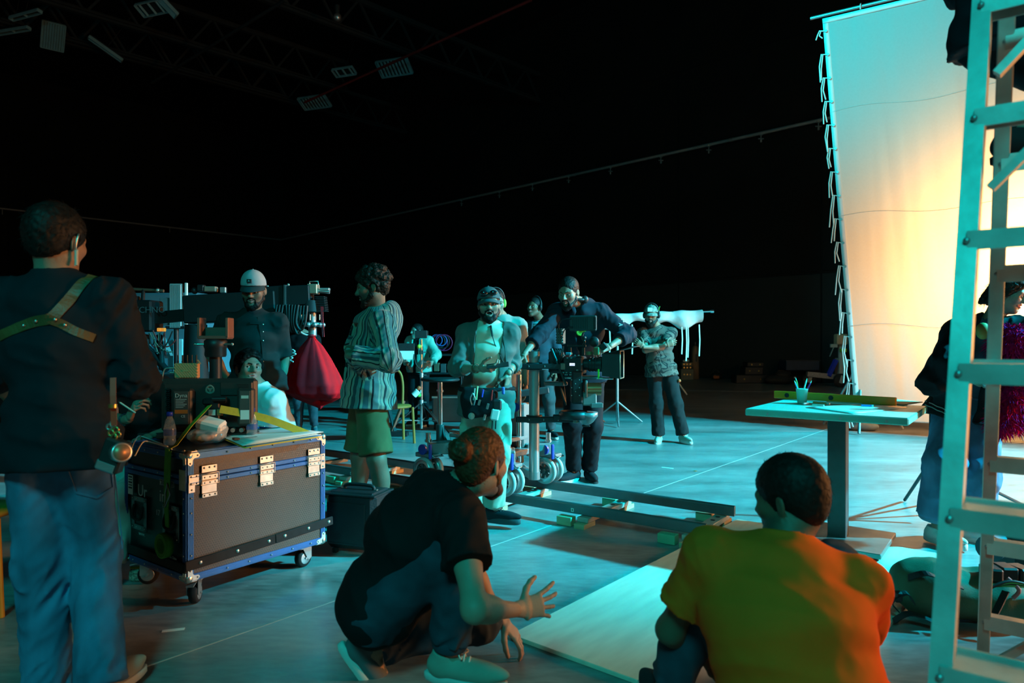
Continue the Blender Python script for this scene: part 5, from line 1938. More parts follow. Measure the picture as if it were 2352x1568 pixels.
# seat posts with black discs on the far left of the dolly
for (px, y0, y1, Yd, nm) in ((1011, 875, 1010, 5.75, 1),):
    p, q = loc(px, y1, Yd), loc(px, y0, Yd)
    q.xy = p.xy
    MB().cyl(p, q, .022, n=18).build('seat_post', CHROME, dl)
    MB().cyl(q - UP * .09, q - UP * .075, .030, n=18).build('post_collar', CHROME, dl)
    MB().lathe([(.0, 0), (.15, .0), (.165, .008), (.165, .018), (.15, .026), (0, .026)], q, UP, 30).build('seat_disc', BLKP, dl)
    MB().cyl(p - UP * .02, p + UP * .13, .034, n=18).build('post_socket', DGREY, dl)
    MB().box(p + Vector((0, 0, -.02)), (.14, .06, .03), .006).build('socket_lever', BLKM, dl)
    MB().tube(smoothpath([p + Vector((.02, 0, .12)), p + Vector((.06, 0, .0)), p + Vector((.18, 0, -.02)), Vector((-.1, 0, .42))], 4), .014, 8).build('hose', CABLE, dl)
p = loc(1255, 880, 5.35)
MB().bar(p, p + Vector((.16, .02, .0)), .10, .03, bev=.006).build('platform', DGREY, dl)
MB().bar(loc(1180, 905, 5.5), loc(1260, 895, 5.5), .10, .05, bev=.006).build('top_block', DGREY, dl)
# ---------------------------------------------------------------- remote head and cinema camera
hd = thing('remote_head', 'dark geared camera head hanging beside the dolly column', 'camera head', at(1345, 940, 5.2))
H0 = at(1345, 940, 5.2)
hh = lambda px, py, dy=0.0: at(px, py, 5.2 + dy) - H0
MB().lathe([(.10, 0), (.115, .006), (.115, .05), (.10, .062)], hh(1318, 962), UP, 28).build('base_ring', BLKM, hd)
MB().lathe([(.0, -.075), (.02, -.07), (.055, -.045), (.085, -.006), (.09, .0), (.09, .03), (.0, .03)], hh(1346, 955), UP, 28).build('bowl', mat('bowl_grey', (.25, .26, .27), .35, .6), hd)
MB().cyl(hh(1346, 975), hh(1346, 968), .02, n=16).box(hh(1346, 978), (.06, .03, .012), .004).build('bowl_knob', BLKM, hd)
MB().bar(hh(1270, 958), hh(1320, 958), .06, .04, bev=.006).build('mount_bar', BLKM, hd)
MB().box((hh(1324, 888)), (.085, .16, .25), .012).build('tilt_box', BLKM, hd)
for i in range(5):
    for j in range(i % 2, 3, 2):
        MB().cyl(hh(1313 + j * 9, 872 + i * 9, -.082), hh(1313 + j * 9, 872 + i * 9, -.079), .004, n=8).build('dial', mat('dial_white', (.4, .42, .42), .4), hd)
MB().box(hh(1352, 915), (.11, .14, .10), .01).build('pan_motor', mat('warm_grey_cast', (.26, .25, .24), .4, .5), hd)
k = MB()
k.cyl(hh(1345, 893, -.03), hh(1380, 893, -.03), .048, n=24)
k.build('drum_motor', mat('bronze_drum', (.40, .25, .13), .3, .7), hd)
MB().box(hh(1370, 930, -.03), (.09, .09, .035), .004).box(hh(1345, 892, -.03), (.016, .12, .13), .004).build('motor_bracket', MATS['warm_grey_cast'], hd)
MB().box(hh(1350, 866), (.19, .15, .022), .004).build('quick_plate', DGREY, hd)
for s_ in range(4):
    MB().tube(smoothpath([hh(1290 + s_ * 6, 838 + s_ * 4, .1), hh(1272 + s_ * 5, 800, .12), hh(1285 + s_ * 4, 880 + s_ * 8, .1), hh(1300, 930, .05)], 5), .006, 6).build('cable', CABLE, hd)
cm = thing('cinema_camera', 'black cinema camera with matte box and top monitor on the dolly head', 'cinema camera', at(1345, 820, 5.2))
C0 = at(1345, 820, 5.2)
cm.rotation_euler = (0, 0, -.32)
cc = lambda px, py, dy=0.0: at(px, py, 5.2 + dy) - C0
CB = mat('camera_black', (.022, .026, .028), .42, .3, var=.15, vscale=25)
MB().box(cc(1320, 838), (.15, .16, .135), .01).build('body', CB, cm)
MB().box(cc(1276, 832), (.10, .12, .17), .012).build('battery_block', CB, cm)
MB().box(cc(1284, 772, .03), (.05, .10, .12), .006).build('vent_box', mat('perforated', (.10, .09, .08), .5, .4), cm)
for i in range(6):
    for j in range(4):
        MB().cyl(cc(1278 + j * 5, 755 + i * 6.5, -.022), cc(1278 + j * 5, 755 + i * 6.5, -.018), .005, n=6).build('vent_hole', BLKM, cm)
MB().box(cc(1322, 838, -.082), (.062, .006, .035), .002).build('side_panel', BLKP, cm)
MB().box(cc(1322, 837, -.086), (.040, .002, .020)).build('display', mat('display_lit', (.4, .4, .5), .3, emit=((.55, .6, .8), 1.6)), cm)
text('display_digits', '24.00', .012, BLKP, cm, cc(1322, 838, -.0875), (1, 0, 0), UP, .0003)
rnd = random.Random(3)
BT = mat('button_grey', (.20, .25, .25), .4)
for i in range(26):
    p = cc(rnd.uniform(1300, 1342), rnd.choice((816, 822, 850, 856, 861)), -.084)
    MB().cyl(p, p + Vector((0, -.004, 0)), .005, n=8).build('button', BT, cm)
MB().box(cc(1309, 818, -.05), (.035, .06, .02), .003).build('red_latch', mat('red_latch', (.5, .02, .02), .4), cm)
MB().box(cc(1309, 812, -.03), (.04, .06, .018), .003).build('blue_latch', mat('blue_latch', (.05, .35, .5), .4), cm)
MB().bar(cc(1302, 794), cc(1346, 794), .035, .018, bev=.004).build('top_handle', BLKM, cm)
for x in (1308, 1340):
    MB().bar(cc(x, 798), cc(x, 815), .02, .02).build('handle_post', BLKM, cm)
# lens towards the right of the picture
MB().cyl(cc(1343, 836), cc(1352, 836), .045, n=24).cyl(cc(1352, 836), cc(1376, 836), .052, n=28).cyl(cc(1376, 836), cc(1384, 836), .058, n=28).build('lens', CB, cm)
for x in (1356, 1363, 1370):
    MB().lathe([(.052, -.006), (.056, -.006), (.056, .006), (.052, .006)], cc(x, 836), (1, 0, 0), 36).build('lens_ring', BLKM, cm)
mbm = mat('matte_box_black', (.03, .034, .036), .5, .2)
x0, x1 = 1386, 1424
f = MB()
wd, ht = .085, .145
a, b = cc(1388, 836), cc(1428, 836)
for s_ in (-1, 1):
    f.prism([(0, -ht / 2 - .01), (b.x - a.x, -ht / 2 - .03), (b.x - a.x, ht / 2 + .03), (0, ht / 2 + .01)], a + Vector((0, s_ * wd, 0)), (1, 0, 0), (0, 0, 1), .004)
    f.bar(a + UP * s_ * (ht / 2 + .008), b + UP * s_ * (ht / 2 + .028), 2 * wd, .005, up=UP)
f.build('matte_box', mbm, cm)
MB().lathe([(.036, 0), (.05, .004), (.06, .0)], cc(1398, 836), (1, 0, 0), 30).build('front_ring', ALU, cm)
MB().ball(cc(1388, 836), (.012, .05, .05), 20, 12).build('front_element', mat('lens_glass', (.02, .04, .06), .05, coat=1), cm)
MB().tube([b + Vector((0, -wd, ht / 2 + .03)), b + Vector((0, wd, ht / 2 + .03)), b + Vector((0, wd, -ht / 2 - .03)), b + Vector((0, -wd, -ht / 2 - .03))], .005, 6, closed=True).build('box_rim', mat('rim_bronze', (.45, .33, .22), .35, .6), cm)
p, q = cc(1391, 812), cc(1462, 794)
MB().sheet(lambda u, v: p.lerp(q, u) + Vector((0, (v - .5) * (.17 + .22 * u), 0)), 4, 2, .004).build('french_flag', mbm, cm)
MB().box(cc(1384, 858, -.09), (.010, .012, .07)).build('green_tape', mat('green_tape', (.10, .75, .05), .5), cm)
for z in (866, 869):
    MB().tube([cc(1300, 869, -.04), cc(1400, 869, -.04)], .008, 8).tube([cc(1300, 869, .04), cc(1400, 869, .04)], .008, 8)
MB().tube([cc(1300, 868, -.04), cc(1405, 868, -.04)], .008, 8).tube([cc(1300, 868, .04), cc(1405, 868, .04)], .008, 8).build('rods', ALU, cm)
# focus motor, follow wheel
MB().cyl(cc(1358, 815, -.05), cc(1358, 807, -.05), .024, n=16).box(cc(1375, 806, -.04), (.04, .05, .06), .006).build('focus_motor', mat('brown_motor', (.25, .12, .05), .5), cm)
MB().lathe([(.0, -.02), (.035, -.02), (.04, 0), (.035, .02), (0, .02)], cc(1365, 785), (0, 1, 0), 22).build('focus_wheel', BLKP, cm)
MB().bar(cc(1382, 800, -.02), cc(1394, 790, -.02), .03, .05, bev=.006).build('motor_arm', BLKP, cm)
# top monitor on an arm
MB().box(cc(1342, 742, -.03), (.21, .030, .118), .008).build('top_monitor', mat('monitor_shell', (.035, .05, .052), .45, .2), cm)
for i in range(9):
    MB().box(cc(1320 + i * 4.2, 742, -.047), (.003, .004, .085)).build('monitor_rib', BLKM, cm)
MB().box(cc(1371, 742, -.047), (.02, .006, .09), .002).build('monitor_battery_clip', BLKM, cm)
MB().tube(smoothpath([cc(1340, 763), cc(1337, 775), cc(1343, 785), cc(1338, 794)], 4), .009, 8).ball(cc(1342, 776), .016, 10, 6).build('monitor_arm', BLKM, cm)
MB().tube(smoothpath([cc(1318, 731, -.05), cc(1292, 735, -.05), cc(1284, 752, -.03), cc(1292, 778, -.02)], 6), .004, 6).build('monitor_cable', CABLE, cm)
MB().tube(smoothpath([cc(1318, 750, -.05), cc(1300, 757, -.04), cc(1290, 775, -.02)], 6), .004, 6).cyl(cc(1308, 751, -.05), cc(1320, 751, -.05), .006, n=8).build('monitor_cable', CABLE, cm)
for i in range(7):
    a_, b_ = (rnd.uniform(1262, 1300), rnd.uniform(790, 840)), (rnd.uniform(1262, 1300), rnd.uniform(800, 870))
    MB().tube(hang(cc(*a_, -.07), cc(*b_, -.06), rnd.uniform(.02, .07), 8), .0045, 6).build('loose_cable', CABLE, cm)
MB().bar(cc(1272, 800, -.09), cc(1305, 885, -.06), .028, .02, bev=.005).build('pan_bar', BLKM, cm)
# ---------------------------------------------------------------- camera crane with the red bag
CY = 5.9
c0 = at(520, 700, CY)
cr = thing('camera_crane', 'black telescopic camera crane arm with counterweights behind the capped man', 'camera crane', Vector((c0.x, c0.y, 0)))
C0 = Vector((c0.x, c0.y, 0))
cq = lambda px, py, dy=0.0: at(px, py, CY + dy) - C0
CRB = mat('crane_black', (.010, .012, .013), .6, .0, var=.15, vscale=6, spec=.25)
CRG = mat('crane_grey_edge', (.10, .12, .125), .4, .5)
MB().bar(cq(432, 712), cq(640, 700), .20, .24, bev=.01).build('arm_section', CRB, cr)
MB().bar(cq(600, 686), cq(660, 682), .17, .19, bev=.008).build('arm_section', CRB, cr)
MB().bar(cq(655, 681), cq(716, 678), .15, .17, bev=.008).build('arm_section', CRB, cr)
for x, y, h in ((614, 685, .21), (662, 681, .19)):
    MB().bar(cq(x - 2, y), cq(x + 2, y), .19, h).build('section_collar', CRG, cr)
    MB().ball(cq(x, y - 27), .014, 8, 6).build('collar_bolt', NICK, cr)
MB().box(cq(306, 726), (.42, .22, .27), .015).build('counterweight_box', CRB, cr)
text('lettering', 'TECHNO', .075, mat('grey_print', (.10, .12, .13), .5), cr, cq(338, 712, -.115), (1, 0, .03), UP)
MB().bar(cq(360, 730), cq(440, 722), .10, .10).build('tail_beam', CRB, cr)
for x in (366, 376):
    MB().box(cq(x, 757, -.1), (.03, .03, .03), .004).build('amber_lamp', mat('amber_lens', (.55, .20, .03), .3, emit=((1, .35, .05), .6)), cr)
MB().tube([cq(244, 661), cq(376, 668)], .014, 8).build('guy_rod', mat('bronze_rod', (.30, .22, .15), .35, .7), cr)
for x, y in ((268, 661), (362, 667)):
    MB().ball(cq(x, y), .022, 10, 6).build('rod_joint', NICK, cr)
MB().tube(smoothpath([cq(330, 665), cq(329, 672), cq(328, 695)], 3), .016, 8).build('rod_post', CRB, cr)
MB().cyl(cq(280, 690), cq(318, 692), .045, n=20).build('end_drum', CRB, cr)
for a, b, r in (((318, 775), (382, 850), .03), ((336, 770), (332, 850), .03), ((366, 770), (372, 848), .025)):
    MB().tube([cq(*a), cq(*b, -.1)], r, 8).build('pedestal_strut', CRB, cr)
p, q = cq(450, 745), cq(450, 1000)
p.xy = q.xy
MB().cyl(q, p, .12, .09, 20).build('pedestal', CRB, cr)
MB().box(Vector((q.x, q.y, .16)), (.9, .7, .12), .02).build('pedestal_base', CRB, cr)
for sx_ in (-1, 1):
    for sy_ in (-1, 1):
        MB().cyl(Vector((q.x + sx_ * .4, q.y + sy_ * .3 - .03, .08)), Vector((q.x + sx_ * .4, q.y + sy_ * .3 + .03, .08)), .08, n=18).build('pedestal_wheel', RUBBER, cr)
# small gear riding on the arm
MB().box(cq(485, 664), (.10, .06, .045), .006).build('gear_box', mat('gear_tan', (.35, .22, .16), .5), cr)
MB().box(cq(463, 662), (.06, .06, .06), .008).ball(cq(447, 667), .03, 10, 8).build('gear_motor', BLKM, cr)
MB().box(cq(513, 666), (.05, .03, .05), .004).build('gear_bracket', ALU, cr)
# head at the tip
MB().box(cq(720, 664), (.085, .10, .085), .006).build('tip_bracket', mat('tip_tan', (.36, .24, .17), .42, .4), cr)
MB().tube([cq(711, 652), cq(711, 646), cq(731, 646), cq(731, 654)], .006, 6).build('tip_handle', NICK, cr)
MB().cyl(cq(731, 668), cq(757, 670), .018, n=12).box(cq(747, 664), (.08, .05, .02), .003).build('tip_rod', ALU, cr)
for i in range(9):
    MB().box(cq(737 + i * .6, 682 + i * 4.0), (.082 - i * .001, .10, .008), .002).build('bellows_fold', BLKM, cr)
MB().cyl(cq(712, 690), cq(712, 716), .075, .085, 20).build('pan_unit', CRB, cr)
MB().lathe([(.05, 0), (.095, .006), (.105, .02), (.095, .034), (.05, .04)], cq(716, 750), UP, 28).build('slip_ring', mat('ring_teal', (.16, .22, .22), .35, .6), cr)
for i in range(12):
    a = i * math.pi / 6
    MB().ball(cq(716, 746) + Vector((.10 * math.cos(a), .10 * math.sin(a), 0)), .02, 8, 6).build('ring_roller', STEEL, cr)
MB().cyl(cq(718, 742), cq(718, 718), .03, n=14).cyl(cq(718, 752), cq(718, 772), .035, n=16).build('drop_post', STEEL, cr)
for x in (692, 700, 712, 724, 734):
    MB().cyl(cq(x, 735, -.06), cq(x, 722, -.06), .006, n=6).build('pin', NICK, cr)
rnd = random.Random(8)
for i in range(8):
    x0 = 636 + i * 7
    MB().tube(smoothpath([cq(x0, 700, -.12), cq(x0 + rnd.uniform(-6, 4), 740, -.14), cq(x0 + 6, 762 + rnd.uniform(-8, 8), -.13), cq(x0 + 16, 740, -.12), cq(x0 + 20, 702, -.1)], 5), .012, 6).build('hose_loop', CABLE, cr)
MB().tube(smoothpath([cq(690, 712, -.1), cq(681, 740, -.12), cq(690, 762, -.1), cq(707, 770, -.05)], 5), .009, 6).build('hose_loop', mat('grey_hose', (.3, .3, .27), .5), cr)
rnd = random.Random(18)
for i in range(9):
    a = (rnd.uniform(330, 400), rnd.uniform(758, 768)); b = (rnd.uniform(330, 405), rnd.uniform(770, 815))
    MB().tube(hang(cq(*a, -.13), cq(*b, -.13), rnd.uniform(.03, .12), 8), .006, 5).build('loose_lead', mat('lead%d' % (i % 3), [(.02, .02, .02), (.25, .20, .15), (.25, .03, .03)][i % 3], .5), cr)
# red drawstring bag over the camera at the tip
RB_ = at(716, 768, 5.75)
REDB = mat('red_nylon', (.85, .008, .014), .7, var=.08, vscale=10, spec=.08)
bag = thing('red_drawstring_bag', 'red nylon drawstring bag hanging from the crane tip', 'bag', RB_)
prof = [(0, .015, 0), (.04, .035, 0), (.10, .085, 0), (.20, .145, .0), (.32, .195, .01), (.42, .225, .02), (.49, .215, .03), (.54, .16, .05), (.575, .09, .07), (.59, .001, .075)]
def bagpt(u, v):
    f = v * (len(prof) - 1)
    i = min(int(f), len(prof) - 2)
    t_ = f - i
    z = prof[i][0] + (prof[i + 1][0] - prof[i][0]) * t_
    r = prof[i][1] + (prof[i + 1][1] - prof[i][1]) * t_
    x = prof[i][2] + (prof[i + 1][2] - prof[i][2]) * t_
    a = u * 2 * math.pi
    fold = 1 + .06 * math.sin(6 * a + 1.6 * math.sin(4 * v)) + .05 * abs(math.sin(6.5 * a + 3 * v)) + .10 * (max(0, math.sin(a * 2 + 2.2))) * v
    fold += .05 * float(perlin(math.cos(a) * 2.3, math.sin(a) * 2.3, v * 5))
    dz = -.05 * math.sin(a - .4) * (v > .7) * (v - .7) * 3
    return Vector((x + r * fold * math.cos(a), r * .8 * fold * math.sin(a), -z + dz))
MB().sheet(bagpt, 96, 54).build('bag_body', REDB, bag)
MB().tube([Vector((.03 * math.cos(a), .03 * math.sin(a), -.012)) for a in [i * math.pi / 8 for i in range(16)]], .008, 6, closed=True).build('drawstring', mat('red_cord', (.5, .01, .02), .6), bag)
for dx in (.086, .098):
    MB().tube(hang(Vector((dx, -.02, .19)), Vector((dx + .014, -.03, -.02)), .01, 6), .004, 5).build('cord_end', MATS['red_cord'], bag)
MB().box((.092, -.02, .17), (.022, .004, .13)).build('cord_tab', MATS['red_cord'], bag)
q = Vector((-.115, -.150, -.18))
MB().tube(smoothpath([q + Vector(v) for v in ((0, 0, .055), (.022, -.003, .04), (-.012, 0, .028), (.03, -.004, .02), (-.018, 0, -.005), (.004, -.005, -.012), (-.02, -.004, -.03), (.012, -.012, -.045))], 5), .006, 6).build('logo_swirl', mat('mint_print', (.40, .65, .62), .6), bag)
# ---------------------------------------------------------------- things in the dark behind on the left
VB = mat('dark_blue_van', (.11, .22, .28), .5, var=.1, vscale=2)
VL = mat('pale_blue_letter', (.50, .72, .78), .6)
vy = 8.6
v0 = at(200, 740, vy)
van = thing('box_van', 'dark blue box vehicle with large pale letters behind the crane', 'van', (v0.x, v0.y, 0), math.radians(-4))
MB().box((-1.0, .9, 1.23), (4.9, 1.8, 1.30), .03).build('box_body', VB, van)
MB().box((-1.0, -.01, .90), (4.9, .02, .10)).build('lower_rail', mat('van_rail', (.06, .11, .14), .5), van)
text('lettering', 'AAAA', .36, VL, van, (.66, -.022, 1.20), (1, 0, 0), UP, .002)
for x in (1.20, 1.42):
    MB().box((x, -.015, 1.05), (.12, .02, .5), .004).build('door_bar', VL, van)
for x in (-2.6, 1.0):
    MB().cyl((x, .1, .34), (x, .35, .34), .34, n=24).build('wheel', RUBBER, van)
MB().box((-1.0, .9, .48), (4.6, 1.5, .22), .02).build('chassis', BLKM, van)
rp_ = thing('ribbed_panel', 'tall pale ribbed reflector panel with a white edge post', 'panel', at(405, 750, 7.0) - UP * 1.42)
z0 = Vector(rp_.location)
k_ = lambda px, py, dy=0.0: at(px, py, 7.0 + dy) - z0
RPM = mat('pale_ribbed', (.36, .42, .42), .5, .2)
MB().box(k_(405, 703), (.12, .04, .46), .004).build('panel_back', RPM, rp_)
for i in range(11):
    MB().box(k_(391 + i * 2.3, 703, -.026), (.006, .014, .44)).build('rib', RPM, rp_)
MB().box(k_(428, 701), (.022, .03, .46), .003).build('edge_post', WHITEP, rp_)
MB().box(k_(379, 715), (.09, .05, .28), .006).build('side_box', mat('slate_box', (.10, .16, .18), .5), rp_)
MB().box(k_(405, 752), (.20, .06, .03), .004).build('bottom_rail', BLKM, rp_)
MB().tube([k_(405, 752), Vector((k_(405, 752).x, k_(405, 752).y, 0.02))], .025, 8).build('post', BLKM, rp_)
for a in (0, 2.1, 4.2):
    MB().tube([Vector((k_(405, 752).x, k_(405, 752).y, .5)), Vector((k_(405, 752).x + .4 * math.cos(a), k_(405, 752).y + .4 * math.sin(a), .015))], .016, 6).build('leg', BLKM, rp_)
tb = thing('trestle_table', 'dark trestle table behind the monitor in the shade', 'table', at(330, 860, 7.95) - UP * .90)
MB().box((0, 0, .90), (2.0, .6, .04), .004).build('table_top', BLKM, tb)
for x in (-.9, .9):
    MB().box((x, 0, .44), (.06, .5, .88)).build('leg', BLKM, tb)
    MB().box((x * .5, -.32, .88), (.9, .02, .08)).build('apron', BLKM, tb)
# stools for the seated pair
STW = mat('ochre_wood', (.42, .17, .03), .55, var=.15, stretch=(1, 1, .2))
def stool(c, z, lb, nm='wooden_stool'):
    t = thing(nm, lb, 'stool', (c[0], c[1], 0), .3)
    MB().box((0, 0, z - .02), (.34, .34, .035), .008).build('seat', STW, t)
    for a in (-1, 1):
        for b in (-1, 1):
            MB().bar((a * .13, b * .13, z - .03), (a * .17, b * .17, 0), .032, .032).build('leg', STW, t)
        MB().bar((a * .155, -.155, .2), (a * .155, .155, .2), .022, .022).build('stretcher', STW, t)
    return t
stool((at(325, 1040, 4.10).x, 4.10), .50, 'ochre wooden stool under the man with the pen')
stool((at(620, 1060, 4.46).x, 4.46), .46, 'ochre wooden stool under the woman in white')
ch = thing('bentwood_chair', 'ochre bentwood chair behind the striped jacket man', 'chair', at(905, 985, 8.6).xy.to_3d(), .5)
for x, y in ((-.18, -.18), (.18, -.18), (-.18, .18), (.18, .18)):
    MB().tube([(x, y, .45), (x * 1.1, y * 1.1, 0)], .018, 8).build('leg', STW, ch)
MB().lathe([(.0, .44), (.21, .44), (.22, .455), (.21, .47), (0, .47)], (0, 0, 0), UP, 24).build('seat', STW, ch)
MB().tube(smoothpath([(-.18, .19, .46), (-.19, .22, .75), (-.12, .23, .90), (.12, .23, .90), (.19, .22, .75), (.18, .19, .46)], 5), .017, 8).build('backrest', STW, ch)
# monitor stand beside the far woman
mc = gr(968, 992)
ms = thing('monitor_stand', 'chrome tripod stand with small monitor and papers before the far woman', 'stand', mc)
MB().tube([(0, 0, .05), (0, 0, .80)], .020, 12).tube([(0, 0, .78), (0, 0, 1.30)], .015, 12).build('column', CHROME, ms)
for i, a in enumerate((-.6, 1.5, 3.5)):
    d = Vector((math.cos(a), math.sin(a), 0))
    MB().bar(Vector((0, 0, .42)), d * .50 + UP * .015, .030, .018).build('leg', CHROME if i == 0 else BLKM, ms)
    MB().bar(Vector((0, 0, .16)), d * .30 + UP * .18, .018, .010).build('brace', STEEL, ms)
for z in (.42, .80, .98, 1.12):
    MB().cyl((0, 0, z - .03), (0, 0, z + .03), .030, n=14).cyl((.0, 0, z), (.07, -.02, z), .008, n=8).build('collar', STEEL, ms)
MB().box((.0, -.04, 1.37), (.17, .03, .11), .006).build('monitor', BLKP, ms)
MB().box((-.20, -.06, 1.17), (.22, .02, .15), .004).build('clip_board', BLKP, ms)
MB().box((-.19, -.08, 1.08), (.20, .004, .12)).build('paper', WHITEP, ms)
MB().tube(smoothpath([(-.1, -.07, 1.12), (-.06, -.1, .95), (.02, -.05, .9), (.02, -.04, 1.2)], 5), .008, 6).build('cable', CABLE, ms)
for z, c_ in ((.62, (.7, .1, .03)), (.52, (.1, .5, .08)), (1.2, (.5, .6, .05))):
    MB().ball((-.03, -.03, z), .03, 8, 6).build('tape_roll', mat('tape%d' % int(z * 100), c_, .5), ms)
MB().cyl((-.10, -.05, .52), (-.04, -.05, .58), .045, n=14).build('white_tape_roll', WHITEP, ms)
# equipment trolley with hanging cables behind the centre man
ec = gr(1020, 960)
et = thing('cable_trolley', 'dark equipment trolley with coiled cables left of the centre man', 'trolley', ec)
for x in (-.3, .3):
    for y in (-.2, .2):
        MB().tube([(x, y, .05), (x, y, 1.45)], .015, 8).build('upright', BLKM, et)
        MB().cyl((x, y - .02, .05), (x, y + .02, .05), .05, n=14).build('wheel', RUBBER, et)
for z in (.25, .75, 1.05):
    MB().box((0, 0, z), (.66, .46, .03), .004).build('shelf', BLKM, et)
rnd = random.Random(2)
for i in range(6):
    r = .09 + .02 * (i % 3)
    col = [(.05, .12, .40), (.02, .02, .02), (.35, .02, .10)][i % 3]
    MB().tube([Vector((-.1 + i * .025, -.22, 1.38)) + Vector((r * math.sin(a), -.01 * i * .3, -r + r * math.cos(a))) for a in [k * math.pi / 10 for k in range(20)]], .009, 6, closed=True).build('cable_coil', mat('coil%d' % (i % 3), col, .5), et)
for i in range(5):
    MB().box((-.22 + i * .11, -.05, .82 + .03 * (i % 2)), (.09, .22, .11 + .03 * (i % 3)), .008).build('equipment_box', [BLKP, mat('eq_brown', (.18, .10, .06), .5), DGREY][i % 3], et)
fb = thing('folding_stand', 'red and black folded stand lying behind the dolly seat', 'stand', gr(905, 1000))
MB().bar((-.05, 0, .02), (.10, .2, .45), .04, .03).build('strut', mat('rust_red', (.30, .07, .04), .5), fb)
MB().bar((.02, 0, .02), (-.12, .2, .40), .04, .03).build('strut', BLKM, fb)
MB().box((.05, -.05, .03), (.30, .14, .06), .01).build('foot', BLKM, fb)
cs = thing('camera_case', 'grey case corner standing behind the centre man', 'case', gr(1040, 990))
MB().box((-.05, .2, .30), (.5, .35, .36), .02).build('shell', DGREY, cs)
MB().box((-.05, .02, .48), (.5, .03, .03), .004).build('edge', ALU, cs)
for x in (-.25, .15):
    MB().cyl((x, .2, .0), (x, .2, .12), .04, n=12).build('foot', RUBBER, cs)
# ---------------------------------------------------------------- rolled white cloth on its pole behind the camouflage man
ry = 10.4
R0_ = at(1500, 735, ry)
rc = thing('rolled_cloth', 'white cloth rolled loosely on a long pole with hanging ties', 'cloth roll', Vector((R0_.x, R0_.y, 0)))
z0 = Vector((R0_.x, R0_.y, 0))
rq = lambda px, py, dy=0.0: at(px, py, ry + dy) - z0
a, b = rq(1340, 728), rq(1634, 714)
MB().tube([a, b], .022, 10).build('pole', CHROME, rc)
MB().cyl(b - Vector((.02, 0, 0)), b + Vector((.03, 0, 0)), .035, n=14).build('pole_end', CHROME, rc)
def rollpt(u, v):
    px = 1345 + u * (1612 - 1345)
    sag = (.16 + .07 * math.sin(u * 9) + .04 * math.sin(u * 23 + 1)) * (1 - .15 * u)
    c = a.lerp(b, (px - 1340) / 294.0)
    ang = v * 2 * math.pi
    r = .05 + .035 * math.sin(u * 17) ** 2 + .02 * float(perlin(u * 14, math.cos(ang) * 1.5, math.sin(ang) * 1.5))
    return c + Vector((0, r * 1.2 * math.cos(ang), -sag * .5 + (sag * .5 + r * .4) * math.sin(ang)))
MB().sheet(rollpt, 70, 18).build('roll', mat('white_muslin', (.74, .76, .74), .8, var=.04, bump=.3, bscale=25), rc)
for px, ln in ((1418, .6), (1452, .45), (1566, .45), (1576, .55), (1580, .5), (1606, .48), (1400, .5)):
    p = rq(px, 745, -.06)
    MB().ribbon([p, p - UP * ln * .5 + Vector((.01, 0, 0)), p - UP * ln], .018, .003).build('tie', TIE, rc)
for px in (1418, 1330):
    p = rq(px, 730, .1)
    MB().tube([p, Vector((p.x, p.y, .05))], .022, 8).build('stand_post', STEEL, rc)
    for an_ in (.4, 2.5, 4.6):
        MB().tube([Vector((p.x, p.y, .35)), Vector((p.x + .45 * math.cos(an_), p.y + .45 * math.sin(an_), .015))], .014, 6).build('stand_leg', STEEL, rc)
o = MB().tube([Vector((0, 0, .015)), Vector((-.25, .15, .40))], .02, 8).build('loose_pole', WHITEP, None, gr(1578, 908))
tag(o, 'short white pole leaning behind the camouflage man\'s legs', 'pole')
# ---------------------------------------------------------------- gear along the far right wall
def gear(px, py, name, label, cat, fn):
    t = thing(name, label, cat, gr(px, py))
    fn(t)
    return t
s1 = 23.0 / FPX
def g_cyl(t):
    MB().lathe([(.0, 0), (.13, 0), (.13, .95), (.11, 1.05), (.06, 1.12), (0, 1.14)], (0, 0, 0), UP, 20).build('tank', mat('tank_tan', (.30, .16, .09), .5), t)
    MB().cyl((0, 0, 1.12), (0, 0, 1.26), .05, n=10).cyl((-.09, 0, 1.2), (.09, 0, 1.2), .025, n=8).build('valve', BLKM, t)
    MB().box((0, -.13, .72), (.05, .01, .25)).build('mark', BLKP, t)
gear(1597, 870, 'gas_cylinder', 'tall tan gas cylinder standing against the dark wall', 'gas cylinder', g_cyl)
TBX = mat('olive_crate', (.16, .15, .10), .6)
b0 = gr(1576, 872)
for z, d, m, lb in ((.0, (.42, .30, .36), TBX, 'olive crate at the bottom beside the gas cylinder'), (.36, (.34, .28, .10), mat('crate_dark', (.05, .05, .045), .5), 'flat dark drawer box with brass latches between two olive crates'), (.46, (.34, .26, .12), TBX, 'small olive crate on top beside the gas cylinder')):
    t = thing('storage_crate', lb, 'crate', b0 + UP * z)
    MB().box((0, 0, d[2] / 2), d, .01).build('crate_body', m, t)
    for x in (-.1, 0, .1):
        MB().box((x, -d[1] / 2 - .004, d[2] / 2), (.05, .01, .05), .003).build('latch', BRASS, t)
o = MB().ball((0, 0, .045), (.12, .08, .05), 10, 6).build('tissue_heap', WHITEP, None, b0 + UP * .585)
tag(o, 'white crumpled tissues on top of the crates', 'tissue')
def g_bag(t):
    MB().ball((0, 0, .12), (.2, .16, .13), 14, 8).build('bag_body', BLKP, t)
    MB().box((-.03, -.13, .10), (.2, .06, .12), .03).build('orange_pocket', mat('orange_cloth', (.6, .10, .02), .6), t)
    MB().tube(smoothpath([(-.1, 0, .22), (-.05, 0, .32), (.05, 0, .32), (.1, 0, .22)], 4), .012, 6).build('handle', BLKP, t)
gear(1645, 872, 'kit_bag', 'small black and orange bag on the floor by the far wall', 'bag', g_bag)
b0 = gr(1722, 879)
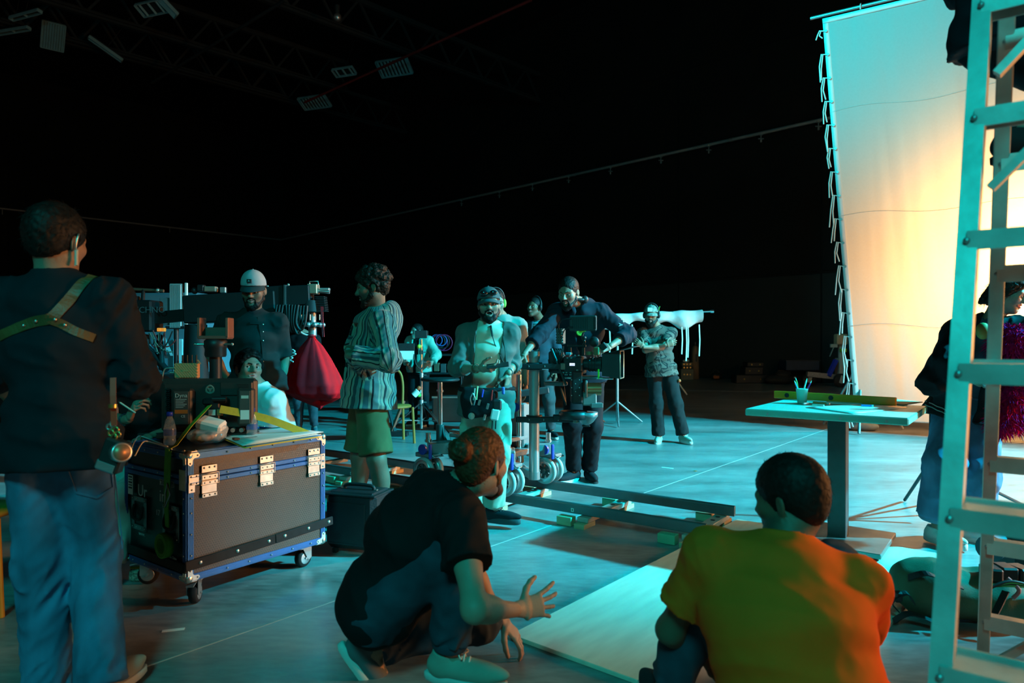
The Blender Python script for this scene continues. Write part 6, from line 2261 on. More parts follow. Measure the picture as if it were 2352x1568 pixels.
for i, (w, h, z, lb) in enumerate(((1.0, .26, .0, 'widest dark equipment case on the floor by the far wall'), (.55, .24, .26, 'middle dark equipment case of the pile by the far wall'), (.5, .14, .50, 'thin dark equipment case on top of the far pile'))):
    t = thing('equipment_case', lb, 'case', b0 + UP * z + Vector((.05 * i, 0, 0)))
    MB().box((0, 0, h / 2), (w, .5, h), .02).build('shell', BLKP, t)
    for x in (-.25, .25):
        MB().box((x * w, -.255, h / 2), (.04, .02, .05), .004).build('latch', BRASS, t)
def g_soft(t):
    MB().ball((0, 0, .15), (.45, .25, .16), 16, 8).ball((.1, 0, .28), (.25, .2, .12), 12, 8).build('bundle', RUBBER, t)
    MB().ball((.38, -.2, .2), .05, 8, 6).build('silver_cap', ALU, t)
gear(1790, 882, 'cable_bundle', 'black cable bundle lying by the far wall', 'cable bundle', g_soft)
def g_cart(t):
    MB().box((0, 0, .55), (1.0, .6, .30), .02).build('cart_box', mat('blue_black', (.02, .04, .07), .5), t)
    MB().box((0, 0, .70), (1.05, .65, .02), .004).build('rim', DGREY, t)
    for x in (-.45, .45):
        MB().bar((x, 0, .4), (x, 0, .05), .05, .4).build('leg', BLKM, t)
gear(1835, 880, 'utility_cart', 'dark blue cart standing behind the pencil cup', 'cart', g_cart)
def g_lift(t):
    LG = mat('lift_grey', (.40, .38, .34), .5)
    MB().box((0.05, .2, .45), (.22, .3, .7), .02).build('mast_base', LG, t)
    MB().tube([(.05, .2, .8), (.05, .2, 1.25)], .07, 12).build('mast', LG, t)
    MB().box((.0, .1, 1.33), (.30, .25, .30), .03).build('lamp_head', mat('peach_plastic', (.65, .34, .20), .5), t)
    MB().box((.02, .0, 1.02), (.16, .1, .1), .01).build('yellow_label', mat('label_yellow', (.6, .55, .03), .5), t)
    MB().box((-.22, .05, 1.15), (.2, .06, .1), .01).tube([(-.25, 0, 1.1), (-.38, -.05, .85)], .015, 6).build('side_arm', LG, t)
    MB().bar((-.18, 0, .75), (-.42, -.05, .30), .10, .10).build('blue_ram', mat('ram_blue', (.02, .05, .50), .4), t)
    MB().bar((-.2, 0, .28), (-1.0, 0, .36), .12, .14).build('drawbar', STEEL, t)
    for x, y in ((-.15, -.2), (-.9, .1), (.3, .0)):
        MB().lathe([(.05, -.06), (.17, -.06), (.19, -.03), (.19, .03), (.17, .06), (.05, .06)], (x, y, .19), (0, 1, 0), 22).build('wheel', RUBBER, t)
        MB().box((x, y - .075, .22), (.10, .02, .22), .02, Matrix.Rotation(.3, 3, 'Y')).build('wheel_plate', LG, t)
gear(1935, 888, 'lamp_lift', 'wheeled lamp lift with peach coloured head beside the white cloth', 'lamp lift', g_lift)
# ---------------------------------------------------------------- floor of the right foreground
bc = gr(2215, 1432)
s_ = Shape()
s_.add(ell(bc + Vector((-.10, .10, .13)), (.17, .17, .13), None, (.012, 9, 2)), .05)
s_.add(ell(bc + Vector((.15, .05, .11)), (.24, .18, .11), None, (.012, 9, 4)), .06)
s_.add(ell(bc + Vector((.36, .10, .10)), (.14, .15, .10)), .05)
s_.sub(half((0, 0, .004), (0, 0, -1)), .004)
BPG = mat('green_canvas', (.075, .115, .065), .75, var=.15, bump=.2, bscale=150)
bp_ = sdf_obj('backpack', s_, .010, BPG, None, bc, 1, (.008, 14, 3))
bp_.location = bc
tag(bp_, 'dark green canvas backpack lying open behind the ladder', 'backpack')
for pts in ([(-.24, .02, .20), (-.20, -.04, .24), (-.14, -.06, .22), (-.06, -.08, .19)], [(-.30, .0, .06), (-.34, -.02, .11), (-.28, -.03, .15), (-.24, -.02, .10)], [(-.33, -.02, .02), (-.28, -.06, .07), (-.20, -.10, .05)], [(.10, -.12, .19), (.02, -.16, .10), (-.04, -.18, .02)]):
    MB().ribbon(smoothpath(pts, 5), .030, .005, side=(0, 1, .3)).build('strap', BLKP, bp_)
MB().box((-.31, -.02, .13), (.035, .03, .05), .008).build('buckle', BLKP, bp_)
for i, (dx, dz, c_) in enumerate(((.12, .20, (.02, .02, .02)), (.18, .205, (.02, .03, .03)), (.25, .20, (.03, .03, .03)), (.31, .19, (.02, .02, .02)))):
    MB().box((dx, .0, dz + .03), (.07, .10, .06), .008, Matrix.Rotation(.2 * i - .3, 3, 'Z')).build('pocketed_gear', BLKP, bp_)
for i in range(4):
    MB().tube(smoothpath([(.02, -.09 - i * .01, .20), (.12, -.12, .215 + i * .006), (.24, -.12, .20), (.34, -.10 + i * .01, .15)], 5), .007, 6).build('cable', mat('bp_cable%d' % (i % 2), [(.10, .45, .12), (.02, .02, .02)][i % 2], .5), bp_)
MB().tube(smoothpath([(.12, -.10, .24), (.15, -.13, .20), (.13, -.12, .16)], 4), .009, 6).build('red_cord', mat('pink_cord', (.45, .12, .12), .6), bp_)
nb = thing('black_kit_bag', 'black kit bag with pale printed letters beside the backpack', 'bag', Vector((2.86, 3.35, 0)))
MB().box((0, .25, .17), (.55, .30, .32), .06).build('bag_body', mat('black_nylon', (.010, .012, .014), .6), nb)
text('lettering', 'ECRAN', .065, WP, nb, (-.13, .095, .25), (1, 0, 0), UP, .001)
for x in (-.20, -.15):
    MB().tube([(x, .09, .24), (x - .02, .06, .05)], .004, 5).build('cord', mat('tan_cord', (.3, .2, .12), .6), nb)
MB().cyl((-.43, .12, .22), (-.22, .32, .20), .065, n=18).build('tube_case', mat('blue_grey_tube', (.05, .10, .13), .5), nb)
# light stand behind the woman
ls = thing('light_stand', 'black tripod light stand with splayed legs behind the woman', 'stand', Vector((2.92, 4.75, 0)))
MB().tube([(0, 0, .12), (0, 0, 1.15)], .016, 10).build('column', BLKM, ls)
for p in (gr(2078, 1152), gr(2362, 1170), Vector((3.3, 5.35, 0))):
    e = Vector((p.x - 2.92, p.y - 4.75, .014))
    MB().tube([Vector((0, 0, .45)), e], .012, 8).build('leg', BLKM, ls)
MB().cyl((0, 0, .42), (0, 0, .48), .03, n=12).build('collar', BLKM, ls)
MB().tube([(-.30, -.40, .52), (-.18, -.42, .80)], .012, 8).build('grip_bar', BLKM, ls)
# scraps on the floor
for (x0, y0, x1, y1, w, lb) in ((372, 1450, 424, 1444, .022, 'torn strip of pale tape on the floor before the flight case'), (1520, 1073, 1546, 1076, .03, 'short pale tape strip on the floor beyond the track'), (1594, 1081, 1600, 1082, .03, 'tiny yellow tape scrap on the floor beyond the track')):
    a, b = gr(x0, y0), gr(x1, y1)
    o = MB().bar((0, 0, .0016), b - a + UP * .0016, w, .002).build('tape_scrap', WHITEP if 'yellow' not in lb else STW, None, a)
    tag(o, lb, 'tape')
pk = gr(314, 1334)
o = MB().box((0, 0, .035), (.07, .05, .07), .012).build('snack_packet', mat('speckled_packet', (.25, .32, .25), .5, var=.8, vscale=90), None, pk)
MB().box((0, 0, .074), (.06, .03, .012), .004).build('green_top', mat('lime_top', (.25, .5, .04), .5), o)
tag(o, 'small speckled packet with green top under the flight case edge', 'packet')
yc = thing('yellow_chair', 'yellow bentwood chair cut off by the left picture edge', 'chair', Vector((-2.62, 3.25, 0)), .4)
YW = mat('yellow_wood', (.38, .22, .02), .5)
for x, y in ((-.18, -.18), (.18, -.18), (-.18, .18), (.18, .18)):
    MB().tube([(x, y, .45), (x * 1.12, y * 1.12, 0)], .018, 8).build('leg', YW, yc)
MB().lathe([(.0, .44), (.21, .44), (.22, .455), (.21, .47), (0, .47)], (0, 0, 0), UP, 24).build('seat', YW, yc)
MB().tube(smoothpath([(-.18, .19, .46), (-.19, .22, .75), (-.12, .23, .90), (.12, .23, .90), (.19, .22, .75), (.18, .19, .46)], 5), .017, 8).build('backrest', YW, yc)
# ---------------------------------------------------------------- people and their clothes
from mathutils.bvhtree import BVHTree
def cloth_mat(name, col, rough=.85, var=.14, vs=7, bump=.06, bs=420, **k):
    return mat(name, col, rough, var=var, vscale=vs, bump=bump, bscale=bs, spec=.15, **k)
HAIRB = mat('hair_black', (.007, .006, .0055), .6, var=.3, vscale=60, spec=.22)
HAIRD = mat('hair_dark_brown', (.013, .009, .006), .6, var=.3, vscale=60, spec=.22)
HAIRR = mat('hair_auburn', (.085, .032, .014), .55, var=.35, vscale=60, spec=.25)
NAVY = cloth_mat('navy_shirt', (.011, .015, .021))
BLACKT = cloth_mat('black_cotton', (.0085, .0095, .011))
DENIM = cloth_mat('blue_denim', (.11, .20, .33), var=.35, vs=9, stretch=(1, 1, .45))
DENIMD = cloth_mat('dark_denim', (.030, .048, .070), var=.35)
BLACKJ = cloth_mat('black_jeans', (.011, .013, .016), var=.25)
CREAM = cloth_mat('cream_tee', (.64, .54, .42))
OVERS = cloth_mat('grey_green_overshirt', (.10, .11, .10))
KHAKI = cloth_mat('pale_khaki', (.36, .38, .29), var=.16)
OLIVE = cloth_mat('olive_shorts', (.10, .095, .040))
ORANGE = cloth_mat('orange_tee', (.90, .12, .010), var=.05)
WHITEJ = cloth_mat('white_jacket', (.85, .88, .88), var=.04)
GREENH = cloth_mat('sage_hoodie', (.30, .36, .29))
GREYT = cloth_mat('grey_tee', (.20, .23, .24))
HOODN = cloth_mat('navy_hoodie', (.012, .020, .030))
BEIGEK = cloth_mat('beige_knit', (.26, .25, .22))
JKT = cloth_mat('navy_jacket', (.03, .055, .075))
SOLEW = mat('white_rubber', (.62, .63, .60), .6, var=.08)
SHOEB = cloth_mat('black_mesh_shoe', (.018, .022, .026), bs=500)
SHOEW = cloth_mat('white_shoe', (.60, .62, .58), bs=400)
SHOET = cloth_mat('tan_shoe', (.42, .40, .33), bs=400)
LACEW = mat('white_lace', (.66, .64, .58), .8)
LACEB = mat('black_lace', (.03, .03, .03), .8)
BROWNL = mat('brown_leather', (.17, .075, .022), .48, var=.2, vscale=14, bump=.15, bscale=150, spec=.45)
GUM = mat('gum_sole', (.30, .20, .10), .7)
class Skin2:
    """rays from the photo's viewpoint onto a cloth mesh, to lay straps and patches on it"""
    def __init__(s, o):
        me = o.data
        n = len(me.vertices)
        co = np.empty(n * 3, np.float32)
        me.vertices.foreach_get('co', co)
        base = o.location if o.parent is None else o.parent.location
        co = co.reshape(-1, 3) + np.array(list(base))
        idx = np.empty(len(me.loops), np.int32)
        me.loops.foreach_get('vertex_index', idx)
        s.t = BVHTree.FromPolygons([Vector(c) for c in co], idx.reshape(-1, 4).tolist())
        s.base = Vector(base)
    def hit(s, px, py, off=.004):
        d = Vector(((px - 1176) / FPX, 1, -(py - 784) / FPX)).normalized()
        p, n, i, q = s.t.ray_cast(Vector((0, 0, CAMZ)), d)
        if p is None:
            return None, None
        return p + n * off - s.base, n
    def near(s, P, off=.004):
        p, n, i, q = s.t.find_nearest(Vector(P))
        return p + n * off - s.base, n
    def path(s, pts, off=.004, k=6):
        out = []
        for a, b in zip(pts[:-1], pts[1:]):
            for j in range(k):
                f = j / k
                out.append(s.hit(a[0] + (b[0] - a[0]) * f, a[1] + (b[1] - a[1]) * f, off))
        out.append(s.hit(*pts[-1], off))
        return [o for o in out if o[0] is not None]
    def strap(s, name, pts, w, th, m, parent, off=.004, k=6):
        P = s.path(pts, off, k)
        if len(P) < 3: return None
        side = []
        for i, (p, n) in enumerate(P):
            d = (P[min(i + 1, len(P) - 1)][0] - P[max(i - 1, 0)][0]).normalized()
            side.append(d.cross(n))
        q = [p for p, n in P]
        for _ in range(2):
            q = [q[0]] + [(q[i - 1] + q[i] * 2 + q[i + 1]) / 4 for i in range(1, len(q) - 1)] + [q[-1]]
        return MB().ribbon(q, w, th, side=side).build(name, m, parent)
def top(P, name, m, off=.014, hem=.12, sl=.6, slo=None, wr=.006, wf=13, h=None, neck=True, relax=1, disp=(.003, 16, 2), arms='LR', cuts=(), collar=False, extra=None, cuff=0.0, send=0.0, flat=1, swr=None, deep=0.0, flare=.014):
    s = Shape()
    P.torso(s, off, hem=hem, wr=(wr * 1.5, wf, P.seed) if wr else None, neckr=(.060 * P.k + off * .6,) * 2, deep=deep, flare=flare)
    for g in arms:
        P.sleeve(s, g, sl, slo or off + .002, wr=(swr if swr is not None else wr * 1.7, 20), cuff=cuff, end=send, flat=flat)
    n, c = P.J['neck'], P.J['chest']
    up = (n - c).normalized()
    if collar:
        s.add(cone(n - up * .02, n + up * .035, .066 * P.k + off * .5, .060 * P.k + off * .5, flat=(1, 1)), .01)
        s.sub(cone(n + up * .0, n + up * .10, .055 * P.k, .056 * P.k), .004)
        f = P.hf
    else:
        s.sub(cone(n + up * .004, n + up * .16, .060 * P.k, .095 * P.k), .006)
    for cc in cuts:
        s.sub(cc, .004)
    if extra: extra(s)
    return P.cloth(name, s, m, disp, relax, h)
def bottom(P, name, m, off=.012, t1=1.93, wr=.009, wf=15, end=0.0, knee=0.0, legs='LR', h=None, hipr=.082, disp=(.003, 14, 5), relax=1, top_=.06, extra=None):
    s = Shape()
    P.seat(s, off, top=top_)
    for g in legs:
        P.pant(s, g, t1, off, wr=(wr * 1.3, wf), end=end, knee=knee, hipr=hipr)
    if extra: extra(s)
    return P.cloth(name, s, m, disp, relax, h)
def slot(P, w=.07, z0=-.8, z1=.6, lean=0.0, x=0.0, back=.0):
    """opening down the front of a jacket"""
    J = P.J
    ss = (J['shR'] - J['shL']).normalized()
    up = (J['neck'] - J['pelvis']).normalized()
    f = up.cross(ss).normalized()
    c = J['chest'] + f * (.30 - back) + ss * x + up * ((z0 + z1) / 2)
    a = (up + ss * lean).normalized()
    s2 = (ss - a * ss.dot(a)).normalized()
    return rbox(c, (w / 2, .30, (z1 - z0) / 2), (s2, a.cross(s2) * -1, a), .005)
# ================= 1 the man at the left, back to us
P = Person('man seen from behind in a dark shirt with brown leather shoulder harness', ((132 - 1176) / FPX * 2.42, 2.42), 2, 1.76, (.46, .29, .20), .0070, 1)
Yp = 2.42
J = P.J
P.spine(at(135, 1005, Yp), at(140, 800, Yp + .03), at(128, 640, Yp + .02), (1, .02, 0), (1, .05, 0), .185)
P.look(at(130, 556, Yp + .02), (.06, 1, -.08), (.03, .0, 1))
P.arm('R', at(258, 905, 2.66), at(420, 880, 2.30), pn=(-1, 0, 0))
P.arm('L', at(40, 930, 2.72), at(-120, 880, 2.30), pn=(1, 0, 0))
P.legk('R', at(232, 1545, 2.40), at(260, 1300, 4), (.25, 1, 0))
P.legk('L', at(110, 1562, 2.46), at(60, 1300, 4), (-.1, 1, 0))
P.body(hands='LR', eyes=False, trunk=1.7)
P.hair(HAIRB, vol=1.5, amp=.003, freq=40, brows=False, strands=1200, slen=.026, sr=.0010, back=-.07)
B1 = bottom(P, 'jeans', DENIM, .012, 2.10, .012, 15, end=.026, knee=.006)
S1 = top(P, 'shirt', NAVY, .020, hem=.11, sl=1.04, slo=.022, wr=.012, wf=9, collar=True, cuff=.008, disp=[(.004, 10, 2), (.002, 26, 5)], flare=.022)
for g in 'LR':
    P.shoe(g, SHOET, SOLEW)
K = Skin2(S1)
R0 = P.root
hs = K.strap('harness_strap', [(219, 633), (190, 650), (158, 690), (120, 731), (84, 737), (45, 752), (2, 771)], .036, .004, BROWNL, R0)
K.strap('harness_strap', [(112, 732), (140, 742), (175, 762), (216, 777)], .030, .004, BROWNL, R0)
for x, y in ((58, 748), (86, 737), (128, 733), (150, 746)):
    p, n = K.hit(x, y, .008)
    if p is not None: MB().lathe([(.006, 0), (.005, .003), (0, .004)], p, n, 10).build('rivet', NICK, R0)
K2 = Skin2(B1)
for (x0, y0, x1, y1) in ((155, 1075, 175, 1130), (175, 1130, 222, 1142), (222, 1142, 258, 1118), (258, 1118, 252, 1060), (252, 1060, 155, 1075)):
    K2.strap('pocket_seam', [(x0, y0), (x1, y1)], .007, .003, DENIM, R0, .003, 8)
K2.strap('side_seam', [(262, 1090), (272, 1150), (280, 1200), (280, 1260)], .006, .003, DENIM, R0, .002, 5)
# earpiece with coiled tube
e = P.hp(.082, -.005, .0) - P.loc
MB().tube(smoothpath([e + Vector((0, .01, .03)), e + Vector((.010, -.01, .025)), e + Vector((.008, -.02, -.01)), e + Vector((.004, -.015, -.03))], 4), .0035, 6).build('ear_hook', NICK, R0)
MB().tube([e + Vector((.006 + .005 * math.cos(i * 1.3), -.015 + .005 * math.sin(i * 1.3), -.03 - i * .0009)) for i in range(62)], .0022, 5).build('coil_tube', mat('clear_tube', (.65, .62, .52), .3), R0)
# camera dangling from the harness on his right hip
q = at(262, 1045, 2.30)
cam1 = thing('compact_camera', 'small silver and black camera hanging on a brown strap at his hip', 'camera', q)
MB().box((0, 0, 0), (.075, .045, .11), .006, Matrix.Rotation(.35, 3, 'Y')).build('body', BLKP, cam1)
MB().box((-.018, 0, -.035), (.070, .047, .035), .005, Matrix.Rotation(.35, 3, 'Y')).build('silver_plate', ALU, cam1)
MB().lathe([(.0, 0), (.030, 0), (.030, .022), (.033, .024), (.033, .034), (.029, .036), (0, .034)], (.020, -.012, .010), (.75, -.62, .15), 24).build('lens', ALU, cam1)
MB().lathe([(.0, .0345), (.027, .0355), (.027, .038), (0, .038)], (.020, -.012, .010), (.75, -.62, .15), 24).build('lens_cap', mat('copper_cap', (.42, .22, .12), .4, .5), cam1)
for i, (dx, dz, c) in enumerate(((-.01, .075, BRASS), (.004, .085, BRASS), (-.018, .095, NICK), (0, .062, BRASS), (.010, .07, BRASS), (-.006, .105, NICK))):
    MB().tube([(dx + .010 * math.cos(a * .785), .002 * (i % 3), dz + .010 * math.sin(a * .785)) for a in range(8)], .0035, 6, closed=True).build('ring', c, cam1)
MB().ribbon([Vector((0, 0, .10)), Vector((-.002, .0, .16)), Vector((-.006, .005, .20)), Vector((-.012, .015, .26))], .018, .004, side=(1, .3, 0)).build('strap', mat('red_leather', (.25, .05, .02), .5), cam1)
MB().cyl((-.002, -.004, .16), (-.002, -.004, .172), .014, n=10).build('buckle', BRASS, cam1)
# ================= 2 seated man with the pen, mostly behind the first
P = Person('seated man in a black tee holding a pen behind the standing harness man', ((318 - 1176) / FPX * 3.95, 3.95), 182, 1.76, (.50, .33, .24), .0088, 2)
P.spine(at(325, 1040, 4.05), at(318, 950, 4.0), at(300, 862, 3.95), (-1, 0, 0), (-1, .05, 0))
P.look(at(282, 818, 3.90), (.35, -.9, -.2))
P.arm('R', at(296, 962, 3.62), at(240, 1060, 3.75), fd=(.35, -.2, .55), pn=(.7, .5, -.2), curl=[.6, .75, .85, .9, .9])
P.arm('L', at(352, 1000, 3.72), at(420, 985, 3.85), pn=(0, 0, -1))
P.legk('R', at(165, 1285, 3.22), at(200, 1120, 3.35), (.75, -.55, -.25))
P.legk('L', at(235, 1322, 3.45), at(260, 1150, 3.3), (-.2, -1, 0))
P.body(lower=True)
P.hair(HAIRB)
bottom(P, 'trousers', cloth_mat('white_trousers', (.52, .56, .50)), .020, 1.82, .008, 14, end=.016)
top(P, 'tee', BLACKT, .016, hem=.12, sl=.62, wr=.006)
CHK = mat('checkerboard_canvas', (.6, .6, .58), .8)
N, L, b = nodes(CHK)
ck = N.new('ShaderNodeTexChecker'); ck.inputs['Scale'].default_value = 55
ck.inputs[1].default_value, ck.inputs[2].default_value = (.70, .70, .66, 1), (.015, .015, .016, 1)
tc = N.new('ShaderNodeTexCoord'); L.new(tc.outputs['Object'], ck.inputs[0]); L.new(ck.outputs[0], b.inputs['Base Color'])
for g in 'LR':
    P.shoe(g, CHK, SOLEW, up=(.3, .2, 1) if g == 'R' else None)
    a, w = P.J['kn' + g], P.J['an' + g]
    P.cloth('sock', Shape().add(cone(a.lerp(w, .72), w - UP * .02, .046, .048, flat=(1, 0)), .01), SHOEW)
e, w = P.J['elR'], P.J['wrR']
d = (w - e).normalized()
MB().lathe([(.030, -.006), (.034, -.004), (.034, .004), (.030, .006)], e.lerp(w, .80) - P.loc, d, 18).build('bracelet', mat('dark_bead', (.03, .05, .08), .3), P.root)
q = P.J['wrR'] + P.J['fdR'] * .085
o = MB().cyl((0, 0, 0), Vector((-.075, -.01, .055)), .0045, n=8).build('ball_pen', mat('pen_mint', (.35, .62, .58), .35), None, q + Vector((.025, -.035, -.03)))
MB().cyl(Vector((-.075, -.01, .055)), Vector((-.082, -.011, .060)), .0038, .001, n=8).build('nib', NICK, o)
tag(o, 'pale pen held in the seated man\'s fingers', 'pen')
# ================= 3 seated woman in the pale jacket
P = Person('seated woman with short dark hair in a white jacket, looking up', ((600 - 1176) / FPX * 4.35, 4.35), 140, 1.66, (.46, .32, .23), .0082, 3)
P.spine(at(620, 1060, 4.42), at(620, 968, 4.40), at(595, 893, 4.38), (-.75, .66, 0), (-.72, .70, 0), .165)
P.look(at(572, 848, 4.36), (.62, -.74, .18), (.05, .1, 1))
P.arm('R', at(600, 1030, 4.12), at(560, 1000, 4.3))
P.arm('L', at(640, 1040, 4.15), at(690, 1010, 4.6))
P.legk('R', at(600, 1212, 4.34), at(600, 1100, 4.1), (.5, -.8, 0))
P.legk('L', at(660, 1206, 4.38), at(680, 1090, 4.1), (.5, -.8, 0))
P.body(wide=.94, jaw=.95, gaze=(.5, .3))
P.hair(HAIRB, vol=2.1, amp=.006, freq=40, strands=600, slen=.02, back=-.05)
top(P, 'jacket', WHITEJ, .020, hem=.12, sl=1.9, wr=.008, wf=11, collar=True)
bottom(P, 'trousers', BLACKJ, .014, 1.9)
for g in 'LR': P.shoe(g, SHOEB, SOLEW)
# ================= 4 man in the grey cap
P = Person('man in a pale grey cap and dark short sleeved shirt behind the monitor', ((577 - 1176) / FPX * 5.0, 5.0), 176, 1.78, (.34, .21, .14), .0088, 4)
P.look(at(583, 668, 4.93), (.10, -.96, -.20))
P.spine(at(590, 872, 5.0), at(580, 775, 5.0), at(580, 718, 5.0), (-1, -.05, 0), (-1, -.10, 0), .178)
P.arm('R', at(530, 880, 5.12), at(400, 810, 5.15), fd=(.6, .2, -.6), pn=(.5, .5, 0))
P.arm('L', at(640, 905, 5.10), at(700, 800, 5.5), fd=(-.2, -.1, -.9), pn=(-.6, .3, 0))
P.body(stub=.35, gaze=(.1, -.4))
P.hair(HAIRB, style='short', vol=.5, beard=.18, strands=0)
c = P.cap(cloth_mat('grey_cap', (.36, .40, .42), var=.05), cloth_mat('dark_cap_peak', (.03, .05, .055)), tilt=-.07, flatb=True, height=.016, peak=.060)
p = P.hp(0, .108, .085) - P.loc
MB().box(p, (.036, .008, .026), .003).build('badge', BLKP, c)
text('badge_mark', 'A', .018, WP, c, p + Vector((0, -.006, 0)), (1, 0, 0), UP)
bottom(P, 'trousers', cloth_mat('beige_trousers', (.36, .31, .24)), .018, 1.93, .009, 14)
S4 = top(P, 'shirt', cloth_mat('charcoal_shirt', (.018, .022, .022)), .018, hem=.10, sl=.86, slo=.024, wr=.008, wf=10, collar=True)
K = Skin2(S4)
K.strap('placket', [(596, 728), (604, 780), (608, 830), (606, 880)], .028, .003, MATS['charcoal_shirt'], P.root)
for y in (745, 762, 782, 806, 830, 850):
    p, n = K.hit(604, y, .005)
    if p is not None: MB().lathe([(.006, 0), (.005, .002), (0, .003)], p, n, 10).build('shirt_button', NICK, P.root)
K.strap('pocket_flap', [(575, 742), (600, 742)], .016, .004, MATS['charcoal_shirt'], P.root)
for g in 'LR': P.shoe(g, SHOEB, SOLEW)
# ================= 5 person behind the red bag
P = Person('person in a black tee mostly hidden behind the red bag', ((700 - 1176) / FPX * 9.4, 9.4), 182, 1.63, (.42, .28, .20), .0115, 5)
P.look(at(674, 740, 9.35), (.25, -.95, -.1))
P.legk('L', at(722, 981, 9.4), at(722, 900, 8.0), (.35, -.9, 0))
P.legk('R', at(686, 981, 9.45), at(680, 900, 8.0), (-.2, -1, 0))
P.body(gaze=(.1, 0))
P.hair(HAIRB, vol=1.3)
bottom(P, 'jeans', cloth_mat('faded_black_jeans', (.05, .065, .08)), .014, 1.93)
top(P, 'tee', BLACKT, .014, hem=.12, sl=.62)
for g in 'LR':
    P.shoe(g, cloth_mat('grey_shoe', (.12, .15, .17)), SOLEW)
# ================= 6 curly man in the striped hooded jacket
STR = mat('striped_weave', (.4, .4, .35), .9, var=0, spec=.1, sheen=.1)
N, L, b = nodes(STR)
ga = N.new('ShaderNodeAttribute'); ga.attribute_name = 'Gar'
sx = N.new('ShaderNodeSeparateXYZ'); L.new(ga.outputs['Vector'], sx.inputs[0])
nz = N.new('ShaderNodeTexNoise'); nz.inputs['Scale'].default_value = 7
wob = N.new('ShaderNodeMath'); wob.operation = 'MULTIPLY_ADD'; wob.inputs[1].default_value = .012
L.new(nz.outputs[0], wob.inputs[0]); L.new(sx.outputs[0], wob.inputs[2])
fr_ = N.new('ShaderNodeMath'); fr_.operation = 'MULTIPLY'; fr_.inputs[1].default_value = 1 / .21
L.new(wob.outputs[0], fr_.inputs[0])
fc = N.new('ShaderNodeMath'); fc.operation = 'FRACT'; L.new(fr_.outputs[0], fc.inputs[0])
rp = N.new('ShaderNodeValToRGB'); rp.color_ramp.interpolation = 'CONSTANT'
cols = [(0, (.30, .27, .20)), (.10, (.012, .014, .016)), (.14, (.26, .26, .21)), (.20, (.035, .06, .07)), (.30, (.16, .21, .20)), (.38, (.015, .02, .022)),
        (.42, (.30, .27, .20)), (.48, (.06, .10, .11)), (.60, (.26, .25, .20)), (.65, (.014, .014, .018)), (.69, (.12, .16, .16)), (.80, (.29, .27, .21)), (.86, (.02, .035, .04)), (.92, (.20, .22, .19))]
E = rp.color_ramp.elements
E[0].position, E[0].color = cols[0][0], (*cols[0][1], 1)
E[1].position, E[1].color = cols[1][0], (*cols[1][1], 1)
for pos, c_ in cols[2:]:
    e_ = E.new(pos); e_.color = (*c_, 1)
L.new(fc.outputs[0], rp.inputs[0])
dash = N.new('ShaderNodeMath'); dash.operation = 'MULTIPLY'; dash.inputs[1].default_value = 1 / .009
L.new(sx.outputs[1], dash.inputs[0])
df_ = N.new('ShaderNodeMath'); df_.operation = 'FRACT'; L.new(dash.outputs[0], df_.inputs[0])
gt = N.new('ShaderNodeMath'); gt.operation = 'MULTIPLY_ADD'; gt.inputs[1].default_value = .25; gt.inputs[2].default_value = .78
L.new(df_.outputs[0], gt.inputs[0])
mm = N.new('ShaderNodeMix'); mm.data_type = 'RGBA'; mm.blend_type = 'MULTIPLY'; mm.inputs[0].default_value = 1
L.new(rp.outputs[0], mm.inputs[6]); L.new(gt.outputs[0], mm.inputs[7])
L.new(mm.outputs[2], b.inputs['Base Color'])
P = Person('curly haired bearded man with crossed arms in a striped hooded jacket and shorts', ((850 - 1176) / FPX * 4.6, 4.6), -110, 1.76, (.30, .18, .12), .0074, 6, fat=1.12)
P.spine(at(846, 893, 4.6), at(852, 800, 4.62), at(866, 718, 4.60), P.r, (P.r + P.f * .12), .175)
P.look(at(855, 660, 4.56), (-.97, -.10, -.20), (.12, 0, 1))
P.arm('L', at(800, 815, 4.30), at(905, 850, 4.25), fd=(.05, .75, .45), pn=(-.2, .3, -.8), curl=.7)
P.arm('R', at(842, 840, 4.34), at(770, 850, 4.55), fd=(.8, .1, .2), pn=(0, .8, 0), curl=.5)
P.legk('L', at(884, 1190, 4.52), at(850, 1040, 4.0), (-.9, -.45, 0))
P.legk('R', at(818, 1185, 4.72), at(770, 1040, 4.4), (-.95, -.3, 0))
P.body(stub=.7, trunk=1.35)
def curls(sh):
    rs = np.random.RandomState(5)
    for i in range(150):
        v = rs.normal(size=3); v /= np.linalg.norm(v)
        c = P.hp(v[0] * .085, -.022 + v[1] * .105, .045 + v[2] * .10)
        sh.add(ell(c, .017 + .008 * rs.rand()), .004)
P.hair(HAIRD, vol=1.6, amp=.008, freq=55, extra=curls, beard=.15, back=-.085, front=.035, strands=500, slen=.02, swirl=1.0)
bottom(P, 'shorts', OLIVE, .020, .93, .006, 14, end=.024, hipr=.080)
top(P, 'tee', GREYT, .008, hem=.13, sl=.3, slo=.0, wr=.004, h=.011)
def hood(sh):
    n, b, r = P.J['neck'], P.f * -1, P.r
    sh.add(ell(n + b * .095 - UP * .045, (.080, .105, .13)), .05)
    for g in (-1, 1):
        sh.add(cone(n + b * .07 + r * (g * .07) + UP * .02, n - b * .06 + r * (g * .055) - UP * .04, .036, .026), .03)
S6 = top(P, 'hooded_jacket', STR, .032, hem=.13, sl=1.86, slo=.026, wr=.011, wf=9, cuts=[slot(P, .13, -.75, .16, 0, .0)], extra=hood, relax=1, disp=[(.006, 9, 2), (.0025, 30, 4)], flare=.02)
V = np.array([v.co[:] for v in S6.data.vertices]) + np.array(list(P.loc))
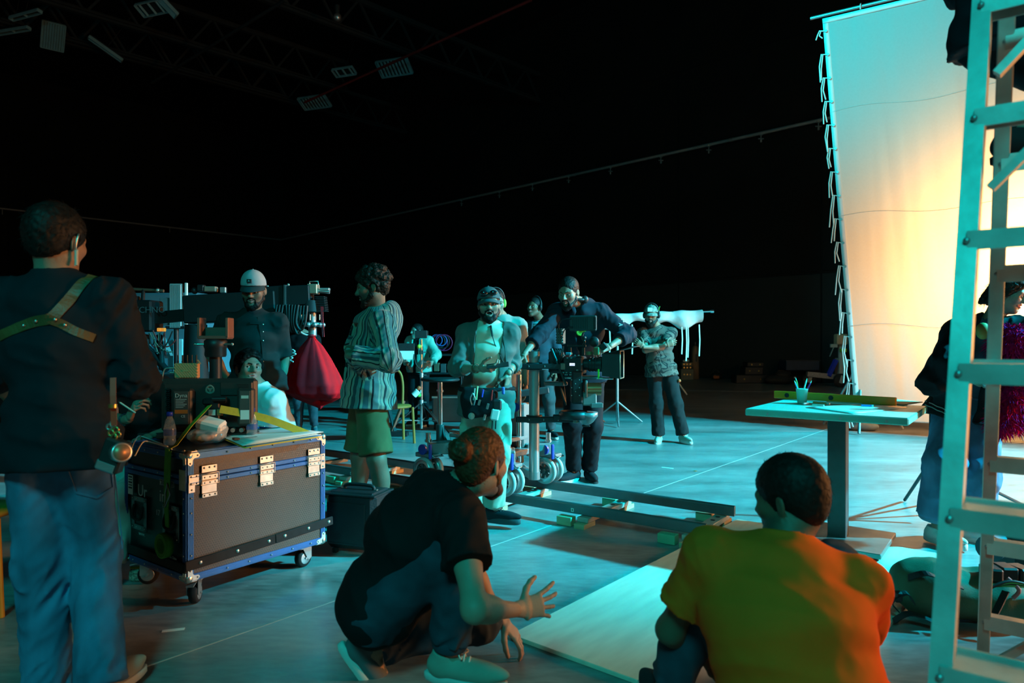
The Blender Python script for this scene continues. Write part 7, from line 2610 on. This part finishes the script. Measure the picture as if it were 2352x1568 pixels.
def garuv(V, P):
    J = P.J
    best = np.full(len(V), 9.0)
    out = np.zeros((len(V), 3), np.float32)
    bones = [(J['pelvis'] - UP * .25, J['neck'], .17, J['shR'] - J['shL'], 0)]
    for g in 'LR':
        bones += [(J['sh' + g], J['el' + g], .075, J['shR'] - J['shL'], .3), (J['el' + g], J['wr' + g], .065, UP, .3)]
    for a, b, r, S, o in bones:
        a_, b_ = np.array(list(a)), np.array(list(b))
        w = b_ - a_
        Ln = np.linalg.norm(w); w /= Ln
        S = np.array(list(S)); S = S - w * S.dot(w); S /= np.linalg.norm(S)
        D = np.cross(w, S)
        q = V - a_
        t = np.clip(q @ w, 0, Ln)
        qq = q - t[:, None] * w
        d = np.linalg.norm(qq, axis=1) - r
        ok = d < best
        best[ok] = d[ok]
        ang = np.arctan2(qq @ D, qq @ S)
        out[ok, 0] = (ang * r + o)[ok] + 3
        out[ok, 1] = t[ok]
    return out
set_attr(S6, 'Gar', garuv(V, P))
for g in 'LR': P.shoe(g, SHOEB, SOLEW)
# ================= 7 far woman by the stand
P = Person('woman in an open sage green hoodie standing far back beside the tripod', ((962 - 1176) / FPX * 10.3, 10.3), 200, 1.60, (.50, .36, .28), .012, 7)
P.look(at(957, 761, 10.25), (-.75, -.65, 0))
P.arm('L', at(992, 832, 9.95), at(1040, 830, 10.3))
P.arm('R', at(935, 835, 10.0), at(900, 830, 10.4))
P.body(wide=.93)
P.hair(HAIRB, vol=.7)
bottom(P, 'trousers', BLACKJ, .02, 1.95)
top(P, 'black_top', BLACKT, .010, hem=.1, sl=.3, slo=.0, h=.016)
top(P, 'hoodie', GREENH, .032, hem=.06, sl=1.9, slo=.030, wr=.010, wf=9, cuts=[slot(P, .10, -.10, .5), slot(P, .05, -.6, .5)])
MB().ball(P.hp(.078, -.005, -.052) - P.loc, .013, 8, 6).build('earring', mat('pearl', (.8, .78, .74), .3), P.root)
for g in 'LR': P.shoe(g, SHOEB, SOLEW)
# ================= 9 man standing behind the speaker
P = Person('person in a beige knitted top hidden behind the man in the centre', ((1150 - 1176) / FPX * 6.4, 6.4), 184, 1.78, (.42, .27, .19), .011, 9)
P.look(at(1138, 696, 6.34), (.3, -.95, -.1))
P.legk('L', at(1188, 1070, 6.42), at(1180, 1000, 5.0), (.5, -.85, 0))
P.body()
P.hair(HAIRB, vol=.6)
MB().tube([P.hp(.090 * math.cos(a), -.01, .03 + .115 * math.sin(a)) - P.loc for a in [i * math.pi / 12 for i in range(13)]], .007, 6).build('headset_band', BLKP, P.root)
MB().ball(P.hp(-.088, 0, 0) - P.loc, (.018, .03, .04), 12, 8).build('headset_cup', mat('green_foam', (.25, .55, .06), .7), P.root)
bottom(P, 'trousers', cloth_mat('olive_trousers', (.12, .13, .08)), .018, 1.93)
top(P, 'knitted_top', BEIGEK, .024, hem=.12, sl=.95, slo=.022, wr=.010, wf=12)
for g in 'LR': P.shoe(g, SHOET, SOLEW)
# ================= 10 man with headphones further back
P = Person('man wearing headphones in a dark jacket over a striped tee', ((1240 - 1176) / FPX * 9.0, 9.0), 205, 1.84, (.26, .15, .09), .0118, 10)
P.look(at(1228, 706, 8.92), (-.62, -.75, .10))
P.legk('L', at(1266, 990, 8.95), at(1270, 930, 7.0), (.3, -.9, 0))
P.body(stub=.3)
P.hair(HAIRB, vol=.4, amp=.002)
for a0 in (0,):
    MB().tube([P.hp(.092 * math.cos(a), -.015, .03 + .118 * math.sin(a)) - P.loc for a in [i * math.pi / 12 for i in range(13)]], .008, 6).build('headphone_band', BLKP, P.root)
    for g in (-1, 1):
        MB().ball(P.hp(g * .088, -.01, 0) - P.loc, (.022, .036, .042), 12, 8).build('headphone_cup', BLKP, P.root)
bottom(P, 'jeans', cloth_mat('grey_jeans', (.06, .07, .075)), .016, 1.93)
ST2 = cloth_mat('striped_tee', (.24, .40, .42))
N, L, b = nodes(ST2)
tc = N.new('ShaderNodeTexCoord'); sx = N.new('ShaderNodeSeparateXYZ'); L.new(tc.outputs['Object'], sx.inputs[0])
m1 = N.new('ShaderNodeMath'); m1.operation = 'MULTIPLY'; m1.inputs[1].default_value = 1 / .035; L.new(sx.outputs[2], m1.inputs[0])
m2 = N.new('ShaderNodeMath'); m2.operation = 'FRACT'; L.new(m1.outputs[0], m2.inputs[0])
m3 = N.new('ShaderNodeMath'); m3.operation = 'GREATER_THAN'; m3.inputs[1].default_value = .6; L.new(m2.outputs[0], m3.inputs[0])
mx = N.new('ShaderNodeMix'); mx.data_type = 'RGBA'; mx.inputs[6].default_value = (.30, .48, .50, 1); mx.inputs[7].default_value = (.10, .17, .19, 1)
L.new(m3.outputs[0], mx.inputs[0]); L.new(mx.outputs[2], b.inputs['Base Color'])
top(P, 'striped_tee', ST2, .010, hem=.10, sl=.3, slo=.0, wr=.004, h=.014)
top(P, 'jacket', JKT, .030, hem=.05, sl=1.9, slo=.026, wr=.009, wf=10, cuts=[slot(P, .12, -.05, .5), slot(P, .08, -.6, .5)])
for g in 'LR': P.shoe(g, SHOEB, SOLEW)
# ================= 11 bearded man leaning over the camera
P = Person('tall bearded man in a navy hoodie leaning over the cinema camera', ((1335 - 1176) / FPX * 6.2, 6.2), 190, 1.88, (.44, .28, .20), .0088, 11)
P.spine(at(1340, 855, 6.25), at(1334, 768, 6.15), at(1326, 697, 6.05), (-1, .05, 0), (-1, .15, 0), .18)
P.look(at(1306, 672, 5.92), (-.45, -.85, -.30), (-.10, -.22, 1))
P.arm('R', at(1203, 815, 5.75), at(1230, 760, 6.3), fd=(-.5, -.4, -.5), pn=(0, 0, -1), curl=.6)
P.arm('L', at(1402, 795, 5.80), at(1475, 735, 6.2), fd=(-.75, -.35, -.2), pn=(-.2, .6, -.6), curl=.7)
P.legk('R', at(1318, 1082, 6.25), at(1290, 980, 5.2), (-.62, -.75, 0))
P.legk('L', at(1354, 1082, 6.30), at(1400, 980, 5.4), (.15, -1, 0))
P.body(stub=.5)
P.hair(HAIRB, vol=.55, amp=.003, beard=.35, front=.066)
bottom(P, 'trousers', BLACKJ, .018, 1.95, .008, 14, end=.006)
top(P, 'tee', BLACKT, .008, hem=.10, sl=.3, slo=.0, wr=.004, h=.013)
def hood2(sh):
    n = P.J['neck']
    sh.add(ell(n + Vector((.05, .10, .0)), (.13, .075, .07)), .05)
    for g in (-1, 1):
        sh.add(cone(n + Vector((g * .09, .05, .01)), n + Vector((g * .045, -.085, -.07)), .036, .026), .03)
S11 = top(P, 'hoodie', HOODN, .024, hem=.07, sl=1.50, slo=.022, wr=.010, wf=9, cuts=[slot(P, .055, -.10, .4), slot(P, .03, -.7, .4)], extra=hood2, cuff=.006)
K = Skin2(S11)
for i, (ch, x, y) in enumerate((('M', 1402, 700), ('O', 1411, 706), ('R', 1420, 713), ('G', 1426, 720), ('A', 1430, 728), ('N', 1430, 737), ('A', 1425, 746))):
    p, n = K.hit(x, y, .004)
    if p is not None:
        a = math.radians(-38 - i * 9)
        exv = Vector((math.cos(a), 0, math.sin(a)))
        exv = (exv - n * exv.dot(n)).normalized()
        text('sleeve_letter', ch, .050, WP, P.root, p, exv, n.cross(exv), .001)
gm = mat('green_print', (.16, .42, .04), .7)
for (x, y, r) in ((1312, 745, .03), (1322, 756, .028), (1312, 765, .03)):
    MB().lathe([(r * .5, 0), (r, .004), (r * 1.1, 0)], P.J['chest'] - P.loc + Vector((-(1318 - x) * .004, -.150, (757 - y) * .004 + .05)), (0, -1, 0.1), 14).build('chest_print', gm, P.root)
n = P.J['neck'] - P.loc
MB().tube([n + Vector((.085 * math.cos(a), -.02 + .085 * math.sin(a), .028)) for a in [math.pi + i * math.pi / 10 for i in range(11)]], .014, 8).build('neck_headphones', BLKP, P.root)
MB().ball(n + Vector((.06, -.085, .03)), (.03, .02, .035), 12, 8).build('headphone_cup', BLKP, P.root)
P.shoe('R', SHOEB, SOLEW, lace=LACEB, L=.29)
P.shoe('L', SHOEB, RUBBER, high=.06)
# ================= 12 man in the camouflage tee
P = Person('bearded man with crossed arms in a camouflage tee, cap and headphones', ((1515 - 1176) / FPX * 8.6, 8.6), 192, 1.74, (.44, .26, .17), .0108, 12)
P.look(at(1496, 724, 8.5), (-.35, -.92, -.16))
P.spine(at(1518, 845, 8.6), at(1513, 789, 8.6), at(1507, 751, 8.6), (-1, .2, 0), (-1, .25, 0), .178)
P.arm('R', at(1528, 792, 8.32), at(1440, 850, 8.4), fd=(.7, -.05, .2), pn=(0, 1, 0), curl=.5)
P.arm('L', at(1478, 797, 8.30), at(1590, 850, 8.4), fd=(-.6, .1, .5), pn=(0, 1, 0), curl=.3)
P.legk('R', at(1513, 1003, 8.6), at(1500, 950, 7.5), (-.35, -.95, 0))
P.legk('L', at(1570, 1005, 8.55), at(1570, 950, 7.5), (.30, -.95, 0))
P.body(stub=.3)
P.hair(HAIRD, vol=.4, beard=.9)
CAMO = cloth_mat('camouflage_tee', (.16, .14, .12))
N, L, b = nodes(CAMO)
tc = N.new('ShaderNodeTexCoord')
n1 = N.new('ShaderNodeTexNoise'); n1.inputs['Scale'].default_value = 6; n1.inputs['Detail'].default_value = 2; n1.inputs['Distortion'].default_value = 1.2
L.new(tc.outputs['Object'], n1.inputs[0])
rp = N.new('ShaderNodeValToRGB'); rp.color_ramp.interpolation = 'CONSTANT'
E = rp.color_ramp.elements
E[0].position, E[0].color = 0, (.13, .085, .070, 1)
E[1].position, E[1].color = .47, (.03, .03, .03, 1)
e_ = E.new(.53); e_.color = (.17, .115, .095, 1)
e_ = E.new(.62); e_.color = (.065, .048, .040, 1)
L.new(n1.outputs[0], rp.inputs[0]); L.new(rp.outputs[0], b.inputs['Base Color'])
CAPC = cloth_mat('pale_camo_cap', (.20, .18, .15), var=.6, vs=30)
c = P.cap(CAPC, CAPC, tilt=-.06)
MB().box(P.hp(0, .106, .085) - P.loc, (.06, .012, .05), .004).build('badge', SHOEW, c)
MB().tube([P.hp(.094 * math.cos(a), -.02, .035 + .118 * math.sin(a)) - P.loc for a in [i * math.pi / 12 for i in range(13)]], .009, 6).build('headphone_band', BLKP, P.root)
for g in (-1, 1):
    MB().ball(P.hp(g * .090, -.01, 0) - P.loc, (.022, .036, .042), 12, 8).build('headphone_cup', BLKP, P.root)
MB().tube([P.hp(-.09, 0, .06) - P.loc, P.hp(-.11, 0, .115) - P.loc], .004, 6).build('aerial', mat('green_led', (.1, .5, .1), .4), P.root)
bottom(P, 'trousers', cloth_mat('dark_grey_trousers', (.018, .020, .021)), .024, 1.95, .010, 14, end=.012)
top(P, 'camouflage_tee', CAMO, .018, hem=.10, sl=.70, slo=.020, wr=.007)
for g in 'LR': P.shoe(g, SHOET, SOLEW, lace=LACEW, chunky=.008)
MB().box(P.l(-.205, -.02, .78) - P.loc, (.07, .09, .16), .02).build('belt_pouch', BLKP, P.root)
MB().ball(P.l(-.245, .05, .80) - P.loc, .022, 8, 6).build('orange_tag', mat('orange_plastic', (.8, .12, .03), .5), P.root)
# ================= 8 the man in the centre
P = Person('bearded man speaking, in an open overshirt, pale trousers and tool pouch', ((1120 - 1176) / FPX * 4.75, 4.75), 184, 1.66, (.48, .32, .23), .0074, 8)
P.spine(at(1118, 904, 4.78), at(1122, 804, 4.76), at(1122, 742, 4.75), (-1, .10, 0), (-1, .06, 0), .165)
P.look(at(1123, 700, 4.70), (.04, -.98, -.02), (-.04, 0, 1))
P.arm('R', at(1098, 846, 4.45), at(1010, 880, 4.7), fd=(.85, -.30, -.05), pn=(.1, .45, .75), curl=[.5, .55, .6, .65, .7])
P.arm('L', at(1168, 856, 4.68), at(1196, 800, 5.4), fd=(-.15, .15, -.9), pn=(-.8, .4, 0), curl=.5)
P.legk('R', at(1085, 1195, 4.85), at(1070, 1050, 4.0), (-.25, -.95, 0))
P.legk('L', at(1133, 1172, 4.68), at(1160, 1040, 4.0), (.92, -.35, 0))
P.body(open_mouth=.9, stub=.4)
P.hair(HAIRB, vol=.6, beard=.38, amp=.003)
c = P.cap(cloth_mat('slate_cap', (.055, .085, .09)), MATS['slate_cap'], tilt=-.05, peak=.055, flatb=False)
for g in (-1, 1):
    p = P.hp(g * .034, .096, .083) - P.loc
    MB().ball(p, (.027, .012, .019), 14, 8).build('sunglass_lens', mat('dark_lens', (.01, .012, .015), .08, coat=1), c)
MB().bar(P.hp(-.012, .107, .088) - P.loc, P.hp(.012, .107, .088) - P.loc, .006, .006).build('sunglass_bridge', BLKP, c)
def cargo(sh):
    for g, sd in (('L', 1), ('R', -1)):
        k = P.J['kn' + g].lerp(P.J['hip' + g], .38)
        sh.add(rbox(k + Vector((sd * .078, -.01, 0)), (.022, .07, .075), None, .012), .015)
bottom(P, 'cargo_trousers', KHAKI, .024, 1.90, .011, 14, end=.008, extra=cargo)
MB().lathe([(.050, -.03), (.058, -.025), (.058, .025), (.050, .03)], P.J['kn' + 'L'].lerp(P.J['anL'], .86) - P.loc, P.J['anL'] - P.J['knL'], 20).build('ankle_cuff', KHAKI, P.root)
T8 = top(P, 'tee', CREAM, .012, hem=.07, sl=.2, slo=-.004, wr=.007, wf=11)
S8 = top(P, 'overshirt', OVERS, .022, hem=.16, sl=1.45, slo=.012, wr=.008, wf=9, cuts=[slot(P, .17, -.75, .30, -.06, .01), slot(P, .10, -.1, .45)], collar=False, disp=[(.006, 9, 2), (.002, 30, 4)], cuff=.006)
K = Skin2(S8)
for pts in ([(1092, 752), (1086, 800), (1084, 850), (1083, 905)], [(1152, 748), (1160, 790), (1163, 830)]):
    K.strap('zip_edge', pts, .012, .004, OVERS, P.root, .003, 5)
K = Skin2(T8)
# mic lead and placket
MB().tube([K.hit(x, y, .006)[0] for x, y in ((1128, 755), (1130, 768), (1136, 790), (1148, 815), (1158, 840), (1152, 862)) if K.hit(x, y)[0] is not None], .0035, 6).build('mic_lead', CABLE, P.root)
K.strap('placket', [(1127, 748), (1129, 760), (1131, 772)], .012, .003, BLACKT, P.root)
# watch and bracelet
for g, m_, nm in (('L', STEEL, 'wrist_watch'), ('R', mat('bead_brown', (.12, .06, .03), .5), 'bracelet')):
    e, w = P.J['el' + g], P.J['wr' + g]
    MB().lathe([(.028, -.009), (.032, -.007), (.032, .007), (.028, .009)], e.lerp(w, .90) - P.loc, (w - e), 20).build(nm, m_, P.root)
P.shoe('L', SHOEB, mat('dark_sole', (.05, .06, .065), .7), lace=LACEB, chunky=.012, L=.29)
P.shoe('R', SHOEB, MATS['dark_sole'], lace=LACEB, chunky=.012, L=.29)
hw = P.J['wrR'] + P.J['fdR'] * .10
ph = MB().box((0, 0, 0), (.145, .07, .009), .003, Matrix.Rotation(-.12, 3, 'Y') @ Matrix.Rotation(.35, 3, 'X')).build('mobile_phone', BLKP, None, hw + Vector((.035, -.02, .028)))
tag(ph, 'black mobile phone in the speaking man\'s hand', 'phone')
# tool pouch on the belt
q = at(1103, 925, 4.58)
tp = thing('tool_pouch', 'black tool pouch full of pens and pliers on the centre man\'s belt', 'pouch', q)
s_ = Shape()
s_.add(rbox(q + Vector((.0, 0, -.01)), (.125, .035, .085), (Vector((.98, 0, .12)), Vector((0, 1, 0)), Vector((-.12, 0, .98))), .03), .02)
s_.add(rbox(q + Vector((-.05, .01, .055)), (.07, .035, .05), None, .02), .03)
sdf_obj('pouch_body', s_, .008, BLACKT, tp, q, 1, (.005, 20, 1))
MB().tube([P.J['pelvis'] - q + Vector((.185 * math.cos(a), .14 * math.sin(a), .035)) for a in [i * math.pi / 12 for i in range(24)]], .018, 6, closed=True).build('belt', BLACKT, tp)
for i, (x, y, c_, ln) in enumerate(((1088, 905, (.6, .6, .55), .08), (1094, 902, (.45, .6, .3), .09), (1107, 903, (.04, .06, .5), .05), (1128, 908, (.7, .02, .02), .07))):
    p = at(x, y, 4.52) - q
    MB().cyl(p - UP * ln * .5, p + Vector((.008, 0, ln * .5)), .006, n=8).build('pen', mat('pouch_pen%d' % i, c_, .4), tp)
for i, (x, y) in enumerate(((1101, 924), (1120, 933), (1113, 958))):
    MB().box(at(x, y, 4.53) - q, (.016, .006, .04), .003, Matrix.Rotation(.25, 3, 'Y')).build('pouch_clip', ALU, tp)
MB().tube(smoothpath([at(1084, 930, 4.52) - q, at(1080, 915, 4.51) - q, at(1086, 902, 4.51) - q], 5), .005, 6).tube(smoothpath([at(1088, 930, 4.52) - q, at(1091, 916, 4.51) - q, at(1086, 903, 4.51) - q], 5), .005, 6).build('plier_handle', STEEL, tp)
MB().lathe([(.0, 0), (.022, 0), (.022, .01), (0, .01)], at(1083, 955, 4.53) - q, (0, -1, 0), 18).build('tape_measure', mat('tape_disc', (.6, .45, .4), .4), tp)
MB().box(at(1137, 952, 4.50) - q, (.055, .018, .075), .008, Matrix.Rotation(.2, 3, 'Y')).build('white_box', WHITEP, tp)
MB().box(at(1142, 930, 4.51) - q, (.06, .03, .07), .01).build('radio', BLKP, tp)
MB().box(at(1156, 897, 4.55) - q, (.02, .02, .05), .006).build('blue_clip', mat('blue_clip', (.04, .15, .6), .5), tp)
for dx in (0, 8):
    MB().ribbon([at(1131 + dx, 966, 4.5) - q, at(1130 + dx, 985, 4.5) - q], .008, .002).build('tassel', BLKP, tp)
# ================= 13 crouching man in black
P = Person('crouching man in a black tee with tied auburn hair, hand raised', ((960 - 1176) / FPX * 2.5, 2.5), 70, 1.80, (.56, .38, .28), .0070, 13)
P.L['ua'], P.L['fa'] = .325, .270
SR = Vector((.34, -.94, 0)).normalized()
P.spine(at(868, 1380, 2.52), at(945, 1225, 2.52), at(1052, 1122, 2.52), SR, Vector((.42, -.90, -.05)), .185, bow=.05)
P.look(at(1106, 1066, 2.50), (.52, .84, -.08), (-.05, -.05, 1))
P.arm('R', at(1190, 1400, 2.34), at(1100, 1560, 1.95), fd=(.84, .45, .02), pn=(-.3, .85, -.30), curl=[.0, .2, .28, .34, .42], spread=1.2)
P.arm('L', at(1160, 1440, 2.72), at(1180, 1560, 3.1), fd=(.55, .1, -.6), pn=(.1, .2, -1), curl=.35)
P.legk('R', at(1030, 1508, 2.38), at(1300, 1150, 2.3), (.93, -.30, 0))
P.legk('L', at(846, 1488, 2.60), at(1300, 1300, 2.75), (.55, .15, -.8))
P.body(eyes=False, stub=.5)
def bun(sh):
    sh.add(ell(P.hp(-.005, -.128, .058), (.046, .036, .044), (P.hr, P.hf, P.hu), (.006, 60, 3)), .012)
P.hair(HAIRR, vol=1.0, amp=.003, freq=70, brows=False, extra=bun, strands=1500, slen=.038, sr=.0011, back=-.078, beard=.12, front=.06, flowto=P.hp(-.005, -.13, .06), lift=.06)
bottom(P, 'jeans', DENIMD, .018, 1.88, .010, 15, end=.006)
MB().lathe([(.052, -.03), (.060, -.028), (.062, .02), (.056, .03)], P.J['knR'].lerp(P.J['anR'], .86) - P.loc, P.J['anR'] - P.J['knR'], 24).build('turned_cuff', DENIMD, P.root)
def rump(sh):
    J = P.J
    dn = (J['pelvis'] - J['waist']).normalized()
    sh.add(ell(J['pelvis'] + dn * .035, (.175, .135, .12), (SR, SR.cross(dn), dn)), .04)
S13 = top(P, 'tee', BLACKT, .024, hem=None, extra=rump, sl=.56, slo=.028, wr=.007, wf=9, disp=[(.005, 9, 2), (.002, 26, 4)], send=.008, deep=.02, flare=.02)
P.shoe('R', cloth_mat('olive_suede', (.34, .34, .28)), SOLEW, lace=LACEW, L=.29, h=.004)
P.shoe('L', cloth_mat('grey_suede', (.12, .14, .15)), SOLEW, up=(.80, .1, .55), L=.28, h=.004)
tat = P.J['elR'].lerp(P.J['shR'], .4)
# ================= 14 man in the orange tee
P = Person('man in an orange tee crouching with his back to us', (.82, 1.98), -8, 1.90, (.22, .14, .09), .0074, 14, fat=1.28)
P.spine((.83, 1.90, .22), at(1800, 1425, 1.96), at(1803, 1245, 2.06), (1, -.05, 0), (.98, -.12, -.16), .20)
P.look(at(1815, 1148, 2.10), (-.58, .80, -.22), (.05, -.1, 1))
P.arm('L', at(1600, 1500, 2.36), at(1400, 1490, 2.05), fd=(.8, .2, -.1), pn=(.2, .6, -.5))
P.arm('R', (1.00, 2.42, .36), (1.25, 2.0, .10), pn=(-1, 0, 0))
P.legk('L', (.52, 2.28, .106), (.40, 2.7, .9), (-.2, 1, 0))
P.legk('R', (1.02, 2.36, .106), (1.15, 2.8, .5), (.2, 1, 0))
P.body(eyes=False, stub=.6, wide=1.05)
P.J['head'] = P.J['head']
P.hair(HAIRB, vol=.9, amp=.0018, freq=50, brows=False, strands=1200, slen=.018, sr=.0011, beard=.15, back=-.085, lift=.08)
bottom(P, 'trousers', DENIMD, .020, 1.9, .008, 14)
top(P, 'tee', ORANGE, .020, hem=.16, sl=.62, slo=.026, wr=.006, wf=7, disp=[(.005, 7, 2), (.0015, 24, 4)], send=.006)
for g in 'LR': P.shoe(g, SHOEB, SOLEW)
# ================= 15 woman with the magenta boa
P = Person('woman with wavy bob in a black kimono jacket and wide jeans, looking down', ((2190 - 1176) / FPX * 4.35, 4.35), 150, 1.70, (.56, .37, .27), .0082, 15)
P.spine(at(2225, 930, 4.38), at(2250, 812, 4.36), at(2280, 738, 4.32), (-.85, .52, 0), (-.85, .5, -.05), .165)
P.look(at(2318, 672, 4.28), (.58, -.70, -.42), (.15, -.1, 1))
P.arm('R', at(2250, 880, 4.05), at(2120, 880, 4.2), fd=(.8, -.2, .1), pn=(.1, .6, .5))
P.arm('L', at(2320, 860, 4.15), at(2420, 850, 4.5), fd=(-.3, -.6, .2))
P.legk('R', at(2150, 1216, 4.28), at(2140, 1100, 3.5), (.35, -.94, 0))
P.legk('L', at(2235, 1215, 4.35), at(2250, 1100, 3.6), (.55, -.8, 0))
P.body(wide=.93, jaw=.95, lips=(.45, .10, .10), gaze=(0, -.4))
def bob(sh):
    for i in range(44):
        a = -2.5 + 5.0 * i / 43
        x, y = .084 * math.sin(a), -.018 - .084 * math.cos(a)
        if abs(a) > 2.25: continue
        z = -.045 - .055 * (1 - abs(a) / 4)
        sh.add(cone(P.hp(x * .95, y * .95, .05), P.hp(x * 1.18 + .008 * math.sin(i * 2.3), y * 1.15, z - .02 * math.sin(i * 1.7)), .020, .015), .008)
s_ = P
P.hair(HAIRD, vol=1.4, amp=.005, freq=40, extra=bob, back=-.14, strands=900, slen=.04)
bottom(P, 'jeans', DENIM, .030, 1.80, .012, 12, end=.040, knee=.020)
for g in 'LR':
    k, a = P.J['kn' + g], P.J['an' + g]
    MB().lathe([(.085, -.035), (.100, -.03), (.104, .03), (.094, .04)], k.lerp(a, .76) - P.loc, a - k, 26).build('turned_cuff', cloth_mat('pale_denim', (.16, .25, .35)), P.root)
KIM = cloth_mat('black_kimono', (.014, .020, .024))
top(P, 'denim_top', cloth_mat('mid_denim', (.06, .11, .16)), .008, hem=.06, sl=.3, slo=.0, wr=.005, h=.014)
def kim(sh):
    J = P.J
    a = J['shR']
    for px, py in ((2128, 888), (2160, 905)):
        sh.add(cone(a, at(px, py, 4.30), .060, .070, flat=(0, 1), wr=(.008, 9, 3, .6)), .05)
S15 = top(P, 'kimono_jacket', KIM, .036, hem=.10, sl=1.75, slo=.040, wr=.012, wf=8, send=.03, extra=kim, cuts=[slot(P, .10, -.6, .4)], disp=[(.010, 6, 3), (.004, 16, 1)], flare=.05)
K = Skin2(S15)
zz = []
for row in (0, 9):
    pts = [(2098 + i * 11, 905 + i * 5.0 + (6 if i % 2 else 0) + row) for i in range(11)]
    K.strap('zigzag_trim', pts, .006, .002, WP, P.root, .004, 2)
P.shoe('R', SHOEW, SOLEW, lace=LACEW, chunky=.016, L=.28)
P.shoe('L', SHOEW, SOLEW, lace=LACEW, chunky=.016, L=.28)
# magenta feather bundle in her arms
q = at(2322, 810, 4.05)
MAG = mat('magenta_feather', (.70, .010, .10), 1.0, var=.3, vscale=40, spec=.0)
boa = thing('feather_boa', 'fluffy magenta feather bundle held in the woman\'s arms', 'feather boa', q)
def fluff(sh_parts, n, ln, seed, name):
    rs = np.random.RandomState(seed)
    V, F = sh_parts.mesh(.010)
    N = vnormals(V, F)
    vs, fs = [], []
    for i in rs.choice(len(V), n):
        p, nn = Vector(V[i]), Vector(N[i])
        t = (nn * .8 + Vector(rs.normal(size=3)) * .5 - UP * .45).normalized()
        u = t.cross(nn)
        u = u.normalized() if u.length > 1e-3 else frame_of(t)[0]
        L_ = ln * (.5 + rs.rand())
        b = len(vs)
        for f, r in ((0, .004), (.5, .0035), (1, .0005)):
            c = p + t * (L_ * f) - UP * (L_ * .35 * f * f)
            vs += [c - u * r, c + u * r]
        fs += [(b, b + 1, b + 3, b + 2), (b + 2, b + 3, b + 5, b + 4)]
    VV = np.concatenate([V, np.array([list(v) for v in vs])]) - np.array(list(q))
    FF = np.concatenate([F, np.array(fs, np.int32) + len(V)])
    return link_mesh(name, VV, FF, MAG, boa, True)
s1 = Shape().add(ell(at(2328, 788, 4.02), (.115, .10, .095), None, (.012, 14, 1)), .03).add(ell(at(2370, 800, 4.0), (.10, .10, .10)), .03)
o1 = fluff(s1, 2600, .045, 1, 'feather_ball')
pts = [at(2330, 830, 4.0), at(2345, 880, 3.98), at(2322, 935, 3.98), at(2300, 970, 3.98), at(2335, 960, 3.97)]
s2 = Shape()
for a, b in zip(pts[:-1], pts[1:]):
    s2.add(cone(a, b, .052, .050), .02)
s2.add(cone(at(2300, 955, 3.98), at(2320, 905, 3.99), .05, .05), .02)
fluff(s2, 3600, .040, 2, 'feather_tail')
MB().tube([at(2280, 890, 4.0) - q, at(2318, 868, 3.92) - q], .006, 6).build('green_stem', mat('green_stem', (.1, .6, .05), .5), boa)
MB().ball(at(2270, 880, 4.0) - q, (.035, .02, .03), 12, 8).build('buckle', STEEL, boa)
MB().ball(at(2258, 760, 4.02) - q, (.04, .035, .05), 12, 8).build('ochre_ball', mat('ochre', (.35, .24, .06), .7), boa)
# ================= 16 person sitting up on the ladder
P = Person('person in dark clothes perched on top of the step ladder', (1.60, 2.28), 60, 1.78, (.45, .30, .22), .011, 16, z=1.50)
P.spine((1.745, 2.34, 2.37), (1.72, 2.32, 2.65), (1.72, 2.32, 2.88), (.45, -.88, 0), (.45, -.88, 0))
P.look((1.79, 2.34, 3.03), (.8, .5, 0))
P.arm('L', (1.95, 2.55, 2.5), (1.8, 2.9, 2.7))
P.arm('R', (1.97, 2.05, 2.5), (1.7, 1.9, 2.7))
P.legk('L', at(2350, 318, 2.32), (2.4, 2.6, 2.7), (.7, .3, .05))
P.legk('R', at(2338, 312, 2.16), (2.4, 2.0, 2.7), (.8, -.3, .05))
P.body(eyes=False)
P.hair(HAIRB)
bottom(P, 'trousers', BLACKJ, .03, 1.9, .012, 12, end=.01)
top(P, 'jacket', cloth_mat('dark_navy_coat', (.008, .012, .018)), .030, hem=.08, sl=1.8, slo=.035, wr=.014, wf=8, flare=.02, deep=.02)
for g in 'LR': P.shoe(g, SHOEB, RUBBER)
